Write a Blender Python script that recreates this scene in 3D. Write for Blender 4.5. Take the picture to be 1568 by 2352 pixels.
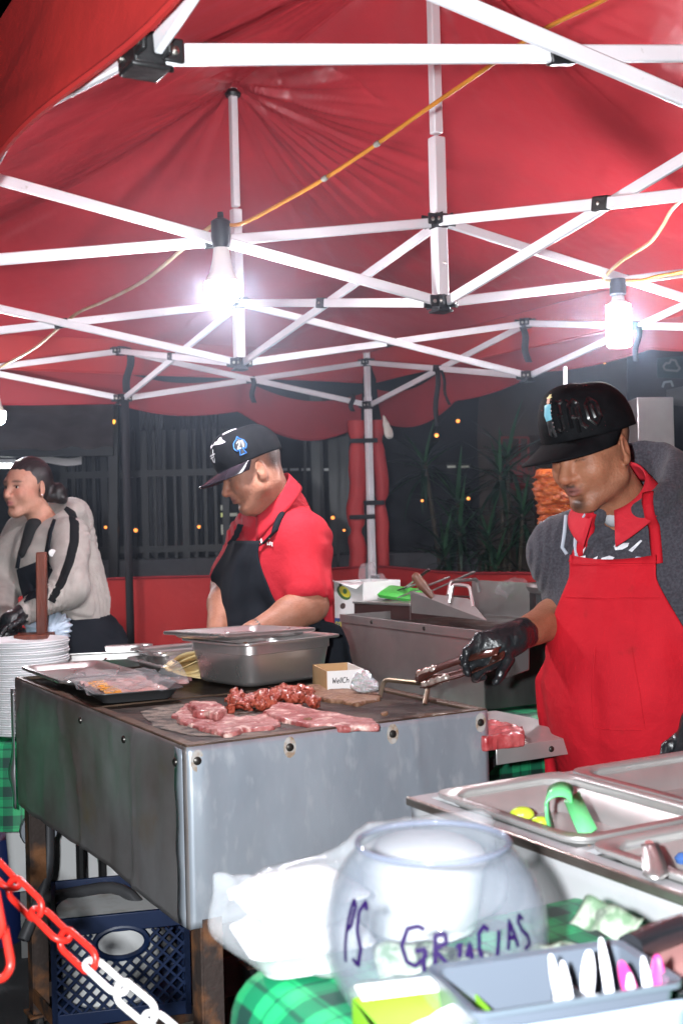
import bpy, bmesh, math, random
import numpy as np
from mathutils import Vector, Matrix

for o in list(bpy.data.objects):
    bpy.data.objects.remove(o)
scene = bpy.context.scene
COL = scene.collection
R = math.radians

# ------------------------------------------------------------------ camera
CAM_Z, FPX, ROLL, PITCH = 1.42, 2765.24, 0.0255, 0.0045
cam_data = bpy.data.cameras.new('camera')
cam = bpy.data.objects.new('camera', cam_data)
COL.objects.link(cam)
cam.location = (0, 0, CAM_Z)
cam.rotation_euler = (Matrix.Rotation(math.pi / 2 + PITCH, 3, 'X') @ Matrix.Rotation(-ROLL, 3, 'Z')).to_euler()
cam_data.sensor_fit = 'VERTICAL'
cam_data.sensor_height = 36.0
cam_data.sensor_width = 24.0
cam_data.lens = FPX / 2352 * 36
cam_data.clip_start = 0.02
cam_data.clip_end = 500
cam_data.dof.use_dof = True
cam_data.dof.focus_distance = 2.9
cam_data.dof.aperture_fstop = 7.1
scene.camera = cam

# ------------------------------------------------------------------ night sky
world = bpy.data.worlds.new('World')
scene.world = world
world.use_nodes = True
wn = world.node_tree
wbg = wn.nodes['Background']
wsky = wn.nodes.new('ShaderNodeTexSky')
wsky.sky_type = 'NISHITA'
wsky.sun_disc = False
wsky.sun_elevation = R(-6)
wsky.sun_rotation = R(200)
wn.links.new(wsky.outputs[0], wbg.inputs[0])
wbg.inputs[1].default_value = 0.05

# the photographer's flash, held on the left of the upright camera: it lights the whole picture
fl = bpy.data.lights.new('camera_flash', 'POINT')
fl.energy = 430
fl.color = (0.93, 0.97, 1.0)
fl.shadow_soft_size = 0.022
flash = bpy.data.objects.new('camera_flash', fl)
flash.location = (-0.115, 0.0, CAM_Z + 0.03)
COL.objects.link(flash)

scene.view_settings.view_transform = 'Standard'
scene.view_settings.look = 'None'
scene.view_settings.exposure = 0.0
scene.view_settings.gamma = 1.0
scene.view_settings.use_curve_mapping = False
scene.render.engine = 'CYCLES'
scene.cycles.use_denoising = True
scene.cycles.use_adaptive_sampling = True
scene.cycles.adaptive_threshold = 0.03
scene.cycles.max_bounces = 6
scene.cycles.transparent_max_bounces = 16
scene.cycles.caustics_reflective = False
scene.cycles.caustics_refractive = False
scene.cycles.sample_clamp_indirect = 6.0

# ================================================================== helpers
def ray(u, v):
    a, b = u - 784, 1176 - v
    c, s = math.cos(ROLL), math.sin(ROLL)
    x, z = (a * c + b * s) / FPX, (-a * s + b * c) / FPX
    c, s = math.cos(PITCH), math.sin(PITCH)
    return np.array([x, c - z * s, s + z * c])


def P(u, v, Y):                      # point seen at (u, v), Y metres ahead
    d = ray(u, v)
    return d * (Y / d[1]) + np.array([0, 0, CAM_Z])


def PZ(u, v, z):                     # point seen at (u, v), at height z
    d = ray(u, v)
    return d * ((z - CAM_Z) / d[2]) + np.array([0, 0, CAM_Z])


def V(*a):
    return np.array(a, dtype=float)


def unit(a):
    a = np.asarray(a, float)
    return a / (np.linalg.norm(a) + 1e-12)


def lerp(a, b, t):
    return np.asarray(a, float) * (1 - t) + np.asarray(b, float) * t


# ---- materials
MATS = {}


def M(name, col=(.5, .5, .5), rough=.5, metal=0.0, col2=None, vscale=8.0, vdetail=4.0, vcon=(.35, .65), bump=0.0,
      bscale=40.0, bdetail=4.0, emit=None, estr=0.0, trans=0.0, ior=1.45, coat=0.0, alpha=1.0, sheen=0.0, attr=None,
      stretch=None, sss=0.0, rough2=None, spec=None, col3=None, v3scale=30.0, v3con=(.6, .7), wave=None):
    if name in MATS:
        return MATS[name]
    m = bpy.data.materials.new(name)
    m.use_nodes = True
    nt = m.node_tree
    b = nt.nodes['Principled BSDF']
    b.inputs['Base Color'].default_value = (*col, 1)
    b.inputs['Roughness'].default_value = rough
    b.inputs['Metallic'].default_value = metal
    b.inputs['IOR'].default_value = ior
    if trans:
        b.inputs['Transmission Weight'].default_value = trans
    if coat:
        b.inputs['Coat Weight'].default_value = coat
        b.inputs['Coat Roughness'].default_value = .15
    if sheen:
        b.inputs['Sheen Weight'].default_value = sheen
    if alpha < 1:
        b.inputs['Alpha'].default_value = alpha
    if sss:
        b.inputs['Subsurface Weight'].default_value = sss
        b.inputs['Subsurface Radius'].default_value = (.012, .005, .003)
        b.inputs['Subsurface Scale'].default_value = 1.0
    if spec is not None:
        b.inputs['Specular IOR Level'].default_value = spec
    if emit:
        b.inputs['Emission Color'].default_value = (*emit, 1)
        b.inputs['Emission Strength'].default_value = estr
    co = None

    def coord(st=None):
        tc = nt.nodes.new('ShaderNodeTexCoord')
        out = tc.outputs['Object']
        if st:
            mp = nt.nodes.new('ShaderNodeMapping')
            mp.inputs['Scale'].default_value = st
            nt.links.new(out, mp.inputs[0])
            out = mp.outputs[0]
        return out

    def noise(scale, detail, st=None):
        n = nt.nodes.new('ShaderNodeTexNoise')
        n.inputs['Scale'].default_value = scale
        n.inputs['Detail'].default_value = detail
        nt.links.new(coord(st), n.inputs['Vector'])
        return n.outputs[0]

    def ramp(src, lo, hi):
        r = nt.nodes.new('ShaderNodeMapRange')
        r.inputs[1].default_value, r.inputs[2].default_value = lo, hi
        nt.links.new(src, r.inputs[0])
        return r.outputs[0]

    def mix(fac, a, bb):
        mx = nt.nodes.new('ShaderNodeMix')
        mx.data_type = 'RGBA'
        nt.links.new(fac, mx.inputs[0])
        for sock, val in ((mx.inputs[6], a), (mx.inputs[7], bb)):
            if isinstance(val, tuple):
                sock.default_value = (*val, 1)
            else:
                nt.links.new(val, sock)
        return mx.outputs[2]
    cur = None
    if attr:
        at = nt.nodes.new('ShaderNodeAttribute')
        at.attribute_name = attr
        cur = at.outputs['Color']
    base = cur if cur is not None else tuple(col)
    if col2 is not None:
        fac = ramp(noise(vscale, vdetail, stretch), *vcon)
        if attr:
            mm = nt.nodes.new('ShaderNodeMix')
            mm.data_type = 'RGBA'
            mm.blend_type = 'MULTIPLY'
            nt.links.new(fac, mm.inputs[0])
            nt.links.new(cur, mm.inputs[6])
            mm.inputs[7].default_value = (*col2, 1)
            cur = mm.outputs[2]
        else:
            cur = mix(fac, base, tuple(col2))
        base = cur
        if rough2 is not None:
            rr = nt.nodes.new('ShaderNodeMapRange')
            rr.inputs[3].default_value, rr.inputs[4].default_value = rough, rough2
            nt.links.new(fac, rr.inputs[0])
            nt.links.new(rr.outputs[0], b.inputs['Roughness'])
    if col3 is not None:
        fac = ramp(noise(v3scale, 6.0, stretch), *v3con)
        cur = mix(fac, base, tuple(col3))
    if cur is not None:
        nt.links.new(cur, b.inputs['Base Color'])
    if bump:
        bp = nt.nodes.new('ShaderNodeBump')
        bp.inputs['Strength'].default_value = bump
        bp.inputs['Distance'].default_value = .01
        nt.links.new(noise(bscale, bdetail, stretch), bp.inputs['Height'])
        nt.links.new(bp.outputs[0], b.inputs['Normal'])
    MATS[name] = m
    m['_bsdf'] = b.name
    return m


def plaid(name, dark, mid, light, step=.075, axes=(0, 1, 2), vertical=False):
    """green check tablecloth: stripes along two object axes"""
    m = bpy.data.materials.new(name)
    m.use_nodes = True
    nt = m.node_tree
    b = nt.nodes['Principled BSDF']
    b.inputs['Roughness'].default_value = .45
    uv = nt.nodes.new('ShaderNodeAttribute')
    uv.attribute_name = 'cloth'
    sp = nt.nodes.new('ShaderNodeSeparateColor')
    nt.links.new(uv.outputs['Color'], sp.inputs[0])
    fs = []
    for k in (0, 1):
        mu = nt.nodes.new('ShaderNodeMath')
        mu.operation = 'MULTIPLY'
        mu.inputs[1].default_value = 1 / step
        nt.links.new(sp.outputs[k], mu.inputs[0])
        fr = nt.nodes.new('ShaderNodeMath')
        fr.operation = 'FRACT'
        nt.links.new(mu.outputs[0], fr.inputs[0])
        rp = nt.nodes.new('ShaderNodeValToRGB')
        e = rp.color_ramp.elements
        rp.color_ramp.interpolation = 'LINEAR'
        vals = [(0, 0), (.03, 1), (.36, 1), (.39, 0), (.62, 0), (.64, .75), (.68, .75), (.70, 0), (.93, 0), (.94, .6), (.97, .6), (.98, 0)]
        e[0].position, e[0].color = vals[0][0], (vals[0][1],) * 3 + (1,)
        e[1].position, e[1].color = vals[-1][0], (vals[-1][1],) * 3 + (1,)
        for p_, c_ in vals[1:-1]:
            q = e.new(p_)
            q.color = (c_, c_, c_, 1)
        nt.links.new(fr.outputs[0], rp.inputs[0])
        fs.append(rp.outputs[0])
    ad = nt.nodes.new('ShaderNodeMath')
    ad.operation = 'ADD'
    nt.links.new(fs[0], ad.inputs[0])
    nt.links.new(fs[1], ad.inputs[1])
    hf = nt.nodes.new('ShaderNodeMath')
    hf.operation = 'MULTIPLY'
    hf.inputs[1].default_value = .5
    nt.links.new(ad.outputs[0], hf.inputs[0])
    cr = nt.nodes.new('ShaderNodeValToRGB')
    e = cr.color_ramp.elements
    e[0].color = (*light, 1)
    e[1].color = (*dark, 1)
    q = e.new(.5)
    q.color = (*mid, 1)
    nt.links.new(hf.outputs[0], cr.inputs[0])
    nt.links.new(cr.outputs[0], b.inputs['Base Color'])
    MATS[name] = m
    return m


# ---- value noise in numpy
def _hash(i, j, k):
    n = (i * 374761393 + j * 668265263 + k * 2147483647 + 1013904223).astype(np.int64) & 0xffffffff
    n = ((n ^ (n >> 13)) * 1274126177) & 0xffffffff
    return ((n ^ (n >> 16)) & 0xffff).astype(np.float64) / 65535.0 * 2 - 1


def vnoise(p, scale=1.0, octaves=1, seed=0):
    p = np.asarray(p, float) * scale + seed * 17.31
    tot = np.zeros(p.shape[:-1])
    amp = 1.0
    for _ in range(octaves):
        i = np.floor(p).astype(np.int64)
        f = p - i
        f = f * f * (3 - 2 * f)
        r = 0
        for dx in (0, 1):
            for dy in (0, 1):
                for dz in (0, 1):
                    w = (f[..., 0] if dx else 1 - f[..., 0]) * (f[..., 1] if dy else 1 - f[..., 1]) * (f[..., 2] if dz else 1 - f[..., 2])
                    r = r + w * _hash(i[..., 0] + dx, i[..., 1] + dy, i[..., 2] + dz)
        tot += amp * r
        amp *= .5
        p = p * 2.03 + 5.1
    return tot


# ---- scene graph
def tag(o, label=None, cat=None, group=None, kind=None):
    if label:
        o['label'] = label
    if cat:
        o['category'] = cat
    if group:
        o['group'] = group
    if kind:
        o['kind'] = kind
    return o


def thing(name, label, cat, loc=(0, 0, 0), group=None):
    o = bpy.data.objects.new(name, None)
    o.empty_display_size = .05
    COL.objects.link(o)
    o.location = [float(x) for x in loc]
    return tag(o, label, cat, group)


def wloc(o):
    l = Vector(o.location)
    if o.parent:
        l = l + wloc(o.parent)
    return l


def link_mesh(name, verts, faces, mat, parent=None, smooth=True, sharp=40, bevel=0.0, bseg=2, colors=None, cname='col', solid=0.0, subsurf=0):
    verts = np.asarray(verts, float).reshape(-1, 3)
    base = np.zeros(3)
    if parent is None:
        base = np.array([(verts[:, 0].min() + verts[:, 0].max()) / 2, (verts[:, 1].min() + verts[:, 1].max()) / 2, verts[:, 2].min()])
    else:
        base = np.array(wloc(parent))
    me = bpy.data.meshes.new(name)
    me.from_pydata((verts - base).tolist(), [], faces if isinstance(faces, list) else faces.tolist())
    me.update()
    if smooth:
        me.polygons.foreach_set('use_smooth', [True] * len(me.polygons))
        if sharp and sharp < 180:
            me.set_sharp_from_angle(angle=R(sharp))
    if colors is not None:
        at = me.attributes.new(cname, 'FLOAT_COLOR', 'POINT')
        cc = np.ones((len(verts), 4), np.float32)
        cc[:, :3] = colors
        at.data.foreach_set('color', cc.ravel())
    o = bpy.data.objects.new(name, me)
    COL.objects.link(o)
    if mat:
        me.materials.append(mat)
    if parent is not None:
        o.parent = parent
    else:
        o.location = base.tolist()
    if solid:
        md = o.modifiers.new('solid', 'SOLIDIFY')
        md.thickness = solid
        md.offset = 0
    if bevel:
        md = o.modifiers.new('bevel', 'BEVEL')
        md.width = bevel
        md.segments = bseg
        md.limit_method = 'ANGLE'
        md.harden_normals = False
    if subsurf:
        md = o.modifiers.new('sub', 'SUBSURF')
        md.levels = md.render_levels = subsurf
    return o


def copy_tree(o, offset, parent=None):
    c = o.copy()
    COL.objects.link(c)
    if parent is None:
        c.location = Vector(o.location) + Vector(offset)
    else:
        c.parent = parent
    for ch in [x for x in bpy.data.objects if x.parent == o and x != c]:
        copy_tree(ch, offset, c)
    return c


class MB:
    def __init__(s):
        s.v, s.f = [], []

    def add(s, v, f):
        n = len(s.v)
        s.v += [tuple(map(float, p)) for p in v]
        s.f += [tuple(i + n for i in q) for q in f]
        return s

    def obox(s, c, ax, ay, az):      # centre and three half-axis vectors
        c, ax, ay, az = (np.asarray(t, float) for t in (c, ax, ay, az))
        vs = [c + i * ax + j * ay + k * az for i in (-1, 1) for j in (-1, 1) for k in (-1, 1)]
        fs = [(0, 1, 3, 2), (4, 6, 7, 5), (0, 4, 5, 1), (2, 3, 7, 6), (0, 2, 6, 4), (1, 5, 7, 3)]
        if np.dot(np.cross(ax, ay), az) < 0:
            fs = [q[::-1] for q in fs]
        return s.add(vs, fs)

    def box(s, c, size, rz=0.0):
        cs, sn = math.cos(rz), math.sin(rz)
        return s.obox(c, V(cs, sn, 0) * size[0] / 2, V(-sn, cs, 0) * size[1] / 2, V(0, 0, size[2] / 2))

    def bar(s, p, q, w, h, up=(0, 0, 1)):
        p, q = np.asarray(p, float), np.asarray(q, float)
        d = q - p
        L = np.linalg.norm(d)
        d = d / L
        side = unit(np.cross(d, up))
        upv = np.cross(side, d)
        return s.obox((p + q) / 2, d * L / 2, side * w / 2, upv * h / 2)

    def tube(s, pts, r, n=8, closed=False, cap=True, flat=1.0, up=None):
        pts = [np.asarray(p, float) for p in pts]
        m = len(pts)
        rs = r if hasattr(r, '__len__') else [r] * m
        ring, prev = [], None
        for i in range(m):
            if closed:
                t = pts[(i + 1) % m] - pts[i - 1]
            else:
                t = pts[min(i + 1, m - 1)] - pts[max(i - 1, 0)]
            t = unit(t)
            if prev is None:
                a = V(0, 0, 1) if abs(t[2]) < .9 else V(1, 0, 0)
                if up is not None:
                    a = np.asarray(up, float)
                x = unit(np.cross(a, t))
            else:
                x = unit(prev - t * np.dot(prev, t))
            prev = x
            y = np.cross(t, x)
            ring.append([pts[i] + rs[i] * (math.cos(2 * math.pi * k / n) * x + flat * math.sin(2 * math.pi * k / n) * y) for k in range(n)])
        vs = [p for q in ring for p in q]
        fs = []
        for i in range(m if closed else m - 1):
            j = (i + 1) % m
            for k in range(n):
                l = (k + 1) % n
                fs.append((i * n + k, i * n + l, j * n + l, j * n + k))
        if cap and not closed:
            fs.append(tuple(range(n))[::-1])
            fs.append(tuple((m - 1) * n + k for k in range(n)))
        return s.add(vs, fs)

    def lathe(s, prof, c, n=32, axis=(0, 0, 1), closed=False, sx=1.0, sy=1.0, xdir=None):
        c = np.asarray(c, float)
        az = unit(axis)
        a = V(1, 0, 0) if abs(az[0]) < .9 else V(0, 1, 0)
        if xdir is not None:
            a = np.asarray(xdir, float)
        x = unit(a - az * np.dot(a, az))
        y = np.cross(az, x)
        vs, fs = [], []
        for r, z in prof:
            for k in range(n):
                t = 2 * math.pi * k / n
                vs.append(c + az * z + r * (sx * math.cos(t) * x + sy * math.sin(t) * y))
        m = len(prof)
        for i in range(m if closed else m - 1):
            for k in range(n):
                l = (k + 1) % n
                j = (i + 1) % m
                fs.append((i * n + k, i * n + l, j * n + l, j * n + k))
        if not closed:
            if prof[0][0] > 1e-6:
                fs.append(tuple(range(n))[::-1])
            if prof[-1][0] > 1e-6:
                fs.append(tuple((m - 1) * n + k for k in range(n)))
        return s.add(vs, fs)

    def grid(s, pts, closed=False):  # pts[i][j]
        pts = np.asarray(pts, float)
        a, b = pts.shape[:2]
        fs = []
        for i in range(a - 1):
            for j in range(b if closed else b - 1):
                k = (j + 1) % b
                fs.append((i * b + j, i * b + k, (i + 1) * b + k, (i + 1) * b + j))
        return s.add(pts.reshape(-1, 3), fs)

    def build(s, name, mat, parent=None, **kw):
        return link_mesh(name, s.v, s.f, mat, parent, **kw)


# ---- signed distance fields, meshed with surface nets
class Field:
    def __init__(s, lo, hi, h):
        s.lo, s.h = np.asarray(lo, float), h
        s.n = np.maximum(np.ceil((np.asarray(hi, float) - s.lo) / h).astype(int) + 1, 4)
        s.ax = [s.lo[i] + h * np.arange(s.n[i]) for i in range(3)]
        s.D = np.full(tuple(s.n), .4, np.float32)

    def _sl(s, lo, hi):
        a = np.clip(np.floor((np.asarray(lo) - s.lo) / s.h).astype(int), 0, s.n)
        b = np.clip(np.ceil((np.asarray(hi) - s.lo) / s.h).astype(int) + 1, 0, s.n)
        if np.any(b <= a):
            return None
        return tuple(slice(a[i], b[i]) for i in range(3))

    def put(s, fn, lo, hi, k=.02, mode='u'):
        m = 3 * s.h + k + .02
        sl = s._sl(np.asarray(lo) - m, np.asarray(hi) + m)
        if sl is None:
            return s
        X = s.ax[0][sl[0]][:, None, None]
        Y = s.ax[1][sl[1]][None, :, None]
        Z = s.ax[2][sl[2]][None, None, :]
        d = fn(X, Y, Z)
        D = s.D[sl]
        if mode == 'u':
            h = np.clip(.5 + .5 * (D - d) / k, 0, 1)
            s.D[sl] = D + (d - D) * h - k * h * (1 - h)
        else:
            d = -d
            h = np.clip(.5 - .5 * (D - d) / k, 0, 1)
            s.D[sl] = D + (d - D) * h + k * h * (1 - h)
        return s

    def ell(s, c, r, B=None, k=.02, mode='u'):
        c, r = np.asarray(c, float), np.asarray(r, float) * np.ones(3)
        B = np.eye(3) if B is None else np.asarray(B, float)   # rows are the axes

        def fn(X, Y, Z):
            x, y, z = X - c[0], Y - c[1], Z - c[2]
            q = [(B[i, 0] * x + B[i, 1] * y + B[i, 2] * z) for i in range(3)]
            k0 = np.sqrt(sum((q[i] / r[i]) ** 2 for i in range(3)))
            k1 = np.sqrt(sum((q[i] / r[i] ** 2) ** 2 for i in range(3))) + 1e-9
            return k0 * (k0 - 1) / k1
        e = np.sqrt((B.T ** 2 * r ** 2).sum(1))
        return s.put(fn, c - e, c + e, k, mode)

    def cone(s, a, b, ra, rb, k=.02, mode='u', flat=None):
        a, b = np.asarray(a, float), np.asarray(b, float)
        ba = b - a
        L2 = float(ba @ ba) + 1e-12

        def fn(X, Y, Z):
            x, y, z = X - a[0], Y - a[1], Z - a[2]
            h = np.clip((x * ba[0] + y * ba[1] + z * ba[2]) / L2, 0, 1)
            return np.sqrt((x - h * ba[0]) ** 2 + (y - h * ba[1]) ** 2 + (z - h * ba[2]) ** 2) - (ra + (rb - ra) * h)
        m = max(ra, rb)
        return s.put(fn, np.minimum(a, b) - m, np.maximum(a, b) + m, k, mode)

    def chain(s, pts, rs, k=.02):
        for i in range(len(pts) - 1):
            s.cone(pts[i], pts[i + 1], rs[i], rs[i + 1], k)
        return s

    def cut(s, p, n, k=.004):        # removes the side the normal points to
        p, n = np.asarray(p, float), unit(n)
        X, Y, Z = s.ax[0][:, None, None], s.ax[1][None, :, None], s.ax[2][None, None, :]
        d = (X - p[0]) * n[0] + (Y - p[1]) * n[1] + (Z - p[2]) * n[2]
        s.D = np.maximum(s.D, d.astype(np.float32))
        return s

    def pts(s):
        g = np.meshgrid(*s.ax, indexing='ij')
        return np.stack(g, -1)

    def warp(s, fn, band=.03):       # D += fn(points) close to the surface
        m = np.abs(s.D) < band
        idx = np.argwhere(m)
        p = s.lo + idx * s.h
        s.D[m] += fn(p).astype(np.float32)
        return s

    def sample(s, p):
        q = (np.asarray(p, float) - s.lo) / s.h
        q = np.clip(q, 0, s.n - 1.001)
        i = np.floor(q).astype(int)
        f = q - i
        r = 0
        for dx in (0, 1):
            for dy in (0, 1):
                for dz in (0, 1):
                    w = (f[..., 0] if dx else 1 - f[..., 0]) * (f[..., 1] if dy else 1 - f[..., 1]) * (f[..., 2] if dz else 1 - f[..., 2])
                    r = r + w * s.D[i[..., 0] + dx, i[..., 1] + dy, i[..., 2] + dz]
        return r

    def mesh(s, smooth=1):
        D = s.D.copy()
        for ax in range(3):          # close at the borders
            for e in (0, -1):
                sl = [slice(None)] * 3
                sl[ax] = e
                D[tuple(sl)] = np.maximum(D[tuple(sl)], s.h * .5)
        S = D < 0
        c = S[:-1, :-1, :-1].astype(np.int8)
        tot = np.zeros_like(c)
        for dx in (0, 1):
            for dy in (0, 1):
                for dz in (0, 1):
                    tot += S[dx:S.shape[0] - 1 + dx, dy:S.shape[1] - 1 + dy, dz:S.shape[2] - 1 + dz]
        act = (tot > 0) & (tot < 8)
        ids = np.argwhere(act)
        num = np.full(act.shape, -1, np.int64)
        num[act] = np.arange(len(ids))
        cor = np.array([(a, b, cc) for a in (0, 1) for b in (0, 1) for cc in (0, 1)])
        val = np.stack([D[ids[:, 0] + q[0], ids[:, 1] + q[1], ids[:, 2] + q[2]] for q in cor], 1).astype(float)
        pos = np.zeros((len(ids), 3))
        cnt = np.zeros(len(ids))
        for a in range(8):
            for b in range(a + 1, 8):
                if np.abs(cor[a] - cor[b]).sum() != 1:
                    continue
                m = (val[:, a] < 0) != (val[:, b] < 0)
                t = val[m, a] / (val[m, a] - val[m, b])
                pos[m] += cor[a] + t[:, None] * (cor[b] - cor[a])
                cnt[m] += 1
        verts = s.lo + (ids + pos / np.maximum(cnt, 1)[:, None]) * s.h
        faces = []
        for ax in range(3):
            o = [0, 1, 2]
            o.remove(ax)
            sl0, sl1 = [slice(None)] * 3, [slice(None)] * 3
            sl0[ax], sl1[ax] = slice(0, -1), slice(1, None)
            a, b = S[tuple(sl0)], S[tuple(sl1)]
            e = np.argwhere(a != b)
            ok = np.ones(len(e), bool)
            for w in o:
                ok &= (e[:, w] > 0) & (e[:, w] < S.shape[w] - 1)
            e = e[ok]
            ins = a[tuple(e.T)]
            d1, d2 = np.zeros(3, int), np.zeros(3, int)
            d1[o[0]], d2[o[1]] = 1, 1
            q = np.stack([num[tuple((e - d1 - d2).T)], num[tuple((e - d2).T)], num[tuple(e.T)], num[tuple((e - d1).T)]], 1)
            flip = ins if ax != 1 else ~ins
            q[~flip] = q[~flip][:, ::-1]
            faces.append(q)
        faces = np.concatenate(faces)
        for _ in range(smooth):      # one light Laplacian pass takes the grid out
            acc = np.zeros_like(verts)
            n = np.zeros(len(verts))
            for a, b in ((0, 1), (1, 2), (2, 3), (3, 0)):
                for i, j in ((a, b), (b, a)):
                    np.add.at(acc, faces[:, i], verts[faces[:, j]])
                    np.add.at(n, faces[:, i], 1)
            verts = .5 * verts + .5 * acc / np.maximum(n, 1)[:, None]
        return verts, faces

    def build(s, name, mat, parent=None, color=None, smooth=1, **kw):
        v, f = s.mesh(smooth)
        return link_mesh(name, v, f, mat, parent, sharp=0, colors=None if color is None else color(v), **kw)

    def march(s, p, d, off=.0, tmax=.6, steps=50):
        """walk points p along d until they lie `off` outside the surface; returns points and hit mask"""
        p = np.asarray(p, float)
        d = np.asarray(d, float) * np.ones_like(p)
        t = np.zeros(p.shape[:-1])
        for _ in range(steps):
            v = s.sample(p + d * t[..., None]) - off
            t = np.minimum(t + np.clip(v * .8, -.02, .05), tmax)
        return p + d * t[..., None], t < tmax - 1e-4


def strokes_on(lines, place, width, name, mat, parent, thick=.0015, n=6):
    """pen strokes: every stroke a flat ribbon of small tubes; place(x, y) -> (point, normal)"""
    mb = MB()
    for ln in lines:
        pts = []
        for i in range(len(ln) - 1):
            for t in np.linspace(0, 1, n, endpoint=False):
                pts.append(lerp(ln[i], ln[i + 1], t))
        pts.append(np.asarray(ln[-1], float))
        w = [place(p[0], p[1]) for p in pts]
        q = [a + b * thick for a, b in w]
        for i in range(len(q)):
            pass
        m = len(q)
        vs, fs = [], []
        for i in range(m):
            t = unit(q[min(i + 1, m - 1)] - q[max(i - 1, 0)])
            nrm = unit(w[i][1])
            sd = unit(np.cross(t, nrm))
            ext = width / 2
            vs += [q[i] - sd * ext, q[i] + nrm * thick * .6, q[i] + sd * ext]
        for i in range(m - 1):
            a = 3 * i
            fs += [(a, a + 1, a + 4, a + 3), (a + 1, a + 2, a + 5, a + 4)]
        mb.add(vs, fs)
    return mb.build(name, mat, parent)


# simple pen alphabet on a unit-high cell: strokes of (x, y)
PEN = {
    'A': [[(0, 0), (.3, 1), (.6, 0)], [(.12, .38), (.5, .38)]],
    'B': [[(0, 0), (0, 1), (.4, .95), (.45, .7), (.35, .52), (0, .5)], [(.35, .52), (.52, .35), (.48, .08), (0, 0)]],
    'C': [[(.58, .85), (.4, 1), (.15, .9), (0, .5), (.12, .1), (.35, 0), (.58, .14)]],
    'D': [[(0, 0), (0, 1), (.35, .92), (.55, .5), (.35, .08), (0, 0)]],
    'E': [[(.5, 1), (0, 1), (0, 0), (.5, 0)], [(0, .52), (.4, .52)]],
    'G': [[(.6, .82), (.42, 1), (.15, .92), (0, .5), (.14, .08), (.4, 0), (.58, .15), (.58, .45), (.34, .45)]],
    'H': [[(0, 0), (0, 1)], [(.5, 0), (.5, 1)], [(0, .52), (.5, .52)]],
    'I': [[(.1, 0), (.1, 1)]],
    'J': [[(.5, 1), (.5, .2), (.35, 0), (.1, .05), (0, .2)]],
    'K': [[(0, 0), (0, 1)], [(.5, 1), (0, .45), (.5, 0)]],
    'L': [[(0, 1), (0, 0), (.45, 0)]],
    'M': [[(0, 0), (0, 1), (.3, .4), (.6, 1), (.6, 0)]],
    'N': [[(0, 0), (0, 1), (.5, 0), (.5, 1)]],
    'O': [[(.3, 1), (.08, .85), (0, .5), (.08, .15), (.3, 0), (.52, .15), (.6, .5), (.52, .85), (.3, 1)]],
    'P': [[(0, 0), (0, 1), (.42, .95), (.48, .72), (.4, .5), (0, .46)]],
    'R': [[(0, 0), (0, 1), (.42, .95), (.48, .72), (.4, .52), (0, .46)], [(.2, .48), (.52, 0)]],
    'S': [[(.5, .85), (.3, 1), (.08, .9), (.05, .68), (.25, .52), (.48, .36), (.5, .14), (.28, 0), (0, .12)]],
    'T': [[(.3, 0), (.3, 1)], [(0, 1), (.6, 1)]],
    'U': [[(0, 1), (0, .2), (.2, 0), (.4, .05), (.5, .25), (.5, 1)]],
    'W': [[(0, 1), (.15, 0), (.32, .7), (.5, 0), (.66, 1)]],
    'e': [[(0, .3), (.4, .33), (.36, .55), (.18, .6), (.02, .45), (0, .2), (.15, 0), (.4, .08)]],
    'l': [[(.05, 1), (.05, 0)]],
    'h': [[(0, 1), (0, 0)], [(0, .42), (.2, .6), (.36, .5), (.38, 0)]],
    'i': [[(.05, .6), (.05, 0)], [(.05, .82), (.05, .88)]],
    'r': [[(0, .6), (0, 0)], [(0, .4), (.15, .58), (.32, .58)]],
    'p': [[(0, .6), (0, -.35)], [(0, .5), (.2, .6), (.38, .5), (.4, .2), (.2, 0), (0, .1)]],
    'n': [[(0, .6), (0, 0)], [(0, .42), (.2, .6), (.36, .5), (.38, 0)]],
    'o': [[(.2, .6), (.03, .45), (.03, .15), (.2, 0), (.37, .15), (.37, .45), (.2, .6)]],
    'a': [[(.38, .6), (.38, 0)], [(.38, .5), (.15, .6), (0, .35), (.05, .08), (.2, 0), (.38, .12)]],
    '1': [[(.0, .75), (.2, 1), (.2, 0)]],
    '2': [[(.02, .75), (.15, .97), (.4, .95), (.48, .7), (.3, .4), (0, 0), (.52, 0)]],
    '$': [[(.5, .85), (.3, 1), (.08, .9), (.05, .68), (.25, .52), (.48, .36), (.5, .14), (.28, 0), (0, .12)], [(.27, -.12), (.27, 1.12)]],
}


def pen_text(txt, h=1.0, gap=.2, slant=0.0):
    out, x = [], 0.0
    for ch in txt:
        if ch == ' ':
            x += .45 * h
            continue
        g = PEN[ch]
        w = max(p[0] for l in g for p in l)
        for l in g:
            out.append([(x + p[0] * h + slant * p[1] * h, p[1] * h) for p in l])
        x += (w + gap) * h
    return out, x


random.seed(7)
RNG = np.random.default_rng(7)
YAW = .5087
GX, GY = V(math.cos(YAW), math.sin(YAW), 0), V(-math.sin(YAW), math.cos(YAW), 0)

# ================================================================== ground
m_asphalt = M('asphalt', (.05, .052, .056), .9, col2=(.028, .029, .032), vscale=3, bump=.5, bscale=180, col3=(.09, .09, .09), v3scale=220, v3con=(.62, .7))
g = MB().grid([[V(x, y, 0) for y in np.linspace(-30, 90, 7)] for x in np.linspace(-60, 60, 7)])
tag(g.build('ground', m_asphalt), kind='structure')

# ================================================================== pop-up canopy, 3 x 6 m
UN = 1.48
KO = V(.1687, 6.9688)
E1, E2 = -GX, V(math.sin(YAW), -math.cos(YAW), 0)


def node(a, b, z=0.0):
    q = V(KO[0], KO[1], 0) + UN * (a * E1 + b * E2)
    return V(q[0], q[1], z)


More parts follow.
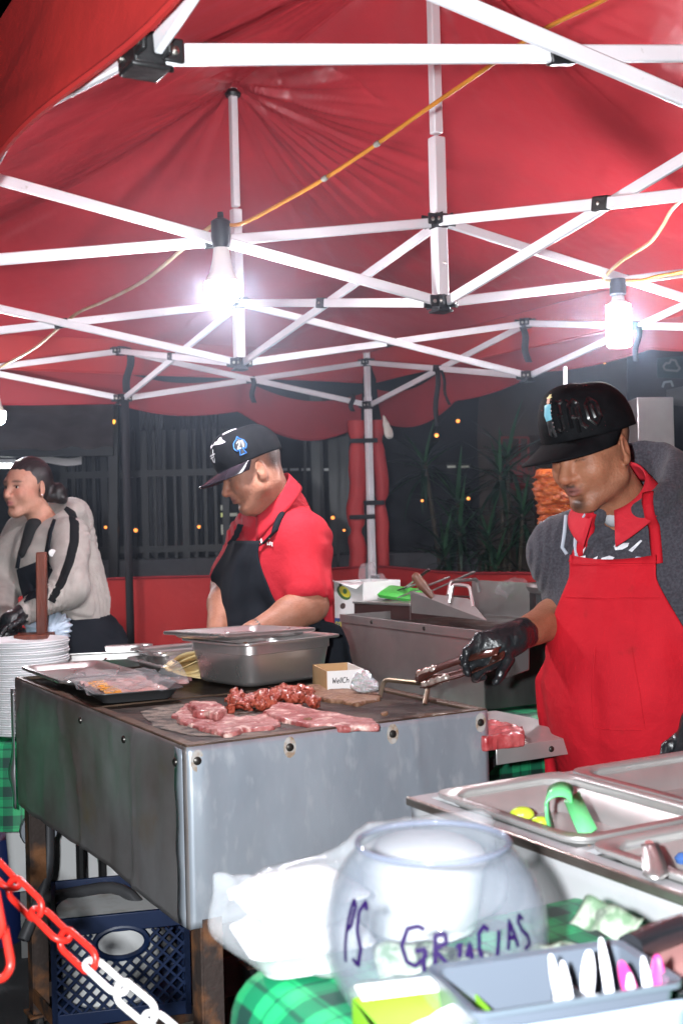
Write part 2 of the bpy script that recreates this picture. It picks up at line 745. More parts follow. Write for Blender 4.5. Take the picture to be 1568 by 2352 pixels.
ZU, ZL, ZEAVE, ZRIDGE = CAM_Z + .893, CAM_Z + .645, CAM_Z + .95, CAM_Z + 1.79
m_white = M('white_powder_coat', (.76, .76, .79), .34, col2=(.66, .66, .69), vscale=5, col3=(.42, .41, .40), v3scale=34, v3con=(.69, .78), bump=.05, bscale=60)
m_pole = M('grey_white_tube', (.70, .70, .72), .3, col2=(.6, .6, .62), vscale=2)
m_black = M('black_nylon', (.012, .012, .013), .42, bump=.15, bscale=90)
m_bolt = M('zinc_bolt', (.55, .53, .48), .35, 1.0)
m_web = M('black_webbing', (.008, .008, .010), .8, bump=.3, bscale=300)


def red_fabric(name, c1, c2, rough):
    m = M(name, c1, rough, col2=c2, vscale=1.3, vdetail=5, vcon=(.3, .7), bump=.30, bscale=13, bdetail=8, col3=(c2[0] * .86, c2[1] * .9, c2[2] * .9), v3scale=3.2, v3con=(.42, .75))
    nt = m.node_tree
    b = nt.nodes[m['_bsdf']]
    tr = nt.nodes.new('ShaderNodeBsdfTranslucent')
    tr.inputs[0].default_value = (c1[0], c1[1] * .6, c1[2] * .6, 1)
    mx = nt.nodes.new('ShaderNodeMixShader')
    mx.inputs[0].default_value = .12
    out = [n for n in nt.nodes if n.type == 'OUTPUT_MATERIAL'][0]
    nt.links.new(b.outputs[0], mx.inputs[1])
    nt.links.new(tr.outputs[0], mx.inputs[2])
    nt.links.new(mx.outputs[0], out.inputs[0])
    return m


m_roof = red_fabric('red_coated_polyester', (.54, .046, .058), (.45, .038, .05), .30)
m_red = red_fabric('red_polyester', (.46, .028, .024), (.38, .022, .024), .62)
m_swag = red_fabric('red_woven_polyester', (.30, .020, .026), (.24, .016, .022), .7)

canopy = thing('pop_up_canopy', 'large red pop-up canopy with white scissor truss frame over the whole stall', 'canopy', node(1, 2, 0))

# ---- roof cloth
na, nb = 241, 481
aa, bb = np.meshgrid(np.linspace(0, 2, na), np.linspace(0, 4, nb), indexing='ij')
da, db = np.minimum(aa, 2 - aa), np.minimum(bb, 4 - bb)
t = np.minimum(da, db)
kk = .10
hh = np.clip(.5 + .5 * (db - da) / kk, 0, 1)
t = db + (da - db) * hh - kk * hh * (1 - hh) * .5
t = np.clip(t, 0, 1)
z = ZEAVE + (ZRIDGE - ZEAVE) * (t - .035 * np.sin(math.pi * t) * (1 + .6 * np.cos(2 * math.pi * bb)))
z -= .05 * np.maximum(0, da - .55) * (1 - np.cos(2 * math.pi * bb)) * .5
for (pa, pb, amp) in ((1, 1, 1.0), (1, 2, .5), (1, 3, .7)):      # star folds below each peak pole
    ra = np.sqrt((aa - pa) ** 2 + (bb - pb) ** 2)
    ph = np.arctan2(bb - pb, aa - pa)
    w = np.exp(-ra / .34) * np.clip(ra / .05, 0, 1)
    z += amp * w * (.011 * np.sin(13 * ph + 1.5 * np.sin(3 * ph)) + .007 * np.sin(29 * ph + 4 * np.sin(2 * ph) + 5 * ra))
    side = np.clip(.5 + .5 * np.cos(ph - 2.2), 0, 1)          # one side is gathered harder
    z += amp * side * np.exp(-((ra - .26) / .2) ** 2) * (.0048 * np.sin(47 * ph + 3 * np.sin(5 * ph) + 9 * ra) + .003 * np.sin(83 * ph + 5 * np.sin(3 * ph)))
pp = np.stack([aa, bb, aa * 0], -1)
edge = np.clip(t / .12, 0, 1)
z += edge * (.010 * vnoise(pp, 2.2, 2) + .0028 * vnoise(pp * V(1, 1, 1), 11, 2, 3))
cr = np.abs(vnoise(pp, 5.0, 2, 9))
fine = np.abs(vnoise(pp + .05 * vnoise(pp, 3, 1, 2)[..., None], 16, 2, 21))
z += edge * .0028 * np.exp(-fine * 10) * np.clip(vnoise(pp, 1.3, 1, 31) + .2, 0, 1)
z += edge * .006 * np.exp(-cr * 14) * (vnoise(pp, 1.7, 1, 4) > .05)
pts = V(KO[0], KO[1], 0) + UN * (aa[..., None] * E1 + bb[..., None] * E2)
pts[..., 2] = z
MB().grid(pts).build('roof_cloth', m_roof, canopy, sharp=0)

for b0, b1 in (((0, 0), (1, 1)), ((2, 0), (1, 1)), ((1, 1), (1, 3)), ((0, 2), (1, 2)), ((2, 2), (1, 2))):
    q = []
    for k in range(41):
        fa, fb = b0[0] + (b1[0] - b0[0]) * k / 40, b0[1] + (b1[1] - b0[1]) * k / 40
        ia, ib = min(int(round(fa / 2 * (na - 1))), na - 1), min(int(round(fb / 4 * (nb - 1))), nb - 1)
        q.append(pts[ia, ib] - V(0, 0, .004))
    rows = [[p + (E2 if b0[0] != b1[0] and b0[1] == b1[1] else (E1 if b0[0] == b1[0] else unit(E1 - E2 * (1 if b0[0] == 0 else -1)))) * w for p in q] for w in (-.014, 0, .014)]
    MB().grid(rows).build('roof_seam', m_roof, canopy, sharp=0)

# ---- valances: outside edge towards the camera hangs straight, the far ones droop between straps
def valance(f, drop, name, mat, n=90, m=8, wav=.02, seed=0, out=V(0, 0, 0), top=ZEAVE + .004, hem=True):
    rows = []
    for i in range(m + 1):
        r = []
        for j in range(n + 1):
            s = j / n
            q = f(s)
            d = drop(s) if callable(drop) else drop
            tp = top(s) if callable(top) else top
            w = wav * (i / m) * float(vnoise(V(s * 9, i * .12, seed), 1.0, 2))
            r.append(V(q[0], q[1], tp - d * i / m) + out * (.02 + w + .02 * i / m))
        rows.append(r)
    o = MB().grid(rows).build(name, mat, canopy, sharp=0)
    if hem:
        MB().tube([rows[-1][j] for j in range(n + 1)], .006, 6).build('hem', mat, o)
    return o


valance(lambda s: node(2.0, 4 * s), .31, 'valance', m_red, wav=.03, seed=1, out=E1)
valance(lambda s: node(2 - 2 * s, 0), .17, 'valance', m_red, seed=2, out=-E2)
valance(lambda s: node(0, 4 * s), .17, 'valance', m_red, n=160, seed=3, out=-E1)
valance(lambda s: node(2 * s, 4), .235, 'valance', m_red, seed=4, out=E2)
def swag_fn(knots):                  # knots: (s, height above camera) of the drooping top edge, cosine-linked
    def f(s):
        for (s0, z0, g), (s1, z1, _) in zip(knots, knots[1:]):
            if s <= s1 + 1e-9:
                w = (s - s0) / (s1 - s0)
                return CAM_Z + z0 + (z1 - z0) * w - g * math.sin(math.pi * w) ** .9
        return CAM_Z + knots[-1][1]
    return f


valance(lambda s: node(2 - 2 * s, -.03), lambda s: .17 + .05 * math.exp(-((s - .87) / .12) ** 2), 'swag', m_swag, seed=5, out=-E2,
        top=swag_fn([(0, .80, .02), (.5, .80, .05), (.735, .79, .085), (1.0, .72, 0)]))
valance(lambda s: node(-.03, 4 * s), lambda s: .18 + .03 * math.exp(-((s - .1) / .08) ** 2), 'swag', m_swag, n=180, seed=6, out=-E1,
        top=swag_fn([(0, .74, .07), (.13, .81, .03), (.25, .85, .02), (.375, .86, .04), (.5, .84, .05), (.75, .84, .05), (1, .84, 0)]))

# ---- frame
BW, BH = .0135, .030
nodes = [(a, b) for a in range(3) for b in range(5)]
pairs = []
for a in range(3):
    for b in range(5):
        if a < 2 and b in (0, 1, 2, 3, 4):
            pairs.append(((a, b), (a + 1, b)))
        if b < 4:
            pairs.append(((a, b), (a, b + 1)))
for (p, q) in pairs:
    pu, pl, qu, ql = node(*p, ZU), node(*p, ZL), node(*q, ZU), node(*q, ZL)
    d = unit(node(*q) - node(*p))
    sd = np.cross(d, V(0, 0, 1)) * .0105
    for k, (s, e, sg) in enumerate(((pu, ql, 1), (pl, qu, -1))):
        d3 = unit(e - s)
        MB().bar(s + d3 * .024 + sd * sg, e - d3 * .024 + sd * sg, BW, BH).build('truss_bar', m_white, canopy, bevel=.0035, smooth=True)
    c = (pu + ql) / 2
    dn = unit(ql - pu)
    br = MB().bar(c - dn * .028 + sd, c + dn * .028 + sd, BW + .007, BH + .007).build('pivot_bracket', m_black, canopy, bevel=.004)
    nrm = unit(sd) * math.copysign(1, 1)
    for sg in (1, -1):
        MB().lathe([(.0, 0), (.0045, 0), (.0045, .003), (.0, .004)], c + sd + nrm * sg * (BW / 2 + .003), 10, axis=nrm * sg).build('bolt', m_bolt, br)

legs = [(0, 0), (2, 0), (0, 2), (2, 2), (0, 4), (2, 4)]
for (a, b) in nodes:
    dirs = [d for d, ok in ((E1, a < 2), (-E1, a > 0), (E2, b < 4), (-E2, b > 0)) if ok]
    for zz, nm in ((ZU, 'upper_joint'), (ZL, 'lower_joint')):
        mb = MB()
        mb.box(node(a, b, zz), (.044, .044, .046), YAW)
        for d in dirs:
            side = np.cross(d, V(0, 0, 1))
            for sg in (-1, 1):
                mb.obox(node(a, b, zz) + d * .034 + side * sg * .0185 + V(0, 0, .002), d * .016, side * .003, V(0, 0, .017))
        if nm == 'lower_joint' and (a, b) not in legs:
            mb.box(node(a, b, zz - .026), (.056, .056, .008), YAW)
        j = mb.build(nm, m_black, canopy, bevel=.004)
        for d in dirs[:3]:
            side = np.cross(d, V(0, 0, 1))
            for sg in (-1, 1):
                MB().lathe([(0, 0), (.006, 0), (.006, .003), (0, .005)], node(a, b, zz) + d * .036 + side * sg * .0215, 10, axis=side * sg).build('bolt', m_bolt, j)
    if (a, b) in legs:
        mb = MB().box(node(a, b, (ZL + .05) / 2), (.036, .036, ZL + .05), YAW + .0)
        lg = mb.build('leg', m_white, canopy, bevel=.004)
        MB().box(node(a, b, (ZL + ZU) / 2 + .03), (.030, .030, ZU - ZL + .12), YAW).build('upper_tube', m_white, lg, bevel=.003)
        MB().box(node(a, b, .006), (.12, .12, .012), YAW).build('foot_plate', m_bolt, lg)
    elif a == 1 and b in (1, 2, 3):
        mid = CAM_Z + 1.28 if b == 1 else CAM_Z + 1.15
        MB().box(node(a, b, (ZL + mid) / 2), (.040, .040, mid - ZL), YAW).build('peak_pole', m_pole, canopy, bevel=.004)
        MB().box(node(a, b, (mid + ZRIDGE) / 2), (.031, .031, ZRIDGE - mid - .02), YAW).build('peak_pole_inner', m_pole, canopy, bevel=.004)
        MB().lathe([(0, .0), (.03, 0), (.034, .012), (.02, .03), (0, .033)], node(a, b, ZRIDGE - .045), 14).build('peak_cap', m_black, canopy)
        MB().lathe([(0, 0), (.004, 0), (0, .003)], node(a, b, ZL + .12) - GY * .0205 + GX * .004, 8, axis=-GY).build('spring_button', m_bolt, canopy)

# ---- webbing straps that tie the drooping cloth to the truss
def strap(pts, w=.022, name='strap'):
    rows = []
    for i, p in enumerate(pts):
        rows.append([p - GX * w / 2, p + GX * w / 2])
    return MB().grid(rows).build(name, m_web, canopy, solid=.002)


for (u0, v0, u1, v1, Y, w) in ((300, 815, 290, 902, 6.2, .04), (580, 868, 582, 925, 6.5, .03), (1003, 845, 1002, 978, 6.2, .03), (1012, 850, 1030, 930, 6.25, .018),
                               (1200, 752, 1212, 832, 5.6, .04), (1466, 750, 1458, 830, 4.95, .03), (808, 905, 808, 945, 6.85, .03)):
    n = 7
    strap([P(u0 + (u1 - u0) * i / n + 3 * math.sin(i), v0 + (v1 - v0) * i / n, Y) for i in range(n + 1)], w)
strap([P(287 + i * 1.6, 912 + i * 66, 6.22) for i in range(10)], .042, 'vertical_strap')

# ---- half walls (counter-height red cloth behind the cooks)
def half_wall(p, q, n, seed, name='half_wall'):
    rows = []
    L = np.linalg.norm(q - p)
    nrm = np.cross(unit(q - p), V(0, 0, 1))
    for i in range(17):
        r = []
        for j in range(n + 1):
            s = j / n
            zz = 1.135 - .015 * math.sin(math.pi * s * 2) ** 2 - (1.09) * i / 16
            w = .035 * float(vnoise(V(s * L * 3.0, i * .09, seed), 1, 2)) * (.3 + i / 16)
            r.append(lerp(p, q, s) + nrm * w + V(0, 0, zz))
        rows.append(r)
    o = MB().grid(rows).build(name, m_red, canopy, sharp=0)
    MB().tube([x + V(0, 0, -.004) for x in rows[0]], .008, 6).build('hem', m_swag, o)


half_wall(node(2, -.02), node(.02, -.02), 90, 11)
half_wall(node(-.02, .02), node(-.02, 2), 90, 12)

# ---- rolled side curtain strapped to the corner leg
kp = node(0, 0)
for sx, wd, sd in ((-.075, .045, 1), (.065, .038, 2)):
    rows = []
    for i in range(40):
        zz = 1.0 + (CAM_Z + .56 - 1.0) * i / 39
        cx = sx + .012 * float(vnoise(V(i * .16, sd, 0), 1, 2))
        pinch = 1 - .45 * math.exp(-((zz - 1.42 - .16 * (sd - 1.5)) / .03) ** 2) - .35 * math.exp(-((zz - 1.86) / .03) ** 2)
        ring = []
        for k in range(14):
            an = 2 * math.pi * k / 14
            rr = wd * pinch * (1 + .22 * float(vnoise(V(math.cos(an) * 2, math.sin(an) * 2, zz * 2.4 + sd * 5), 1, 2)))
            ring.append(kp + V(cx + rr * math.cos(an), .03 + .6 * rr * math.sin(an), zz))
        rows.append(ring)
    MB().grid(rows, closed=True).build('rolled_curtain', m_red, canopy, sharp=0)
for (zz, xo, w) in ((1.86, -.03, .16), (1.50, .02, .12), (1.42, -.05, .15), (1.07, .05, .12)):
    MB().box(kp + V(xo, -.025, zz), (w, .012, .026)).build('velcro_strap', m_web, canopy, bevel=.003)

# ================================================================== lamps on the yellow cord
m_glow = M('lit_lamp', (1, 1, 1), .4, emit=(.95, .95, 1.0), estr=680)
m_bulbbody = M('bulb_housing', (.78, .76, .72), .4)
m_cord = M('amber_cord', (.52, .22, .03), .38, col2=(.4, .15, .02), vscale=12)
m_cord2 = M('pale_cord', (.62, .52, .36), .4, col2=(.45, .26, .08), vscale=7)
m_cable_clip = M('cord_tape', (.25, .25, .22), .5)


def led_bulb(base, label):
    t = thing('light_bulb', label, 'light bulb', base)
    MB().lathe([(0, .085), (.008, .085), (.009, .070), (.017, .066), (.026, .060), (.027, .02), (.024, .0), (.022, -.012), (0, -.012)], base, 20).build('socket', m_black, t)
    MB().lathe([(.0, .004), (.021, .0), (.022, -.02), (.026, -.05), (.033, -.078), (.0465, -.105)], base, 24).build('housing', m_bulbbody, t)
    MB().lathe([(.0465, -.105), (.0485, -.118), (.047, -.135), (.039, -.152), (.024, -.163), (0, -.167)], base, 24).build('globe', m_glow, t)
    return t


b1 = P(508, 560, 3.24)
led_bulb(b1, 'glowing pear-shaped LED bulb hanging at the truss crossing left of centre')
b2 = P(1418, 676, 3.98)
t = thing('light_bulb', 'glowing ribbed cylinder LED lamp hanging above the man in the red apron', 'light bulb', b2)
MB().lathe([(0, .05), (.025, .05), (.027, .035), (.027, .0), (.020, -.006), (0, -.006)], b2, 18).build('socket', m_black, t)
MB().lathe([(.019, -.004), (.021, -.02), (.034, -.03), (.036, -.036)], b2, 20).build('housing', m_bulbbody, t)
mb = MB().lathe([(.030, -.036), (.030, -.155), (.0, -.158)], b2, 20)
for k in range(10):
    a = 2 * math.pi * k / 10
    mb.box(b2 + V(.034 * math.cos(a), .034 * math.sin(a), -.096), (.010, .010, .118), a)
mb.build('globe', m_glow, t)
MB().lathe([(.0, -.176), (.034, -.174), (.040, -.168), (.040, -.156), (.0, -.154)], b2, 20).build('end_disc', M('lit_lamp_end', (1, 1, 1), .4, emit=(1, .95, 1), estr=60), t)
b3 = P(-14, 890, 5.2)
led_bulb(b3, 'glowing LED bulb cut by the left edge above the woman')


def cord(pts, mat, label, r=.0055, n=6, name='power_cord'):
    pts = [np.asarray(p, float) for p in pts]
    q = []
    m = len(pts)
    for i in range(m - 1):
        p0, p1, p2, p3 = pts[max(i - 1, 0)], pts[i], pts[i + 1], pts[min(i + 2, m - 1)]
        for s in np.linspace(0, 1, n, endpoint=False):
            q.append(.5 * ((2 * p1) + (-p0 + p2) * s + (2 * p0 - 5 * p1 + 4 * p2 - p3) * s ** 2 + (-p0 + 3 * p1 - 3 * p2 + p3) * s ** 3))
    q.append(pts[-1])
    o = MB().tube(q, r, 8).build(name, mat)
    return tag(o, label, 'cord')


cd = cord([P(1480, -60, 2.5), P(1385, 0, 2.62), P(1240, 72, 2.72), P(1100, 168, 2.85), P(980, 250, 2.95), P(865, 331, 3.04), P(745, 410, 3.14), P(640, 470, 3.2), P(560, 512, 3.22), b1 + V(.018, 0, .05)], m_cord, 'amber cord running from the top right down to the left bulb')
cord([b1 + V(-.018, 0, .05), P(475, 527, 3.28), P(420, 572, 3.5), P(330, 645, 3.9), P(240, 692, 4.3), P(180, 718, 4.55), P(132, 757, 4.75), P(80, 800, 4.95), P(15, 836, 5.1), P(-14, 850, 5.2)], m_cord2, 'thin cord drooping from the left bulb toward the left edge', .006)
cord([P(1600, 430, 3.6), P(1545, 478, 3.75), P(1520, 520, 3.82), P(1490, 558, 3.88), P(1440, 590, 3.93), P(1405, 618, 3.96), P(1384, 643, 3.97), b2 + V(-.02, 0, .045)], m_cord2, 'twisted cord coming from the right edge to the cylinder lamp', .006)
cord([b2 + V(.02, 0, .045), P(1476, 643, 3.97), P(1510, 634, 3.95), P(1580, 622, 3.9), P(1640, 610, 3.8)], m_cord, 'short yellow cord leaving the cylinder lamp to the right edge', .006)
for (u, v, Y) in ((865, 331, 3.035), (745, 410, 3.135)):
    MB().lathe([(.0062, -.008), (.0075, -.004), (.0075, .004), (.0062, .008)], P(u, v, Y), 10, axis=unit(P(980, 250, 2.95) - P(640, 470, 3.2))).build('cord_tie', m_cable_clip, cd)

# ================================================================== griddle cart
m_galv = M('galvanised_sheet', (.50, .555, .62), .34, .62, col2=(.33, .375, .435), vscale=4.5, vdetail=9, vcon=(.35, .72), bump=.12, bscale=8, bdetail=8, rough2=.46, col3=(.62, .66, .70), v3scale=26, v3con=(.55, .85), stretch=(1.6, 1.6, .7))
m_side = M('dull_steel_side', (.40, .39, .395), .36, .7, col2=(.20, .165, .15), vscale=3.5, vdetail=6, bump=.10, bscale=6, bdetail=5, rough2=.5, col3=(.30, .21, .11), v3scale=5, v3con=(.62, .8))
m_rust = M('rusty_angle_iron', (.045, .032, .028), .75, .2, col2=(.20, .085, .035), vscale=14, vdetail=8, vcon=(.45, .62), bump=.4, bscale=60)
m_plate = M('seared_griddle_steel', (.018, .014, .012), .42, .3, col2=(.075, .045, .03), vscale=9, vdetail=8, vcon=(.45, .75), bump=.25, bscale=40, rough2=.7, col3=(.22, .17, .13), v3scale=14, v3con=(.66, .8))
m_crust = M('scraped_griddle_crust', (.20, .155, .125), .75, col2=(.035, .028, .024), vscale=30, vdetail=9, vcon=(.42, .6), bump=.5, bscale=110)
m_rim = M('browned_steel_rim', (.12, .075, .05), .5, .4, col2=(.045, .028, .02), vscale=11, vdetail=6, bump=.2, bscale=50)
m_screw = M('dark_screw', (.06, .055, .05), .35, .8)
m_rod = M('worn_steel_rod', (.40, .33, .25), .38, .9, col2=(.2, .14, .09), vscale=14)
m_steel = M('stainless_steel', (.64, .61, .60), .26, .86, col2=(.50, .48, .47), vscale=6, bump=.02, bscale=30, rough2=.36)
m_steel_in = M('brushed_stainless', (.60, .59, .58), .36, .72, col2=(.52, .51, .50), vscale=9, bump=.03, bscale=30)
cart_yaw = math.radians(29.5)
CX, CY = V(math.cos(cart_yaw), math.sin(cart_yaw), 0), V(-math.sin(cart_yaw), math.cos(cart_yaw), 0)
C0 = PZ(428, 1712, 1.0)
GW, GL, ZT, ZB = .695, 1.25, 1.0, .655


def cg(x, y, z=ZT):
    return V(C0[0], C0[1], 0) + CX * x + CY * y + V(0, 0, z)


cart = thing('griddle_cart', 'long galvanised flat-top griddle cart with meat grilling in front of the cooks', 'griddle', cg(GW / 2, GL / 2, 0))


def panel(p, q, n, name, mat, dent, seed, zb=ZB, zt=ZT - .004, nrm=None):
    """a hammered sheet panel with real dents and a folded lower lip"""
    L = np.linalg.norm(q - p)
    rows = []
    m = 26
    for i in range(m + 1):
        r = []
        for j in range(n + 1):
            s = j / n
            w = i / m
            z0 = zb - .012 * math.sin(s * 5 + seed) * dent / .01 * .4
            zz = z0 + (zt - z0) * w
            e = min(1, min(s, 1 - s) / .05) * min(1, (1 - w) / .08)
            x = V(s * L, zz, seed)
            d = dent * (1.0 * float(vnoise(x * V(4, 1.3, 1), 1, 1)) + .7 * float(vnoise(x * V(11, 6, 1), 1, 2, 2)))
            c = abs(float(vnoise(x * V(6, 3, 1) + .3 * x[::-1], 1, 1, 5)))
            d += dent * .9 * math.exp(-c * 16)
            r.append(p + (q - p) * s + nrm * (d * e) + V(0, 0, zz))
        rows.append(r)
    return MB().grid(rows).build(name, mat, cart, sharp=0, solid=.002)


z0 = V(0, 0, 0)
panel(cg(0, 0, 0), cg(GW, 0, 0), 60, 'front_panel', m_galv, .0028, 3, nrm=-CY)
panel(cg(0, GL, 0), cg(0, 0, 0), 90, 'side_panel', m_side, .0085, 8, nrm=-CX)
panel(cg(GW, 0, 0), cg(GW, GL, 0), 40, 'side_panel', m_galv, .003, 9, nrm=CX)
panel(cg(GW, GL, 0), cg(0, GL, 0), 30, 'back_panel', m_galv, .003, 10, nrm=CY)
# folded corner strips and bright bent edges
MB().bar(cg(-.0035, .0, ZB + .002), cg(-.0035, .0, ZT - .004), .006, .006).build('corner_edge', M('bright_worn_edge', (.75, .76, .78), .3, .9), cart, bevel=.002)
sp = MB()
rows = []
for i in range(21):
    zz = ZB + .004 + (ZT - .012 - ZB) * i / 20
    rows.append([cg(-.0085, .002, zz), cg(-.0085 - .0012 * math.sin(i * .9), .040 + .001 * math.sin(i * 1.7), zz)])
MB().grid(rows).build('corner_flange', m_galv, cart, solid=.0015)
rows = []
for i in range(21):
    zz = ZB - .02 + (ZT - .012 - ZB) * i / 20
    bul = .012 * math.exp(-((i - 6) / 2.2) ** 2)
    rows.append([cg(-.009, GL - .012, zz), cg(-.010 - bul, GL + .012, zz)])
MB().grid(rows).build('corner_flange', M('bright_worn_edge'), cart, solid=.0015)
# griddle plate, rim, seam
MB().box(cg(GW / 2, GL / 2, ZT - .012), (GW - .05, GL - .05, .010), cart_yaw).build('griddle_plate', m_plate, cart)
for (a, b, c, d) in ((GW / 2, .014, GW, .028), (GW / 2, GL - .014, GW, .028), (.013, GL / 2, .026, GL - .056), (GW - .013, GL / 2, .026, GL - .056)):
    MB().box(cg(a, b, ZT - .006), (c, d, .012), cart_yaw).build('rim', m_rim, cart, bevel=.003)
MB().box(cg(GW * .5, .60, ZT - .0055), (GW - .06, .006, .004), cart_yaw).build('plate_seam', m_rim, cart)
# drips and black carbon along the front of the plate
cr = MB()
n = 40
loop = []
for k in range(n):
    a = 2 * math.pi * k / n
    rr = 1 + .16 * float(vnoise(V(math.cos(a) * 2, math.sin(a) * 2, 3), 1, 2))
    loop.append(cg(.155 + .125 * rr * math.cos(a) * (1.0 if math.cos(a) > 0 else .95), .26 + .23 * rr * math.sin(a), ZT - .0055))
cr.add([cg(.15, .26, ZT - .0053)] + loop, [(0, 1 + k, 1 + (k + 1) % n) for k in range(n)])
cr.build('scraped_patch', m_crust, cart)
# screws with rust halos
for (x, y, fx, zz) in ((.020, 0, 0, .969), (.215, 0, 0, .972), (.452, 0, 0, .972), (.674, 0, 0, .972)):
    p = cg(x, -.0038, zz)
    s = MB().lathe([(0, .005), (.004, .0048), (.0075, .003), (.0085, 0)], p, 14, axis=-CY).build('screw', m_screw, cart)
    MB().lathe([(0, .0006), (.014, .0004)], p, 16, axis=-CY, sy=1.5).build('rust_stain', M('rust_stain', (.26, .16, .09), .6, .2, col2=(.42, .40, .38), vscale=60, vcon=(.3, .55)), s)
for y in (.03, .32, .62):
    MB().lathe([(0, .005), (.004, .0048), (.0075, .003), (.0085, 0)], cg(-.011, y, .965), 14, axis=-CX).build('screw', m_screw, cart)
# legs, lower frame, casters
for (x, y) in ((.02, .02), (.02, GL - .02), (GW - .02, .02), (GW - .02, GL - .02)):
    mb = MB()
    mb.box(cg(x, y, .36), (.005, .045, .62), cart_yaw)
    mb.box(cg(x + .022, y - .022, .36), (.040, .005, .62), cart_yaw)
    lg = mb.build('leg', m_rust, cart)
    MB().lathe([(0, -.015), (.035, -.015), (.04, -.01), (.04, .01), (.035, .015), (0, .015)], cg(x + .01, y, .041), 20, axis=CX).build('caster_wheel', m_black, lg)
    MB().box(cg(x + .01, y, .068), (.05, .07, .006), cart_yaw).build('caster_plate', m_rust, lg)
for (p, q) in ((cg(.02, GL - .02, .125), cg(GW - .02, GL - .02, .125)), (cg(.02, .02, .125), cg(GW - .02, .02, .125)), (cg(.02, .02, .125), cg(.02, GL - .02, .125)), (cg(GW - .02, .02, .125), cg(GW - .02, GL - .02, .125)), (cg(.02, .86, .125), cg(GW - .02, .86, .125))):
    MB().bar(p, q, .004, .04).build('lower_rail', m_rust, cart)
# side shelf on the right
sh = MB()
ls, wd = .30, .40
sh.box(cg(GW + .012 + ls / 2, wd / 2 - .01, .913), (ls, wd, .003), cart_yaw)
sh.box(cg(GW + .012 + ls / 2, -.0115, .896), (ls, .003, .037), cart_yaw)
sh.box(cg(GW + .0105 + ls, wd / 2 - .01, .896), (.003, wd, .037), cart_yaw)
so = sh.build('side_shelf', m_steel_in, cart, bevel=.0012)
for x in (.15, .288):
    MB().lathe([(0, .004), (.004, .0038), (.0065, .002), (.007, 0)], cg(GW + .012 + x, -.0135, .895), 12, axis=-CY).build('screw', m_screw, so)
MB().bar(cg(GW + .02, .03, .72), cg(GW + .02, .03, .91), .03, .03).build('shelf_bracket', m_rust, so)
MB().bar(cg(GW + .01, .2, .72), cg(GW + .25, .2, .90), .015, .015).build('shelf_strut', m_black, so)


def bent(pts, r, name, mat, parent=None, label=None, cat=None, n=8, rad=.02):
    q = []
    pts = [np.asarray(p, float) for p in pts]
    for i, p in enumerate(pts):
        if 0 < i < len(pts) - 1:
            a, b = p + unit(pts[i - 1] - p) * rad, p + unit(pts[i + 1] - p) * rad
            for s in np.linspace(0, 1, 5):
                q.append((1 - s) ** 2 * a + 2 * s * (1 - s) * p + s * s * b)
        else:
            q.append(p)
    o = MB().tube(q, r, n).build(name, mat, parent)
    if label:
        tag(o, label, cat)
    return o


bent([PZ(872, 1602, ZT - .006), PZ(882, 1600, ZT - .006) + V(0, 0, .04), PZ(985, 1612, ZT - .006) + V(0, 0, .04), PZ(975, 1618, ZT - .006)], .0055, 'plate_handle', m_rod, cart, rad=.016)

# ------------------------------------------------------------------ pans and trays
def rrect(L, W, r, n=5):
    out = []
    for (sx, sy, a0) in ((1, 1, 0), (-1, 1, 90), (-1, -1, 180), (1, -1, 270)):
        for k in range(n + 1):
            a = R(a0 + 90 * k / n)
            out.append((sx * (L / 2 - r) + r * math.cos(a), sy * (W / 2 - r) + r * math.sin(a)))
    return out


def loops_mesh(loops, c, yaw, tilt=None, cap0=False, cap1=True):
    """loops: list of (L, W, r, z)"""
    cs, sn = math.cos(yaw), math.sin(yaw)
    mb = MB()
    rows = []
    for (L, W, r, z) in loops:
        row = []
        for (x, y) in rrect(L, W, r):
            q = V(x * cs - y * sn, x * sn + y * cs, z)
            if tilt is not None:
                q = tilt @ q
            row.append(np.asarray(c, float) + q)
        rows.append(row)
    mb.grid(rows, closed=True)
    n = len(rows[0])
    if cap1:
        mb.f.append(tuple((len(rows) - 1) * n + k for k in range(n)))
    if cap0:
        mb.f.append(tuple(range(n))[::-1])
    return mb


def hotel_pan(c, yaw, L, W, H, name, label, cat='pan', mat=None, taper=.03, rim=.014, tilt=None, parent=None):
    """c is the centre of the base; a pressed stainless pan with a rolled rim"""
    mat = mat or m_steel
    t = .0022
    loops = [(L - taper - .02, W - taper - .02, .03, 0.0), (L - taper, W - taper, .04, .006), (L - taper + .004, W - taper + .004, .042, .012), (L - .006, W - .006, .04, H * .72), (L, W, .04, H * .735), (L, W, .04, H - .004), (L + .008, W + .008, .042, H - .003),
             (L + 2 * rim, W + 2 * rim, .03, H - .003), (L + 2 * rim + .002, W + 2 * rim + .002, .031, H - .006), (L + 2 * rim + .005, W + 2 * rim + .005, .032, H - .004), (L + 2 * rim + .004, W + 2 * rim + .004, .032, H),
             (L, W, .04, H), (L - 2 * t - .003, W - 2 * t - .003, .04, H - .005), (L - 2 * t, W - 2 * t, .04, H * .74), (L - 2 * t - .006, W - 2 * t - .006, .04, H * .72), (L - taper - 2 * t, W - taper - 2 * t, .038, .012), (L - taper - .02, W - taper - .02, .03, t)]
    mb = loops_mesh(loops, c, yaw, tilt, cap0=True)
    return tag(mb.build(name, mat, parent, sharp=50), label, cat)


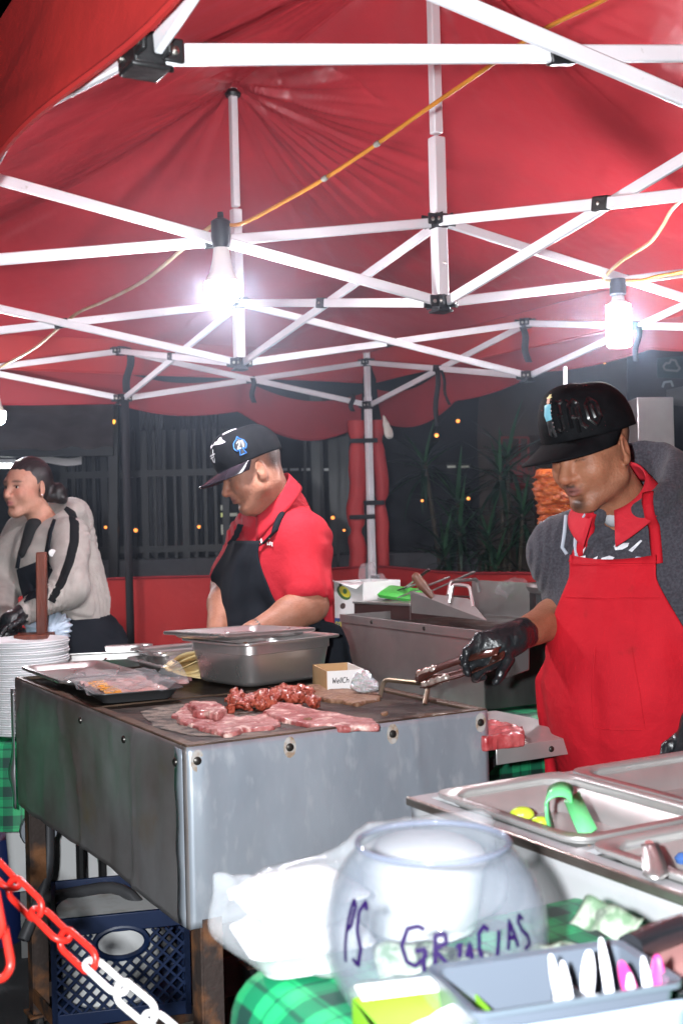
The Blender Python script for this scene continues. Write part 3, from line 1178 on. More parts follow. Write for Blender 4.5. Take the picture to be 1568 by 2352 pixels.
def pan_lid(c, yaw, L, W, name, label, dish=.016, tilt=None, handle=True):
    loops = [(L - .07, W - .07, .02, -.001), (L - .012, W - .012, .028, -.001), (L, W, .03, -.004), (L + .003, W + .003, .03, .0), (L, W, .03, .004), (L - .022, W - .022, .028, .005), (L - .034, W - .034, .026, .002), (L - .05, W - .05, .024, -dish + .004), (L - .062, W - .062, .02, -dish)]
    loops = loops[1:]
    t = thing(name, label, 'lid', c)
    loops_mesh(loops, c, yaw, tilt, cap0=False).build('lid_plate', m_steel, t, sharp=50)
    if handle:
        cs, sn = math.cos(yaw), math.sin(yaw)
        d = V(cs, sn, 0)
        pts = [V(*c) + d * x + V(0, 0, z) for x, z in ((-.05, -dish - .002), (-.042, -dish + .010), (.042, -dish + .010), (.05, -dish - .002))]
        bent(pts, .004, 'lid_handle', m_steel, t, rad=.012)
    return t


PC = (PZ(570, 1581, ZT) + CX * .10 + CY * .13 + V(0, 0, .0015))
pan_yaw = cart_yaw + R(12)
hotel_pan(PC, pan_yaw, .292, .262, .112, 'hotel_pan', 'deep stainless steel pan standing on the griddle behind the raw steaks', taper=.03)
pan_lid(PC + V(-.055, -.01, .128), pan_yaw - R(2), .31, .285, 'pan_lid', 'flat stainless lid lying askew on the deep pan', .014, np.array(Matrix.Rotation(R(-2.0), 3, 'X')))

# flat trays at the far left end of the plate
pan_lid(cg(.135, 1.075, ZT + .022), cart_yaw + R(90), .40, .23, 'pan_lid', 'large shallow steel lid lying flat at the left end of the griddle', .014)
hotel_pan(cg(.40, 1.09, ZT + .002), cart_yaw + R(88), .26, .15, .03, 'shallow_tray', 'small shallow steel tray beside the large flat lid', taper=.02)
hotel_pan(cg(.50, 1.20, ZT + .002), cart_yaw + R(4), .28, .16, .05, 'shallow_tray', 'steaming steel tray behind the flat lid in front of the woman', taper=.03)
MB_ = MB()
# wrapped tray of marinated meat
WY = cart_yaw + R(84)
wc = cg(.135, .735, ZT + .0015)
wt = thing('foil_tray', 'foil tray of marinated meat under crumpled clear wrap on the griddle', 'tray', wc)
m_foil = M('aluminium_foil', (.72, .72, .74), .22, 1.0, bump=.9, bscale=60, bdetail=5)
loops_mesh([(.30, .16, .02, 0), (.335, .20, .03, .022), (.352, .216, .03, .024), (.352, .216, .03, .026), (.33, .196, .03, .023), (.30, .165, .02, .004)], wc, WY, cap0=True).build('tray_shell', M('dark_tray', (.10, .10, .105), .35, .6), wt)


def lump_sheet(c, yaw, L, W, zfun, name, mat, parent, n=36, m=24, solid=.0, colors=None, edge=None):
    cs, sn = math.cos(yaw), math.sin(yaw)
    rows = []
    for i in range(n + 1):
        r = []
        for j in range(m + 1):
            x, y = (i / n - .5) * L, (j / m - .5) * W
            if edge:
                x, y = edge(x, y)
            r.append(np.asarray(c, float) + V(x * cs - y * sn, x * sn + y * cs, zfun(x, y)))
        rows.append(r)
    return MB().grid(rows).build(name, mat, parent, sharp=0, solid=solid)


m_marin = M('marinated_meat', (.36, .13, .11), .3, col2=(.56, .36, .33), vscale=26, vdetail=5, bump=.5, bscale=70, coat=.6)
lump_sheet(wc, WY, .30, .165, lambda x, y: .016 + .006 * float(vnoise(V(x, y, 0), 40, 2)), 'meat_layer', m_marin, wt)
m_orange = M('orange_marinade', (.62, .22, .02), .12, col2=(.72, .36, .05), vscale=40, coat=1.0)
lump_sheet(wc + CX * -.068 - CY * .05, WY, .22, .04, lambda x, y: .027 + .003 * float(vnoise(V(x, y, 4), 60, 2)), 'marinade', m_orange, wt)


def film_mat(name, tint=(.9, .92, .95), clear=.72, rough=.12, bump=.8, bscale=35, rimw=.5):
    """thin clear plastic: mostly see-through with glossy creases"""
    m = bpy.data.materials.new(name)
    m.use_nodes = True
    nt = m.node_tree
    b = nt.nodes['Principled BSDF']
    b.inputs['Base Color'].default_value = (*tint, 1)
    b.inputs['Roughness'].default_value = rough
    tc = nt.nodes.new('ShaderNodeTexCoord')
    nz = nt.nodes.new('ShaderNodeTexNoise')
    nz.inputs['Scale'].default_value = bscale
    nz.inputs['Detail'].default_value = 4
    nt.links.new(tc.outputs['Object'], nz.inputs['Vector'])
    bp = nt.nodes.new('ShaderNodeBump')
    bp.inputs['Strength'].default_value = bump
    bp.inputs['Distance'].default_value = .01
    nt.links.new(nz.outputs[0], bp.inputs['Height'])
    nt.links.new(bp.outputs[0], b.inputs['Normal'])
    tr = nt.nodes.new('ShaderNodeBsdfTransparent')
    mx = nt.nodes.new('ShaderNodeMixShader')
    fr = nt.nodes.new('ShaderNodeLayerWeight')
    fr.inputs[0].default_value = .35
    nt.links.new(bp.outputs[0], fr.inputs['Normal'])
    mr = nt.nodes.new('ShaderNodeMapRange')
    mr.inputs[3].default_value = 1 - clear
    mr.inputs[4].default_value = rimw + (1 - clear)
    nt.links.new(fr.outputs['Facing'], mr.inputs[0])
    nt.links.new(mr.outputs[0], mx.inputs[0])
    nt.links.new(tr.outputs[0], mx.inputs[1])
    nt.links.new(b.outputs[0], mx.inputs[2])
    out = [n for n in nt.nodes if n.type == 'OUTPUT_MATERIAL'][0]
    nt.links.new(mx.outputs[0], out.inputs[0])
    MATS[name] = m
    return m


m_film = film_mat('clear_film', (.5, .5, .52), clear=.9, bump=1.0, bscale=28, rimw=.25)
lump_sheet(wc, WY, .37, .23, lambda x, y: .031 + .010 * float(vnoise(V(x, y, 7), 22, 3)) - .01 * max(0, abs(y) / .1 - .8) + .07 * math.exp(-((x + .13) ** 2 + (y + .09) ** 2) / .0012), 'plastic_wrap', m_film, wt, 60, 40)

# ------------------------------------------------------------------ meat on the plate
m_beef = M('raw_beef', (.31, .070, .066), .40, col2=(.48, .20, .185), vscale=24, vdetail=9, vcon=(.42, .6), bump=.8, bscale=90, bdetail=8, coat=.3, col3=(.74, .50, .44), v3scale=38, v3con=(.56, .66))
m_fat = M('beef_fat_edge', (.74, .52, .44), .4, col2=(.62, .33, .28), vscale=50, bump=.5, bscale=90)
m_chor = M('chorizo', (.30, .035, .018), .30, col2=(.42, .09, .05), vscale=60, vdetail=6, bump=1.0, bscale=140, coat=.6)
m_brown = M('grilled_beef', (.15, .065, .035), .55, col2=(.26, .14, .08), vscale=40, vdetail=6, bump=.8, bscale=120)
m_husk = M('corn_tortilla', (.70, .50, .22), .7, col2=(.78, .63, .36), vscale=18, bump=.3, bscale=60)
m_ham = M('pink_meat', (.52, .22, .22), .4, col2=(.62, .33, .32), vscale=20, bump=.3, bscale=70)


def slab(poly, th, name, mat, label, seed, zb=ZT - .0065, wav=.004, cat='meat', edge_mat=None, holes=0):
    """a floppy slice of meat: uneven outline, uneven thickness, rounded edge"""
    poly = np.asarray(poly, float)
    lo, hi = poly.min(0), poly.max(0)
    h = .0036
    F = Field((lo[0] - .03, lo[1] - .03, zb - .012), (hi[0] + .03, hi[1] + .03, zb + .06), h)
    X, Y = np.meshgrid(F.ax[0], F.ax[1], indexing='ij')
    # signed distance to the polygon
    d = np.full(X.shape, 1e9)
    ins = np.zeros(X.shape, bool)
    n = len(poly)
    for i in range(n):
        a, b = poly[i], poly[(i + 1) % n]
        e = b - a
        tt = np.clip(((X - a[0]) * e[0] + (Y - a[1]) * e[1]) / (e @ e + 1e-12), 0, 1)
        d = np.minimum(d, np.hypot(X - a[0] - tt * e[0], Y - a[1] - tt * e[1]))
        c = ((a[1] > Y) != (b[1] > Y)) & (X < (b[0] - a[0]) * (Y - a[1]) / (b[1] - a[1] + 1e-12) + a[0])
        ins ^= c
    d = np.where(ins, -d, d)
    q = np.stack([X, Y, X * 0 + seed], -1)
    d = d + .008 * vnoise(q, 30, 4, seed)
    top = zb + th * .75 * (1 + .35 * vnoise(q, 45, 3, seed + 1)) + wav * (1 + vnoise(q, 14, 2, seed + 2))
    Z = F.ax[2][None, None, :]
    mid = (top[..., None] + zb - .006) / 2
    half = (top[..., None] - zb + .006) / 2
    dz = np.abs(Z - mid) - half
    dd = d[..., None]
    r = .005
    F.D = (np.minimum(np.maximum(dd + r, dz + r), 0) + np.sqrt(np.maximum(dd + r, 0) ** 2 + np.maximum(dz + r, 0) ** 2) - r).astype(np.float32)
    return tag(F.build(name, mat), label, cat)


def pxpoly(pts, z):
    return [PZ(u, v, z)[:2] for u, v in pts]


slab(pxpoly([(392, 1640), (430, 1612), (500, 1625), (550, 1645), (612, 1632), (640, 1650), (632, 1666), (560, 1672), (520, 1682), (455, 1668), (410, 1652)], 1.004), .009, 'raw_steak', m_beef, 'thin raw pink steak at the left front of the griddle', 21, wav=.002)
slab(pxpoly([(432, 1618), (440, 1608), (498, 1612), (525, 1630), (500, 1640), (450, 1632)], 1.015), .012, 'raw_steak', m_beef, 'small red fold of raw meat lying on the left steak', 22, zb=ZT + .004)
slab(pxpoly([(606, 1632), (622, 1610), (660, 1612), (740, 1628), (800, 1640), (850, 1648), (862, 1662), (790, 1666), (720, 1664), (660, 1650), (625, 1642)], 1.004), .010, 'raw_steak', m_beef, 'thin raw pink steak at the right front of the griddle', 23, wav=.002)
slab(pxpoly([(690, 1575), (740, 1568), (800, 1580), (872, 1590), (866, 1600), (820, 1612), (760, 1604), (700, 1592)], 1.004), .007, 'grilled_steak', m_brown, 'brown grilled steak at the back right of the griddle', 24)
F = Field(PZ(520, 1630, 1.0) + V(-.04, -.05, -.02), PZ(735, 1570, 1.0) + V(.04, .05, .06), .005)
rg = np.random.default_rng(3)
for i in range(90):
    s = i / 89
    u = 530 + 190 * s + rg.normal(0, 6)
    v = 1604 + 10 * math.sin(s * 7) - 6 * s + rg.normal(0, 6)
    p = PZ(u, v, ZT + rg.uniform(.0, .018))
    F.ell(p, rg.uniform(.007, .014), k=.010)
F.warp(lambda p: .008 * vnoise(p, 110, 2) + .004 * vnoise(p, 50, 1, 3), .02)
tag(F.build('chorizo_pile', m_chor), 'heap of dark red chorizo crumbles in the middle of the griddle', 'meat')
# small burnt scraps
for k, (u, v) in enumerate(((705, 1655), (620, 1612), (880, 1642))):
    F = Field(PZ(u, v, 1.0) + V(-.02, -.02, -.01), PZ(u, v, 1.0) + V(.02, .02, .02), .003)
    for i in range(4):
        F.ell(PZ(u, v, .999) + V(*rg.uniform(-.007, .007, 2), .002), .005, k=.004)
    tag(F.build('meat_scrap', m_brown), ['charred scrap between the two raw steaks', 'tiny crumb in front of the chorizo', 'tiny red crumb at the right of the plate'][k], 'scrap')
# tortillas and pink slices behind
for k in range(6):
    c = cg(.40 + .008 * (k % 3), .955 - .012 * k, ZT + .010 + .006 * k)
    ti = V(.25 * math.sin(k), .12, 1)
    rows = []
    for i in range(7):
        r = []
        for j in range(28):
            a = 2 * math.pi * j / 28
            rr = .082 * i / 6 * (1 + .04 * float(vnoise(V(math.cos(a), math.sin(a), k), 2)))
            zz = .014 * math.sin(a * 2 + k) * (i / 6) ** 2 + .012 * math.sin(a + k * .7) * i / 6
            r.append(c + V(rr * math.cos(a), rr * math.sin(a), zz + .012))
        rows.append(r)
    o = MB().grid(rows, closed=True).build('tortilla', m_husk, sharp=0, solid=.002)
    tag(o, 'yellow corn tortilla in the loose pile left of the deep pan', 'tortilla', 'tortillas left of the deep pan')
slab([cg(.30 + x, .90 + y)[:2] for x, y in ((-.06, -.04), (.05, -.05), (.09, .01), (.02, .05), (-.05, .03))], .010, 'pink_meat_slice', m_ham, 'pink slice of meat beside the tortillas', 31)

# cardboard box with the printed end
m_card = M('white_carton', (.74, .73, .73), .6, col2=(.68, .67, .66), vscale=6)
m_kraft = M('kraft_board', (.46, .29, .14), .7, col2=(.38, .23, .11), vscale=10)
m_ink = M('black_ink', (.02, .02, .022), .6)
m_foil2 = M('crumpled_foil', (.78, .78, .80), .16, 1.0, bump=1.0, bscale=130, bdetail=6)
bq = PZ(770, 1588, ZT - .004)
bx = thing('food_carton', 'open kraft and white carton with printed end behind the brown steak', 'carton', bq)
byaw = cart_yaw - R(15)
bX, bY = V(math.cos(byaw), math.sin(byaw), 0), V(-math.sin(byaw), math.cos(byaw), 0)


def bpt(x, y, z):
    return bq + bX * x + bY * y + V(0, 0, z)


BLx, BWy, BHz = .092, .15, .050
MB().obox(bpt(BLx / 2 - .02, -.001, BHz / 2), bX * BLx / 2, bY * .0015, V(0, 0, BHz / 2)).build('printed_end', m_card, bx)
for x in (-.02, BLx - .02):
    MB().obox(bpt(x, BWy / 2, BHz / 2), bX * .0015, bY * BWy / 2, V(0, 0, BHz / 2)).build('carton_side', m_kraft if x < 0 else m_card, bx)
MB().obox(bpt(BLx / 2 - .02, BWy, BHz / 2), bX * BLx / 2, bY * .0015, V(0, 0, BHz / 2)).build('carton_back', m_kraft, bx)
MB().obox(bpt(BLx / 2 - .02, BWy / 2, .002), bX * BLx / 2, bY * BWy / 2, V(0, 0, .0015)).build('carton_base', m_kraft, bx)
tx, w_ = pen_text('WellCh', .0135, .18, .12)
strokes_on(tx, lambda x, y: (bpt(-.008 + x, -.0026, .020 + y), -bY), .0019, 'printed_word', m_ink, bx, .0004)
F = Field(PZ(820, 1590, ZT) + V(-.03, -.05, -.01), PZ(915, 1600, ZT) + V(.06, .08, .07), .0045)
a_, b_ = PZ(835, 1572, ZT + .025), PZ(912, 1594, ZT + .008)
F.cone(a_, lerp(a_, b_, .5), .028, .020, .01).cone(lerp(a_, b_, .5), b_, .020, .007, .01)
F.warp(lambda p: .010 * vnoise(p, 55, 2) + .006 * np.abs(vnoise(p, 110, 1, 3)), .03)
tag(F.build('foil_bundle', m_foil2, smooth=0), 'crumpled aluminium foil bundle beside the printed carton', 'foil')
# raw meat on the side shelf
slab(pxpoly([(1100, 1660), (1140, 1655), (1195, 1672), (1202, 1690), (1150, 1696), (1112, 1700)], .935), .026, 'raw_beef_cut', M('dark_raw_beef', (.36, .035, .04), .3, col2=(.46, .10, .10), vscale=30, bump=.4, bscale=80, coat=.5, col3=(.7, .45, .42), v3scale=18, v3con=(.66, .74)), 'thick deep red cut of raw beef on the side shelf', 33, zb=.9165)

# ================================================================== service counter with salsa pans (right foreground)
O0 = PZ(965, 1822, 1.0)


def kg(x, y, z):                     # counter frame: x away from the customer, y towards the camera
    return V(O0[0], O0[1], 0) + GX * x + E2 * y + V(0, 0, z)


m_counter = M('bright_counter_steel', (.60, .60, .62), .34, .45, col2=(.50, .50, .52), vscale=7, bump=.05, bscale=12, rough2=.42)
counter = thing('service_counter', 'stainless steam counter with sunken salsa pans at the right front', 'counter', kg(.3, .6, 0))
CL_, CW_ = 1.25, .62
holes = [(.012, .262, .012, .345), (.272, .60, .012, .345), (.012, .262, .362, .70), (.272, .60, .362, .70), (.012, .60, .715, 1.1)]
# top as strips round the wells
def strip(x0, x1, y0, y1, name='counter_top'):
    MB().obox(kg((x0 + x1) / 2, (y0 + y1) / 2, .990), GX * (x1 - x0) / 2, E2 * (y1 - y0) / 2, V(0, 0, .004)).build(name, m_counter, counter)


strip(-.012, .011, -.012, CL_)
strip(.011, CW_, -.012, .011)
strip(.263, .271, .011, .70)
strip(.011, .263, .346, .361)
strip(.271, CW_, .346, .361)
strip(.011, CW_, .701, .714)
strip(.601, CW_, .011, .346)
strip(.601, CW_, .361, .701)
strip(.011, CW_, .714, CL_)
rows = []
for i in range(20):
    zz = .986 - .42 * i / 19
    rows.append([kg(-.010 + .0025 * float(vnoise(V(y * 5, zz * 6, 0), 1, 2)), y, zz) for y in np.linspace(-.01, CL_, 50)])
MB().grid(rows).build('front_panel', m_counter, counter, sharp=0, solid=.002)
MB().obox(kg(CW_ / 2, -.0095, .80), GX * CW_ / 2, E2 * .0015, V(0, 0, .185)).build('end_panel', m_counter, counter)
MB().obox(kg(CW_, CL_ / 2, .80), GX * .0015, E2 * CL_ / 2, V(0, 0, .185)).build('back_panel', m_counter, counter)
MB().obox(kg(-.016, CL_ / 2 - .006, .989), GX * .004, E2 * (CL_ / 2 + .006), V(0, 0, .007)).build('front_edge', M('brown_worn_edge', (.34, .27, .24), .3, .9, col2=(.5, .45, .42), vscale=9), counter, bevel=.003)
for (x, y) in ((.02, .02), (.58, .02), (.02, 1.2), (.58, 1.2)):
    MB().obox(kg(x, y, .30), GX * .018, E2 * .018, V(0, 0, .30)).build('leg', m_counter, counter)
MB().lathe([(0, 0), (.008, 0), (.008, .03), (0, .03)], kg(.012, -.026, .945), 12).build('corner_knob', m_steel, counter)
pyaw = math.atan2(E2[1], E2[0])
inner_pan = lambda x0, x1, y0, y1, lab, H=.052: hotel_pan(kg((x0 + x1) / 2, (y0 + y1) / 2, 1.004 - H), pyaw, (y1 - y0) - .026, (x1 - x0) - .026, H, 'salsa_pan', lab, mat=m_steel_in, taper=.035, rim=.0125)
inner_pan(*holes[0], 'nearly empty steel salsa pan holding green tongs and a lime')
inner_pan(*holes[1], 'empty steel salsa pan nearest the red apron')
inner_pan(*holes[2], 'steel salsa pan with orange shreds and a serving spoon')
inner_pan(*holes[3], 'empty steel salsa pan cut by the right edge')
# lime wedges
m_lime = M('lime_skin', (.38, .52, .03), .35, col2=(.50, .60, .05), vscale=30, bump=.2, bscale=160)
for k, (u, v, zz, r, lab) in enumerate(((1198, 1872, .975, .014, 'bright green lime wedge lying in the salsa pan'), (1240, 1890, .968, .011, 'smaller yellow-green lime wedge beside the tongs'))):
    c = PZ(u, v, zz)
    F = Field(c - .04, c + .04, .0028)
    F.ell(c, (r * 1.35, r, r * .9), k=.004)
    F.cut(c + V(0, 0, -.003), V(.1, .3, -1))
    tag(F.build('lime_wedge', m_lime), lab, 'lime')
# green folding tongs
m_tong = M('green_plastic', (.10, .50, .17), .32, col2=(.16, .58, .24), vscale=4)
tg = thing('green_tongs', 'bright green plastic tongs arched over the salsa pan', 'tongs', PZ(1290, 1880, .95))
base_a, base_b, top = PZ(1258, 1896, .955), PZ(1335, 1905, .985), PZ(1275, 1815, 1.02)
d_ = unit(GX * .6 - E2 * .35)
def ribbon(pts, w, name, mat, parent, wd):
    rows = []
    wd = unit(wd)
    for i, p in enumerate(pts):
        rows.append([p - wd * w / 2, p + wd * w / 2])
    return MB().grid(rows).build(name, mat, parent, solid=.003, sharp=60)
arc = []
for k in range(13):
    a = math.pi * k / 12
    arc.append(lerp(P(1255, 1835, 1.68), P(1312, 1830, 1.68), (1 - math.cos(a)) / 2) + V(0, 0, .012 * math.sin(a)))
ribbon(arc, .034, 'spring_bow', m_tong, tg, V(.25, .9, .35))
ribbon([arc[0], lerp(arc[0], P(1265, 1905, 1.70), .5) + V(-.002, 0, 0), P(1268, 1912, 1.70)], .026, 'arm', m_tong, tg, V(.3, .9, .3))
ribbon([arc[-1], lerp(arc[-1], P(1350, 1915, 1.60), .5), P(1352, 1916, 1.60)], .030, 'arm', m_tong, tg, V(.8, .5, .3))
# spoon handle and orange shreds, second pan
m_shred = M('orange_shreds', (.62, .20, .06), .5, col2=(.70, .33, .15), vscale=60)
mb = MB()
for i in range(60):
    c = PZ(1400 + rg.normal(0, 22), 1942 + rg.normal(0, 6), .985)
    a = rg.uniform(0, 6.28)
    mb.tube([c, c + V(.008 * math.cos(a), .008 * math.sin(a), .003), c + V(.015 * math.cos(a + .6), .015 * math.sin(a + .6), 0)], .0013, 4)
tag(mb.build('orange_shreds', m_shred), 'small heap of orange shreds spilled in the near salsa pan', 'shreds', kind='stuff')
sp = thing('serving_spoon', 'steel serving spoon whose handle hangs over the counter edge', 'spoon', PZ(1490, 1990, 1.0))
a, b = PZ(1490, 1940, 1.018), P(1508, 2022, PZ(1500, 1975, 1.01)[1] - .04)
rows = []
for i in range(10):
    s = i / 9
    w = .010 + .006 * s
    if i == 9:
        w = .006
    c = lerp(a, b, s) + V(0, 0, .004 * math.sin(s * 3))
    rows.append([c - V(w, 0, 0), c + V(0, -.004, .002), c + V(w, 0, 0)])
MB().grid(rows).build('handle', m_steel, sp, solid=.0016)
MB().tube([a, a + V(.01, .06, -.03), a + V(.02, .11, -.05)], .006, 8).build('shaft', M('dark_red_handle', (.12, .02, .02), .4), sp)
MB().lathe([(0, -.01), (.02, -.006), (.028, .004)], a + V(.022, .12, -.055), 16).build('bowl', m_steel, sp, solid=.001)
o = MB().lathe([(0, 0), (.008, .002), (.010, .008), (.005, .014), (0, .015)], PZ(1566, 1985, .97), 14).build('bottle_cap', M('blue_plastic', (.04, .10, .28), .4))
tag(o, 'blue knob in the near pan at the right edge', 'cap')

# ================================================================== low customer table with green check cloth
def cloth_mesh(pts, uv, name, mat, label=None, cat=None, parent=None, group=None):
    a, b = len(pts), len(pts[0])
    mb = MB().grid(pts)
    col = np.zeros((a * b, 3))
    col[:, :2] = np.asarray(uv, float).reshape(-1, 2)
    o = link_mesh(name, mb.v, mb.f, mat, parent, sharp=0, colors=col, cname='cloth')
    return tag(o, label, cat, group) if label else o


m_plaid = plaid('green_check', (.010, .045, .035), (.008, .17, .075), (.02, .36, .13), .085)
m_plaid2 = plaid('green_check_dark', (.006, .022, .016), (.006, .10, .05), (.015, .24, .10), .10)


def draped_table(o, xa, ya, L, W, z, hang, name, label, mat, rad=.05, seed=0, flare=.05, legs=True):
    """cloth over a table: o corner, xa/ya directions, rounded edge and folds in the hanging part"""
    nx, ny = 60, 50
    ext = hang
    rows, uvs = [], []
    for i in range(nx + 1):
        r, q = [], []
        for j in range(ny + 1):
            x, y = -ext + (L + 2 * ext) * i / nx, -ext + (W + 2 * ext) * j / ny
            cx, cy = min(max(x, 0), L), min(max(y, 0), W)
            ox, oy = x - cx, y - cy
            dd = math.hypot(ox, oy)
            zz = z
            px, py = cx, cy
            if dd > 1e-6:
                nxv, nyv = ox / dd, oy / dd
                dr = min(dd, rad * 1.57)
                an = dr / rad
                out = rad * math.sin(an)
                drop = rad * (1 - math.cos(an)) + max(0, dd - rad * 1.57)
                fold = flare * (drop / hang) * (.35 + float(vnoise(V(cx * 7, cy * 7, seed), 1, 2)))
                px, py = cx + nxv * (out + fold), cy + nyv * (out + fold)
                zz = z - drop
            r.append(np.asarray(o, float) + xa * px + ya * py + V(0, 0, zz))
            q.append((x, y))
        rows.append(r)
        uvs.append(q)
    t = thing(name, label, 'table', np.asarray(o) + xa * L / 2 + ya * W / 2)
    cloth_mesh(rows, uvs, 'tablecloth', mat, parent=t)
    MB().obox(np.asarray(o) + xa * L / 2 + ya * W / 2 + V(0, 0, z - .02), xa * (L / 2 - .005), ya * (W / 2 - .005), V(0, 0, .014)).build('table_top', m_black, t)
    for (x, y) in ((.05, .05), (L - .05, .05), (.05, W - .05), (L - .05, W - .05)):
        p = np.asarray(o) + xa * x + ya * y
        MB().tube([p + V(0, 0, 0.002), p + V(0, 0, z - .03)], .014, 8).build('leg', m_black, t)
    return t


FT = PZ(560, 2225, .945)
draped_table(V(FT[0], FT[1], 0) + GX * .03 + E2 * .02, GX, E2, .42, .75, .945, .24, 'customer_table', 'front table under a bright green check cloth holding the tip bowl', m_plaid, .05, 3, .08)

# ------------------------------------------------------------------ tip bowl
m_glass = film_mat('bowl_glass', (.22, .25, .30), clear=.955, rough=.03, bump=0.0, rimw=.55)
m_marker = M('purple_marker', (.010, .003, .035), .6, spec=.1)
JC = P(998, 2092, 1.165)
JR = .1085
JZ0 = .951
bowl = thing('tip_bowl', 'round glass fishbowl tip jar with purple marker writing', 'tip jar', (JC[0], JC[1], JZ0))
prof_o, prof_i = [], []
zc = JZ0 + .070
for k in range(30):
    a = -40 + (47 + 40) * k / 29
    prof_o.append((JR * math.cos(R(a)), zc + JR * math.sin(R(a)) - JZ0))
for k in range(30):
    a = 46 - (46 + 38) * k / 29
    prof_i.append(((JR - .003) * math.cos(R(a)), zc + (JR - .003) * math.sin(R(a)) - JZ0))
pz0 = prof_o[0][1]
prof = [(0, .0), (.050, .0), (.052, .002)] + [(r, max(z, .002)) for r, z in prof_o] + [(prof_o[-1][0] + .002, prof_o[-1][1] + .004), (prof_o[-1][0], prof_o[-1][1] + .006), (prof_o[-1][0] - .003, prof_o[-1][1] + .003)] + [(r, max(z, .006)) for r, z in prof_i] + [(0, .006)]
MB().lathe(prof, (JC[0], JC[1], JZ0), 64).build('glass', m_glass, bowl, sharp=60)
rz, rr0 = JZ0 + prof_o[-1][1] + .004, prof_o[-1][0] - .001
MB().tube([V(JC[0] + rr0 * math.cos(a), JC[1] + rr0 * math.sin(a), rz) for a in np.linspace(0, 2 * math.pi, 64, endpoint=False)], .0032, 8, closed=True).build('rolled_rim', film_mat('rim_glass', (.16, .18, .24), clear=.55, rough=.05, bump=0.0, rimw=.4), bowl, sharp=0)


def on_bowl(x, y):                   # x metres round the belly from the viewing side, y metres up from the equator
    a = -math.pi / 2 - math.atan2(JC[0], JC[1]) * 0 + x / JR
    lat = y / JR
    n = V(math.cos(a) * math.cos(lat), math.sin(a) * math.cos(lat), math.sin(lat))
    return V(JC[0], JC[1], zc) + n * (JR + .0003), n


gr = [[(.085, .93), (.06, 1.0), (.02, .93), (0, .55), (.02, .2), (.05, .12), (.09, .35), (.085, .5), (.05, .45)], [(.085, .5), (.08, .0)],
      [(.125, .82), (.12, .12)], [(.12, .8), (.16, .84), (.165, .65), (.12, .5), (.17, .15)], [(.20, .5), (.215, .62), (.21, .3)], [(.235, .3), (.25, .6), (.255, .25)],
      [(.33, .82), (.315, .93), (.29, .8), (.285, .45), (.295, .2), (.325, .15)], [(.375, .78), (.355, .22)], [(.405, .3), (.43, .95), (.455, .3)], [(.412, .55), (.452, .55)],
      [(.505, .85), (.49, .98), (.475, .85), (.485, .65), (.515, .45), (.52, .28), (.49, .18)]]
W_ = .127 / .52
strokes_on([[(-.038 + p[0] * W_, -.001 + p[1] * .038) for p in l] for l in gr], on_bowl, .0040, 'gracias_lettering', m_marker, bowl, .0005)
ps = [[(0, 0), (.005, 1)], [(.005, 1), (.18, .9), (.16, .6), (0, .5)], [(.62, .9), (.5, 1.02), (.36, .85), (.42, .55), (.6, .3), (.5, .02), (.3, .1)]]
strokes_on([[(-.100 + p[0] * .034, -.006 + p[1] * .056) for p in l] for l in ps], on_bowl, .0042, 'tips_lettering', m_marker, bowl, .0005)
strokes_on([[(-.060, -.050), (-.058, -.034)], [(-.050, -.056), (-.048, -.038)]], on_bowl, .003, 'marker_lines', m_marker, bowl, .0005)

m_bill = M('green_white_banknote', (.26, .30, .24), .7, col2=(.09, .15, .09), vscale=70, vdetail=6, vcon=(.45, .62))
m_bill2 = M('bill_portrait', (.07, .09, .07), .7, col2=(.16, .19, .15), vscale=160)


def bill(c, ax, ay, n, label, curl, name='banknote', s=1.0):
    ax, ay, n = unit(ax), unit(ay), unit(n)
    L, W = .156 * s, .066 * s
    rows = [[c + ax * (x * L) + ay * (y * W) + n * (curl * math.cos(x * 5 + y * 2) + .003 * math.sin(x * 13)) for y in np.linspace(-.5, .5, 7)] for x in np.linspace(-.5, .5, 15)]
    t = thing(name, label, 'banknote', c, 'banknotes around the tip bowl')
    MB().grid(rows).build('note_paper', m_bill, t, sharp=0, solid=.0004)
    MB().lathe([(0, .0012), (.017 * s, .0010)], c + n * (curl + .0006), 18, axis=n, sx=.8).build('note_portrait', m_bill2, t)
    return t


jb = V(JC[0], JC[1], JZ0)
bl = ['crumpled banknote lying at the left of the bowl bottom', 'banknote lying flat at the bowl bottom', 'banknote leaning against the right inside of the bowl', 'banknote with its portrait side up under the lettering', 'folded banknote at the back of the bowl']
for k, (dx, dy, dz, a, tl) in enumerate(((-.035, -.03, .022, .5, .2), (.01, -.01, .014, 1.4, .05), (.045, .01, .035, 2.2, .5), (.02, -.045, .028, 2.6, .45), (-.01, .035, .03, .2, .3))):
    ax = V(math.cos(a), math.sin(a), 0)
    ay = V(-math.sin(a) * math.cos(tl), math.cos(a) * math.cos(tl), math.sin(tl))
    bill(jb + V(dx, dy, dz), ax, ay, np.cross(ax, ay), bl[k], .006, s=.62)
ax = unit(V(.5, -.8, 0)); ay = unit(np.cross(V(0, 0, 1), ax) + V(0, 0, .8))
bill(P(1385, 2110, 1.18), ax, ay, np.cross(ax, ay), 'banknote standing against the counter right of the tip bowl', .004, s=.5)
bill(P(1300, 2190, 1.12), unit(V(.8, .5, 0)), unit(V(-.5, .8, .2)), V(0, 0, 1), 'crumpled banknote on the table right of the tip bowl', .006, s=.45)

# ------------------------------------------------------------------ bag of foam boxes
m_foam = M('white_foam', (.62, .62, .63), .6, bump=.08, bscale=300)
m_bag = film_mat('clear_carrier_bag', (.5, .52, .55), clear=.86, bump=.5, bscale=16, rimw=.3)


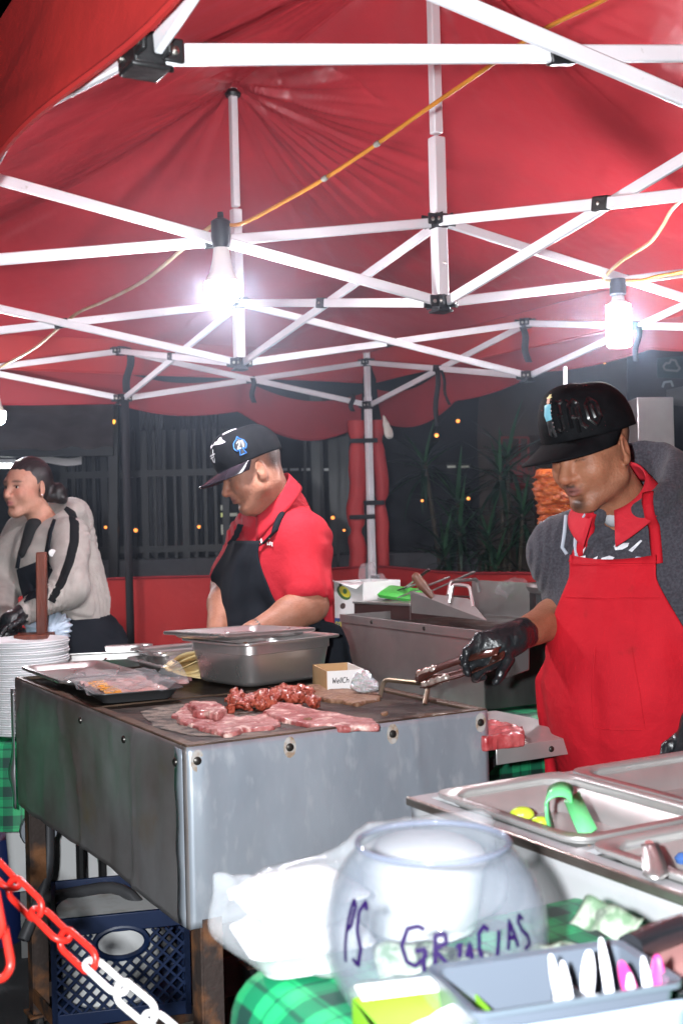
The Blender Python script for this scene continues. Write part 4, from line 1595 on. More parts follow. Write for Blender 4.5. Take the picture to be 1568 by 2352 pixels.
def foam_box(c, yaw, lab, L=.15, W=.14, H=.05, tilt=0.0):
    t = thing('foam_container', lab, 'container', c, 'foam containers in the clear bag')
    T = np.array(Matrix.Rotation(tilt, 3, 'Y'))
    loops_mesh([(L - .03, W - .03, .02, 0), (L, W, .02, H * .6), (L + .01, W + .01, .02, H * .62)], c, yaw, T, cap0=True).build('box_base', m_foam, t, sharp=50)
    loops_mesh([(L + .01, W + .01, .02, H * .64), (L, W, .02, H * .70), (L - .03, W - .03, .02, H), (L - .05, W - .05, .02, H)], c, yaw, T, cap0=True).build('box_lid', m_foam, t, sharp=50)
    return t


BG = PZ(715, 2205, .951)
foam_box(BG + V(-.010, .0, .0), .30, 'white foam container at the bottom of the clear bag', .125, .12, .045)
foam_box(BG + V(-.012, .004, .046), .36, 'white foam container on top inside the clear bag', .12, .115, .040, R(-3))
sb = thing('foam_tub', 'smooth white foam tub with a domed lid directly behind the tip bowl', 'tub', BG + V(.125, .088, 0))
MB().lathe([(0, .0), (.056, .0), (.060, .004), (.070, .074), (0, .074)], BG + V(.125, .088, .001), 40).build('tub_wall', m_foam, sb, sharp=60)
MB().lathe([(.070, .0745), (.0735, .075), (.0735, .082), (.068, .090), (.050, .099), (.025, .103), (0, .104)], BG + V(.125, .088, .001), 40).build('tub_lid', m_foam, sb, sharp=70)
F = Field(BG + V(-.16, -.15, -.01), BG + V(.28, .24, .20), .007)
F.ell(BG + V(-.01, .002, .042), (.090, .086, .058), k=.03)
F.ell(BG + V(.125, .088, .055), (.092, .085, .066), k=.05)
F.cone(BG + V(-.075, -.02, .06), BG + V(-.092, -.03, .098), .030, .014, .03)
F.cone(BG + V(-.03, .0, .06), BG + V(.05, .05, .085), .02, .03, .03)
F.cone(BG + V(.08, .05, .10), BG + V(.19, .10, .118), .03, .022, .04)
F.warp(lambda p: .009 * vnoise(p, 18, 2) + .006 * np.abs(vnoise(p, 40, 2, 5)), .04)
F.D = np.maximum(F.D, (BG[2] + .0005 - F.ax[2])[None, None, :].astype(np.float32))
tag(F.build('carrier_bag', m_bag), 'clear plastic carrier bag over white foam containers left of the tip bowl', 'bag')

# ------------------------------------------------------------------ green carton, napkins
m_lgreen = M('lime_carton', (.10, .26, .006), .5, col2=(.13, .30, .01), vscale=9)
gc = V(.050, 1.035, .951)
t = thing('green_carton', 'lime green and white paper carton below the tip bowl', 'carton', (gc[0], gc[1], .951))
loops_mesh([(.105, .09, .004, 0), (.105, .09, .004, .052)], V(gc[0] + .01, gc[1] - .02, .951), .25, cap0=True, cap1=False).build('carton_walls', m_lgreen, t, sharp=30, solid=.0015)
MB().obox(V(gc[0] + .004, gc[1] + .03, 1.0045), V(.05, .012, 0), V(-.003, .010, .002), V(0, 0, .0008)).build('carton_flap', m_card, t)
MB().lathe([(0, .0008), (.012, .0008)], V(gc[0] - .036, gc[1] - .045, .975), 16, axis=V(-.6, -.8, 0), sx=.7, sy=1.2).build('printed_oval', m_card, t)
nt_ = thing('napkin_stack', 'bright white paper napkins standing in the green carton', 'napkins', (gc[0], gc[1], .96))
for k in range(9):
    c = V(gc[0] + .010 + .004 * k, gc[1] - .040 + .002 * k, .953)
    rows = []
    for x in np.linspace(-.045, .045, 9):
        top = .058 - .3 * abs(x - .02) + .004 * math.sin(k * 2 + x * 60) - .004 * k
        rows.append([c + V(x, .1 * x + .004 * math.sin(x * 40 + k), z) for z in np.linspace(0, top, 5)])
    MB().grid(rows).build('napkin', m_foam, nt_, sharp=0, solid=.0012)

# ------------------------------------------------------------------ cutlery bin, black tray, tablet
m_bin = M('pale_blue_plastic', (.30, .36, .46), .3, col2=(.26, .32, .42), vscale=5)
m_blk = M('black_plastic', (.012, .013, .016), .25, col2=(.02, .021, .025), vscale=6)
bc = V(.168, 1.02, .951)
by = R(17)
bX_, bY_ = V(math.cos(by), math.sin(by), 0), V(-math.sin(by), math.cos(by), 0)
m_bshell = M('grey_blue_shell', (.085, .10, .125), .25)
bn = thing('cutlery_bin', 'black bin with a pale blue front holding disposable cutlery at the bottom right', 'bin', bc)
loops_mesh([(.165, .085, .008, 0), (.178, .098, .010, .072), (.190, .110, .012, .074), (.190, .110, .012, .079), (.174, .094, .010, .077), (.160, .080, .008, .004)], bc, by, cap0=True).build('bin_shell', m_bshell, bn, sharp=40)
rows = []
for i in range(7):
    z = -.002 + .070 * i / 6
    rows.append([bc + bX_ * x - bY_ * (.053 + .0075 * i / 6 + .003 * math.cos(x * 16)) + V(0, 0, z) for x in np.linspace(-.092, .092, 13)])
MB().grid(rows).build('front_wall', m_bin, bn, sharp=0, solid=.003)
MB().obox(bc + bX_ * .02 + V(0, 0, .035), bX_ * .0012, bY_ * .04, V(0, 0, .03)).build('divider', m_blk, bn)
m_pink = M('pink_plastic', (.42, .035, .18), .35)
m_wplast = M('white_cutlery_plastic', (.55, .55, .60), .3)
ut = [(1300, 2310, 1263, 2190, 0, 'white plastic fork handle leaning left in the bin'), (1316, 2300, 1290, 2205, 0, 'second white handle leaning left beside the first'), (1345, 2295, 1352, 2180, 1, 'broad white spoon handle in the middle of the bin'),
      (1410, 2290, 1378, 2150, 0, 'tallest white knife handle standing in the bin'), (1470, 2290, 1425, 2205, 2, 'pink spoon bowl leaning left in the bin'), (1500, 2290, 1475, 2195, 0, 'white handle at the right of the bin'), (1512, 2285, 1508, 2190, 2, 'pink handle at the right end of the bin'), (1290, 2320, 1278, 2260, 0, 'short white handle low at the left of the bin'), (1455, 2300, 1445, 2235, 0, 'white handle crossing the pink spoon')]
for k, (u0, v0, u1, v1, kind, lab) in enumerate(ut):
    a, b = P(u0, v0 + 60, bc[1] - .012 + .004 * (k % 3)), P(u1, v1, bc[1] - .02 + .012 * (k % 4))
    wv = [.0035, .0042, .0046, .0044, .0018] if kind == 0 else ([.0035, .0045, .0065, .0070, .0030] if kind == 1 else [.0035, .005, .0075, .0068, .0028])
    rows = []
    for i, w in enumerate(wv):
        c = lerp(a, b, i / 4)
        rows.append([c - V(w, 0, 0), c + V(0, .002, 0), c + V(w, 0, 0)])
    tag(MB().grid(rows).build('plastic_cutlery', m_pink if kind == 2 else m_wplast, solid=.0016, subsurf=1), lab, 'cutlery', 'disposable cutlery in the bin')
tb = thing('tablet', 'dark tablet with a pinkish screen lying at the right edge', 'tablet', PZ(1540, 2200, .96))
tc_ = PZ(1575, 2190, .99)
ta, tbv = unit(V(.75, .55, .12)), unit(V(.55, -.75, .25))
tn = np.cross(ta, tbv)
MB().obox(tc_, ta * .10, tbv * .07, tn * .006).build('case', m_blk, tb, bevel=.004)
MB().obox(tc_ - tn * np.sign(tn[2]) * -.0068, ta * .088, tbv * .058, tn * .0006).build('screen', M('pink_screen', (.55, .28, .26), .3, col2=(.45, .2, .2), vscale=14), tb)
MB().tube([P(1445, 2180, 1.12), P(1500, 2155, 1.16), P(1590, 2125, 1.2)], .014, 10).build('rail', m_blk, tb)

# ================================================================== rear work table: fryer griddle, boxes
m_dsteel = M('dim_stainless', (.42, .405, .395), .32, .8, col2=(.30, .285, .275), vscale=5, vdetail=6, bump=.04, bscale=14, rough2=.45, col3=(.40, .39, .38), v3scale=26, v3con=(.62, .8))
FE = PZ(1108, 1450, 1.08)
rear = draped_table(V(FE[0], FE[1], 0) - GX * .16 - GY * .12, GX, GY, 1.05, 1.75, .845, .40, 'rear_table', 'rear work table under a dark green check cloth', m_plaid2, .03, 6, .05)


def fg(x, y, z):
    return V(FE[0], FE[1], 0) + GX * x + GY * y + V(0, 0, z)


fr = thing('steel_fryer', 'long stainless fryer box with raised backsplash behind the griddle cart', 'fryer', fg(.2, .4, .85))
FWd, FLn, FZ0, FZ1 = .56, .84, .852, 1.08
MB().obox(fg(.0, FLn / 2, (FZ0 + FZ1) / 2), GX * .0015, GY * FLn / 2, V(0, 0, (FZ1 - FZ0) / 2)).build('side_panel', m_dsteel, fr)
MB().obox(fg(FWd / 2 + .002, .0, (FZ0 + FZ1) / 2), GX * FWd / 2, GY * .0015, V(0, 0, (FZ1 - FZ0) / 2)).build('front_panel', M('scratched_dark_steel', (.13, .125, .125), .38, .8, col2=(.22, .21, .21), vscale=12, stretch=(1, 1, .25), bump=.04, bscale=30), fr)
MB().obox(fg(FWd / 2, FLn, (FZ0 + FZ1) / 2), GX * FWd / 2, GY * .0015, V(0, 0, (FZ1 - FZ0) / 2)).build('back_panel', m_dsteel, fr)
MB().obox(fg(FWd, FLn / 2, 1.02), GX * .0015, GY * FLn / 2, V(0, 0, .155)).build('backsplash', m_dsteel, fr)
MB().obox(fg(FWd / 2, FLn / 2, FZ1 - .03), GX * FWd / 2, GY * FLn / 2, V(0, 0, .002)).build('cooking_well', m_plate, fr)
MB().obox(fg(-.004, FLn / 2, FZ1 - .012), GX * .003, GY * FLn / 2, V(0, 0, .014)).build('top_band', m_dsteel, fr, bevel=.001)
MB().bar(fg(-.003, -.002, FZ0), fg(-.003, -.002, FZ1), .004, .004).build('corner_edge', M('bright_worn_edge'), fr)
for y in (.3, .62):
    MB().lathe([(0, .003), (.006, .002), (.007, 0)], fg(-.008, y, FZ1 - .012), 10, axis=-GX).build('screw', m_screw, fr)
# hinged spatter lid standing in the fryer, with bent handle
la, lb, lc, ld = P(942, 1358, 4.05), P(1075, 1375, 3.85), P(1117, 1425, 3.75), P(945, 1408, 4.05)
lid = thing('fryer_lid', 'sloped steel spatter lid with two wire handles standing on the fryer', 'lid', ld)
MB().add([la, lb, lc, ld], [(0, 1, 2, 3)]).build('lid_sheet', m_dsteel, lid, solid=.003, smooth=False)
bent([P(1032, 1386, 3.88), P(1040, 1342, 3.90), P(1078, 1346, 3.86), P(1088, 1392, 3.82)][:2] + [P(1078, 1346, 3.86), P(1086, 1394, 3.82)], .006, 'wire_handle', m_steel, lid, rad=.014)
bent([P(1028, 1368, 3.92), P(1034, 1336, 3.98), P(1094, 1330, 4.15), P(1100, 1360, 4.15)], .006, 'wire_handle', m_steel, lid, rad=.014)
F = Field(P(985, 1370, 3.95) - .12, P(950, 1320, 4.0) + .12, .005)
F.cone(P(956, 1326, 4.02), P(970, 1345, 4.0), .017, .016, .01).cone(P(970, 1345, 4.0), P(993, 1372, 3.97), .016, .011, .01)
tag(F.build('wooden_handle', M('dark_wood', (.13, .06, .035), .45, col2=(.08, .035, .02), vscale=20, stretch=(1, 1, .3))), 'dark wooden tool handle sticking out of the fryer', 'handle')
# crinkled bag on the backsplash
F = Field(P(1180, 1345, 4.3) - .13, P(1180, 1345, 4.3) + .13, .006)
F.ell(P(1178, 1350, 4.3), (.06, .04, .022), k=.02).cone(P(1150, 1352, 4.3), P(1185, 1334, 4.3), .008, .012, .02)
F.warp(lambda p: .016 * vnoise(p, 45, 3), .04)
tag(F.build('clear_bag', m_film, smooth=0), 'crinkled clear bag lying behind the fryer backsplash', 'bag')
# brown metal box with tools
bb0 = P(812, 1500, 4.45)
bz = thing('brown_box', 'dark brown metal box with a pale top edge beside the fryer', 'box', P(870, 1500, 4.4))
b0, b1_ = P(812, 1385, 4.45), P(941, 1388, 4.25)
dx = unit((b1_ - b0) * V(1, 1, 0))
dy = np.cross(V(0, 0, 1), dx)
wL = np.linalg.norm((b1_ - b0)[:2])
cc = (b0 + b1_) / 2
m_bmetal = M('brown_enamel', (.045, .015, .013), .4, col2=(.03, .012, .011), vscale=4)
MB().obox(V(cc[0], cc[1], (b0[2] + .852) / 2) + dy * .12, dx * wL / 2, dy * .12, V(0, 0, (b0[2] - .852) / 2)).build('box_body', m_bmetal, bz, bevel=.003)
MB().obox(V(cc[0], cc[1], b0[2] + .003) + dy * .12, dx * (wL / 2 + .004), dy * .124, V(0, 0, .005)).build('box_lid', m_dsteel, bz, bevel=.002)
m_greenfoil = M('green_packet', (.06, .42, .06), .4, col2=(.10, .50, .10), vscale=8)
top = V(cc[0], cc[1], b0[2] + .009) + dy * .12
o = loops_mesh([(.16, .10, .01, 0), (.17, .11, .01, .012), (.15, .09, .01, .022)], top + dx * .0 + V(0, 0, .012), math.atan2(dx[1], dx[0]) + .3, np.array(Matrix.Rotation(R(14), 3, 'X')), cap0=True).build('green_packet', m_greenfoil)
tag(o, 'bright green packet lying among tools on the brown box', 'packet')
tools = ['steel tongs lying left on the brown box', 'long dark skewer crossing the brown box', 'second long skewer over the green packet', 'flat steel spatula behind the green packet', 'thin steel rod at the front of the brown box', 'kitchen knife leaning to the right on the brown box']
for k in range(6):
    a = top + dx * (-.12 + .045 * k) + dy * (-.05 + .03 * (k % 3)) + V(0, 0, .010 + .008 * (k % 3))
    b = a + unit(dx * (.9 if k % 2 else .6) + dy * (.3 - .2 * (k % 3)) + V(0, 0, (-.15, .25, .3, .35, 0, .3)[k])) * (.16 + .02 * k % 3)
    t_ = thing('cooking_tool', tools[k], 'tool', a)
    MB().bar(a, lerp(a, b, .6), .008, .004).build('shaft', m_steel if k != 1 else m_black, t_)
    MB().bar(lerp(a, b, .6), b, .014, .007).build('grip', m_dsteel if k % 2 else m_bmetal, t_, bevel=.002)
# avocado carton
cA = P(806, 1480, 4.6)
ct = thing('fruit_carton', 'white fruit carton printed with a halved avocado behind the man in black apron', 'carton', P(806, 1480, 4.6))
f0, f1 = P(748, 1318, 4.55), P(812, 1345, 4.45)
fdx = unit((P(852, 1340, 4.42) - P(752, 1340, 4.62)) * V(1, 1, 0))
fdy = np.cross(V(0, 0, 1), fdx)
cz0, cz1 = .853, P(780, 1335, 4.55)[2]
cctr = P(802, 1400, 4.5)
half = .085
def cpt(x, y, off=0.0):
    return V(cctr[0], cctr[1], 0) + fdx * x - fdy * off + V(0, 0, y)
MB().obox(cpt(0, (cz0 + cz1) / 2), fdx * half, fdy * .002, V(0, 0, (cz1 - cz0) / 2)).build('printed_face', m_card, ct)
MB().obox(cpt(half, (cz0 + cz1) / 2) + fdy * .09, fdx * .002, fdy * .09, V(0, 0, (cz1 - cz0) / 2)).build('carton_side', m_card, ct)
MB().obox(cpt(-half, (cz0 + cz1) / 2) + fdy * .09, fdx * .002, fdy * .09, V(0, 0, (cz1 - cz0) / 2)).build('carton_side', m_card, ct)
MB().obox(cpt(0, (cz0 + cz1) / 2) + fdy * .18, fdx * half, fdy * .002, V(0, 0, (cz1 - cz0) / 2)).build('carton_back', m_card, ct)
MB().add([cpt(-half, cz1), cpt(half, cz1), cpt(half + .03, cz1 - .02) - fdy * .06, cpt(-half, cz1 + .015) - fdy * .05], [(0, 1, 2, 3)]).build('carton_flap', m_card, ct, solid=.003)


def disc(c, rx, ry, n, name, mat, parent, rot=0.0, ux=None, th=.0008, m=24):
    n = unit(n)
    ux = unit(ux if ux is not None else np.cross(V(0, 0, 1), n))
    uy = np.cross(n, ux)
    cs, sn = math.cos(rot), math.sin(rot)
    a, b = ux * cs + uy * sn, -ux * sn + uy * cs
    vs = [c + n * th] + [c + n * th + a * rx * math.cos(2 * math.pi * k / m) + b * ry * math.sin(2 * math.pi * k / m) for k in range(m)]
    vs += [c + (v - c - n * th) for v in vs[1:]]
    fs = [(0, 1 + k, 1 + (k + 1) % m) for k in range(m)] + [(1 + k, 1 + m + k, 1 + m + (k + 1) % m, 1 + (k + 1) % m) for k in range(m)]
    return MB().add(vs, fs).build(name, mat, parent, sharp=30)


nf = -fdy
disc(cpt(-.028, cz1 - .042, .002), .042, .024, nf, 'avocado_print', M('print_dark_green', (.05, .14, .03), .6), ct, -.35, fdx)
disc(cpt(-.020, cz1 - .038, .003), .034, .018, nf, 'avocado_flesh_print', M('print_yellow', (.72, .62, .04), .6), ct, -.35, fdx)
disc(cpt(-.018, cz1 - .036, .004), .012, .010, nf, 'avocado_stone_print', M('print_dark_green'), ct, 0, fdx)
disc(cpt(-.035, cz1 - .092, .002), .016, .011, nf, 'fruit_print', M('print_brown', (.07, .04, .035), .6), ct, .3, fdx)
disc(cpt(-.045, cz1 - .012, .002), .010, .006, nf, 'fruit_print', M('print_brown'), ct, .3, fdx)
m_pblue = M('print_blue', (.03, .10, .30), .6)
MB().obox(cpt(-.055, cz1 - .165, .003), fdx * .030, fdy * .0006, V(0, 0, .026)).build('blue_logo_print', m_pblue, ct)
tx, _w = pen_text('SOL', .022, .2)
strokes_on(tx, lambda x, y: (cpt(-.078 + x, cz1 - .175 + y, .0042), nf), .004, 'logo_lettering', M('print_yellow'), ct, .0004)
for k in range(5):
    MB().obox(cpt(.045, cz1 - .12 - .014 * k, .003), fdx * (.012 + .006 * (k % 2)), fdy * .0005, V(0, 0, .0025)).build('text_line_print', M('print_green', (.05, .30, .18), .6), ct)
MB().obox(cpt(0, cz0 + .04, .003), fdx * half * .98, fdy * .0006, V(0, 0, .010)).build('blue_stripe_print', m_pblue, ct)
F = Field(P(853, 1335, 4.6) - .15, P(853, 1335, 4.6) + .15, .007)
F.cone(P(838, 1312, 4.6), P(862, 1355, 4.6), .03, .045, .02).ell(P(858, 1345, 4.6), (.05, .04, .05), k=.02)
F.warp(lambda p: .016 * vnoise(p, 26, 2), .05)
tag(F.build('clear_bag', m_film, smooth=0), 'crinkled clear bag standing behind the fruit carton', 'bag')
lb_ = P(800, 1478, 4.3)
o = MB().box(lb_ + V(0, 0, -.01), (.10, .06, .05), .3).build('black_carton', m_blk)
tag(o, 'small black carton under the fruit carton', 'carton')
o.data.materials[0] = m_blk

# ================================================================== woman's table on the left
lt = PZ(90, 1690, .77)
draped_table(V(-2.05, 3.62, 0), V(1, 0, 0), V(0, 1, 0), 1.28, .42, .77, .27, 'prep_table', 'left prep table under a green check cloth carrying the plates', m_plaid, .02, 9, .03)
m_plate_foam = M('plate_foam', (.78, .78, .80), .5)
pc = P(66, 1690, 3.76)
pr = [(0, 0.004), (.085, .004), (.095, .006), (.122, .017), (.129, .018), (.1305, .016), (.129, .0122), (.122, .0105), (.097, .001), (.085, 0), (0, 0)]
me = None
for k in range(40):
    zz = .7715 + k * .0071
    x, y = pc[0] + .0025 * math.sin(k * 1.7), pc[1] + .002 * math.cos(k * 2.3)
    lab = 'white foam plate in the tall stack on the left table'
    if k == 39:
        lab = 'topmost white foam plate of the tall stack'
    if me is None:
        o = MB().lathe(pr[::-1], V(x, y, zz), 40).build('foam_plate', m_plate_foam, sharp=50)
        me = o.data
        base_off = Vector(o.location) - Vector((x, y, zz))
    else:
        o = bpy.data.objects.new('foam_plate', me)
        COL.objects.link(o)
        o.location = Vector((x, y, zz)) + base_off
    tag(o, lab, 'plate', 'stacked foam plates')
# wooden press handle
m_wood = M('red_brown_wood', (.16, .040, .022), .4, col2=(.085, .02, .012), vscale=14, vdetail=6, stretch=(3, 3, .4), bump=.15, bscale=60, col3=(.40, .26, .20), v3scale=22, v3con=(.7, .74))
wh = thing('tortilla_press', 'wooden tortilla press with an upright red brown handle behind the plates', 'press', P(95, 1468, 3.90))
a, b = P(97, 1468, 3.90), P(96, 1268, 3.90)
MB().obox((a + b) / 2, V(.0165, 0, 0), V(0, .012, 0), (b - a) / 2).build('handle', m_wood, wh, bevel=.004)
MB().obox(P(80, 1462, 3.90) + V(0, 0, .0), V(.055, 0, 0), V(0, .05, 0), V(0, 0, .010)).build('press_bar', m_wood, wh, bevel=.003)
MB().obox(V(a[0], a[1] , .90) , V(.09, 0, 0), V(0, .09, 0), V(0, 0, .012)).build('press_plate', m_wood, wh, bevel=.003)
MB().obox(V(a[0], a[1], .83), V(.02, 0, 0), V(0, .02, 0), V(0, 0, .058)).build('press_foot', m_wood, wh, bevel=.003)
# pale blue bag
F = Field(P(112, 1430, 4.1) + V(-.14, -.1, -.14), P(112, 1430, 4.1) + V(.14, .1, .12), .006)
q = P(112, 1440, 4.1)
F.ell(q, (.078, .06, .055), k=.03).ell(q + V(0, 0, -.04), (.06, .055, .04), k=.03)
kn = q + V(.025, -.055, -.012)


def pleat(p):
    d = p - kn
    an = np.arctan2(d[:, 2], d[:, 0])
    rr = np.linalg.norm(d[:, [0, 2]], axis=1)
    return .006 * np.sin(an * 17) * np.clip(rr / .05, 0.2, 1) + .006 * vnoise(p, 25, 2)


F.warp(pleat, .03)
F.ell(kn + V(0, -.008, 0), .012, k=.008)
tag(F.build('produce_bag', M('pale_blue_bag', (.42, .50, .62), .25, col2=(.52, .60, .70), vscale=10, bump=.3, bscale=60), smooth=0), 'knotted pale blue plastic bag behind the wooden handle', 'bag')
# small paper tray and steam pan beside the plates
pt = P(20, 1466, 3.95)
o = loops_mesh([(.10, .08, .01, 0), (.12, .10, .012, .03)], pt + V(0, 0, -.03), .1, cap0=True).build('paper_tray', m_card, sharp=30, solid=.002)
tag(o, 'small white paper tray behind the plate stack', 'tray')
hotel_pan(P(230, 1530, 4.05) + V(0, .08, -.05), R(10), .30, .22, .10, 'steam_pan', 'deep steel pan of hot food between the plates and the tortillas', taper=.04)
MB_p = P(235, 1520, 4.1)
F = Field(MB_p + V(-.14, -.08, -.06), MB_p + V(.14, .2, .06), .007)
for i in range(24):
    F.ell(MB_p + V(rg.uniform(-.10, .10), rg.uniform(.0, .14), rg.uniform(-.02, .004)), rg.uniform(.012, .025), k=.012)
tag(F.build('stewed_meat', M('stewed_meat', (.20, .07, .06), .4, col2=(.30, .12, .10), vscale=40, bump=.5, bscale=90)), 'dark stewed meat filling the deep steel pan', 'meat')
bent([P(215, 1540, 4.05), P(245, 1512, 4.0)], .004, 'steel_skewer', m_steel, None, 'thin steel utensil handle sticking out of the stewed meat', 'utensil')

# ================================================================== under the cart
m_blue = M('blue_crate_plastic', (.004, .014, .052), .45, col2=(.006, .019, .066), vscale=8)  # base colour darkened to carry the shade the crate stands in
kc = cg(.20, 1.02, .148)
crt = thing('milk_crate', 'blue lattice milk crate on the lower rails of the cart', 'crate', kc)
ck = cart_yaw - R(16)
kX, kY = V(math.cos(ck), math.sin(ck), 0), V(-math.sin(ck), math.cos(ck), 0)
CWd, CHt = .335, .275


def crate_side(o, ux, nrm, name):
    # rim bands, lattice, hand hole
    def band(z0, z1, nm):
        MB().obox(o + ux * CWd / 2 + V(0, 0, (z0 + z1) / 2), ux * (CWd / 2 + .004), nrm * .006, V(0, 0, (z1 - z0) / 2)).build(nm, m_blue, crt, bevel=.002)
    band(0, .035, 'base_band')
    band(CHt - .045, CHt, 'top_band')
    mb = MB()
    st = .034
    zl, zh = .03, CHt - .04
    H = zh - zl
    hole = (CWd / 2, CHt - .075, .062, .036)
    for sgn in (1, -1):
        k = -10
        while k < 22:
            x0 = k * st
            k += 1
            segs = []
            for i in range(24):
                t0 = i / 24
                x, z = x0 + sgn * H * t0 if sgn > 0 else x0 + H * (1 - t0), zl + H * t0
                segs.append((x, z))
            run = []
            for (x, z) in segs + [(1e9, 0)]:
                ok = 0 <= x <= CWd and ((x - hole[0]) / hole[2]) ** 2 + ((z - hole[1]) / hole[3]) ** 2 > 1
                if ok:
                    run.append((x, z))
                else:
                    if len(run) > 2:
                        a_, b_ = run[0], run[-1]
                        mb.bar(o + ux * a_[0] + V(0, 0, a_[1]), o + ux * b_[0] + V(0, 0, b_[1]), .010 if sgn > 0 else .008, .006, up=np.cross(nrm, unit(ux * (b_[0] - a_[0]) + V(0, 0, b_[1] - a_[1]))))
                    run = []
    mb.build('lattice', m_blue, crt)
    ring = [o + ux * (hole[0] + (hole[2] + .004) * math.cos(a)) + V(0, 0, hole[1] + (hole[3] + .004) * math.sin(a)) for a in np.linspace(0, 2 * math.pi, 24, endpoint=False)]
    MB().tube(ring, .008, 6, closed=True).build('hand_hole', m_blue, crt)
    for x in (0, CWd):
        MB().obox(o + ux * x + V(0, 0, CHt / 2), ux * .007, nrm * .007, V(0, 0, CHt / 2)).build('corner_post', m_blue, crt)


ko = kc - kX * CWd / 2 - kY * CWd / 2
crate_side(ko, kX, kY, 'front')
crate_side(ko + kX * CWd, kY, kX, 'right')
crate_side(ko, kY, kX, 'left')
crate_side(ko + kY * CWd, kX, kY, 'back')
MB().obox(kc + V(0, 0, .006), kX * CWd / 2, kY * CWd / 2, V(0, 0, .004)).build('crate_floor', m_blue, crt)
o = MB().lathe([(0, 0), (.115, 0), (.125, .01), (.135, .22), (.14, .22), (.14, .235), (0, .236)], kc + V(-.02, .0, .012), 28).build('white_tub', M('white_tub_plastic', (.74, .74, .74), .45, col2=(.55, .52, .48), vscale=14, vcon=(.55, .75)))
tag(o, 'dirty white plastic tub standing inside the blue crate', 'tub')
wb = P(150, 1975, 4.05)
o = loops_mesh([(.46, .30, .02, 0), (.50, .34, .03, .30), (.52, .36, .03, .33), (.48, .32, .03, .37)], V(wb[0] + .03, wb[1] + .1, .22), .25, cap0=True).build('cooler_box', M('grubby_white_plastic', (.70, .70, .70), .45, col2=(.50, .47, .43), vscale=22, vdetail=8, vcon=(.62, .8)), sharp=40)
tag(o, 'grubby white cooler box behind the blue crate', 'cooler')
o2 = MB().box(V(wb[0] + .05, wb[1] + .1, .11), (.44, .3, .215), .25).build('grey_block', M('grey_concrete', (.15, .15, .15), .8, bump=.3, bscale=60))
tag(o2, 'grey block under the white cooler', 'block')
# bent grey tube stand leaning before the crate
m_tube = M('grey_tube', (.075, .075, .080), .4, .2, col2=(.05, .05, .055), vscale=8)
st = thing('tube_stand', 'bent dark grey tube frame leaning in front of the crate', 'stand', P(90, 2110, 3.2))
bent([P(112, 1888, 3.42), P(112, 2010, 3.36), P(75, 2110, 3.30), P(62, 2140, 3.28)], .017, 'upright', m_tube, st, rad=.06, n=12)
bent([P(105, 2062, 3.33), P(285, 2030, 3.30), P(400, 2185, 3.22)], .016, 'cross_tube', m_tube, st, rad=.07, n=12)
MB().lathe([(0, -.02), (.05, -.018), (.055, 0), (.05, .018), (0, .02)], P(90, 1905, 3.46), 20, axis=V(.3, -1, 0), sx=1).build('knob_disc', M('grey_disc', (.20, .22, .25), .5), st)
# rubbish on the ground
sv = thing('metal_shovel', 'small black metal shovel lying under the cart', 'shovel', PZ(345, 2280, .05))
p0 = PZ(340, 2290, .03)
rows = [[p0 + V(x * (1 - .35 * s), -.10 * s, .012 + .05 * (x / .08) ** 2 * (1 - s) + .02 * s) for x in np.linspace(-.08, .08, 9)] for s in np.linspace(0, 1, 7)]
MB().grid(rows).build('blade', m_rust, sv, solid=.003, sharp=0)
bent([p0 + V(0, .0, .02), p0 + V(-.02, .06, .07), p0 + V(-.035, .12, .12)], .013, 'grip', m_rust, sv)
o = slab([PZ(u, v, .0)[:2] for u, v in ((172, 2315), (235, 2285), (320, 2300), (345, 2345), (330, 2420), (210, 2400))], .012, 'dirty_cardboard', M('dirty_cardboard', (.13, .085, .06), .8, col2=(.07, .05, .045), vscale=14, vdetail=7, bump=.4, bscale=50), 'dirty cardboard lying on the asphalt under the chain', 41, zb=.002, cat='cardboard')
F = Field(PZ(390, 2330, .05) + V(-.22, -.16, -.06), PZ(390, 2330, .05) + V(.22, .16, .12), .008)
q0, q1 = PZ(330, 2310, .05), PZ(430, 2370, .05)
F.cone(q0, q1, .045, .05, .02).cone(lerp(q0, q1, .2) + V(0, 0, .03), q0 + V(-.03, .03, .03), .025, .02, .02)
F.warp(lambda p: .018 * vnoise(p, 22, 3), .05)
tag(F.build('rag_bundle', M('dirty_rag', (.10, .085, .07), .8, col2=(.22, .19, .15), vscale=18, bump=.5, bscale=60)), 'dirty rolled rag lying beside the cart leg', 'rag')
o = loops_mesh([(.22, .22, .1, 0), (.24, .24, .11, .34), (.22, .22, .1, .36)], V(*PZ(-20, 2180, .0)[:2], .0) + V(-.03, .1, .0), 0, cap0=True).build('blue_barrel', M('dark_blue_plastic', (.01, .02, .09), .4))
tag(o, 'dark blue plastic drum cut by the left edge', 'drum')
MB_b = V(*PZ(-20, 2180, .0)[:2], 0)

# ================================================================== red and white plastic chain
m_cred = M('red_chain_plastic', (.62, .022, .015), .32)
m_cwhite = M('white_chain_plastic', (.82, .82, .82), .35)


def link_mesh_pts(L, W, r):
    pts = []
    for k in range(20):
        a = 2 * math.pi * k / 20
        x, y = math.cos(a), math.sin(a)
        pts.append(V((L / 2 - W / 2) * (1 if x > 0 else -1) + x * W / 2, y * W / 2, 0))
    return pts


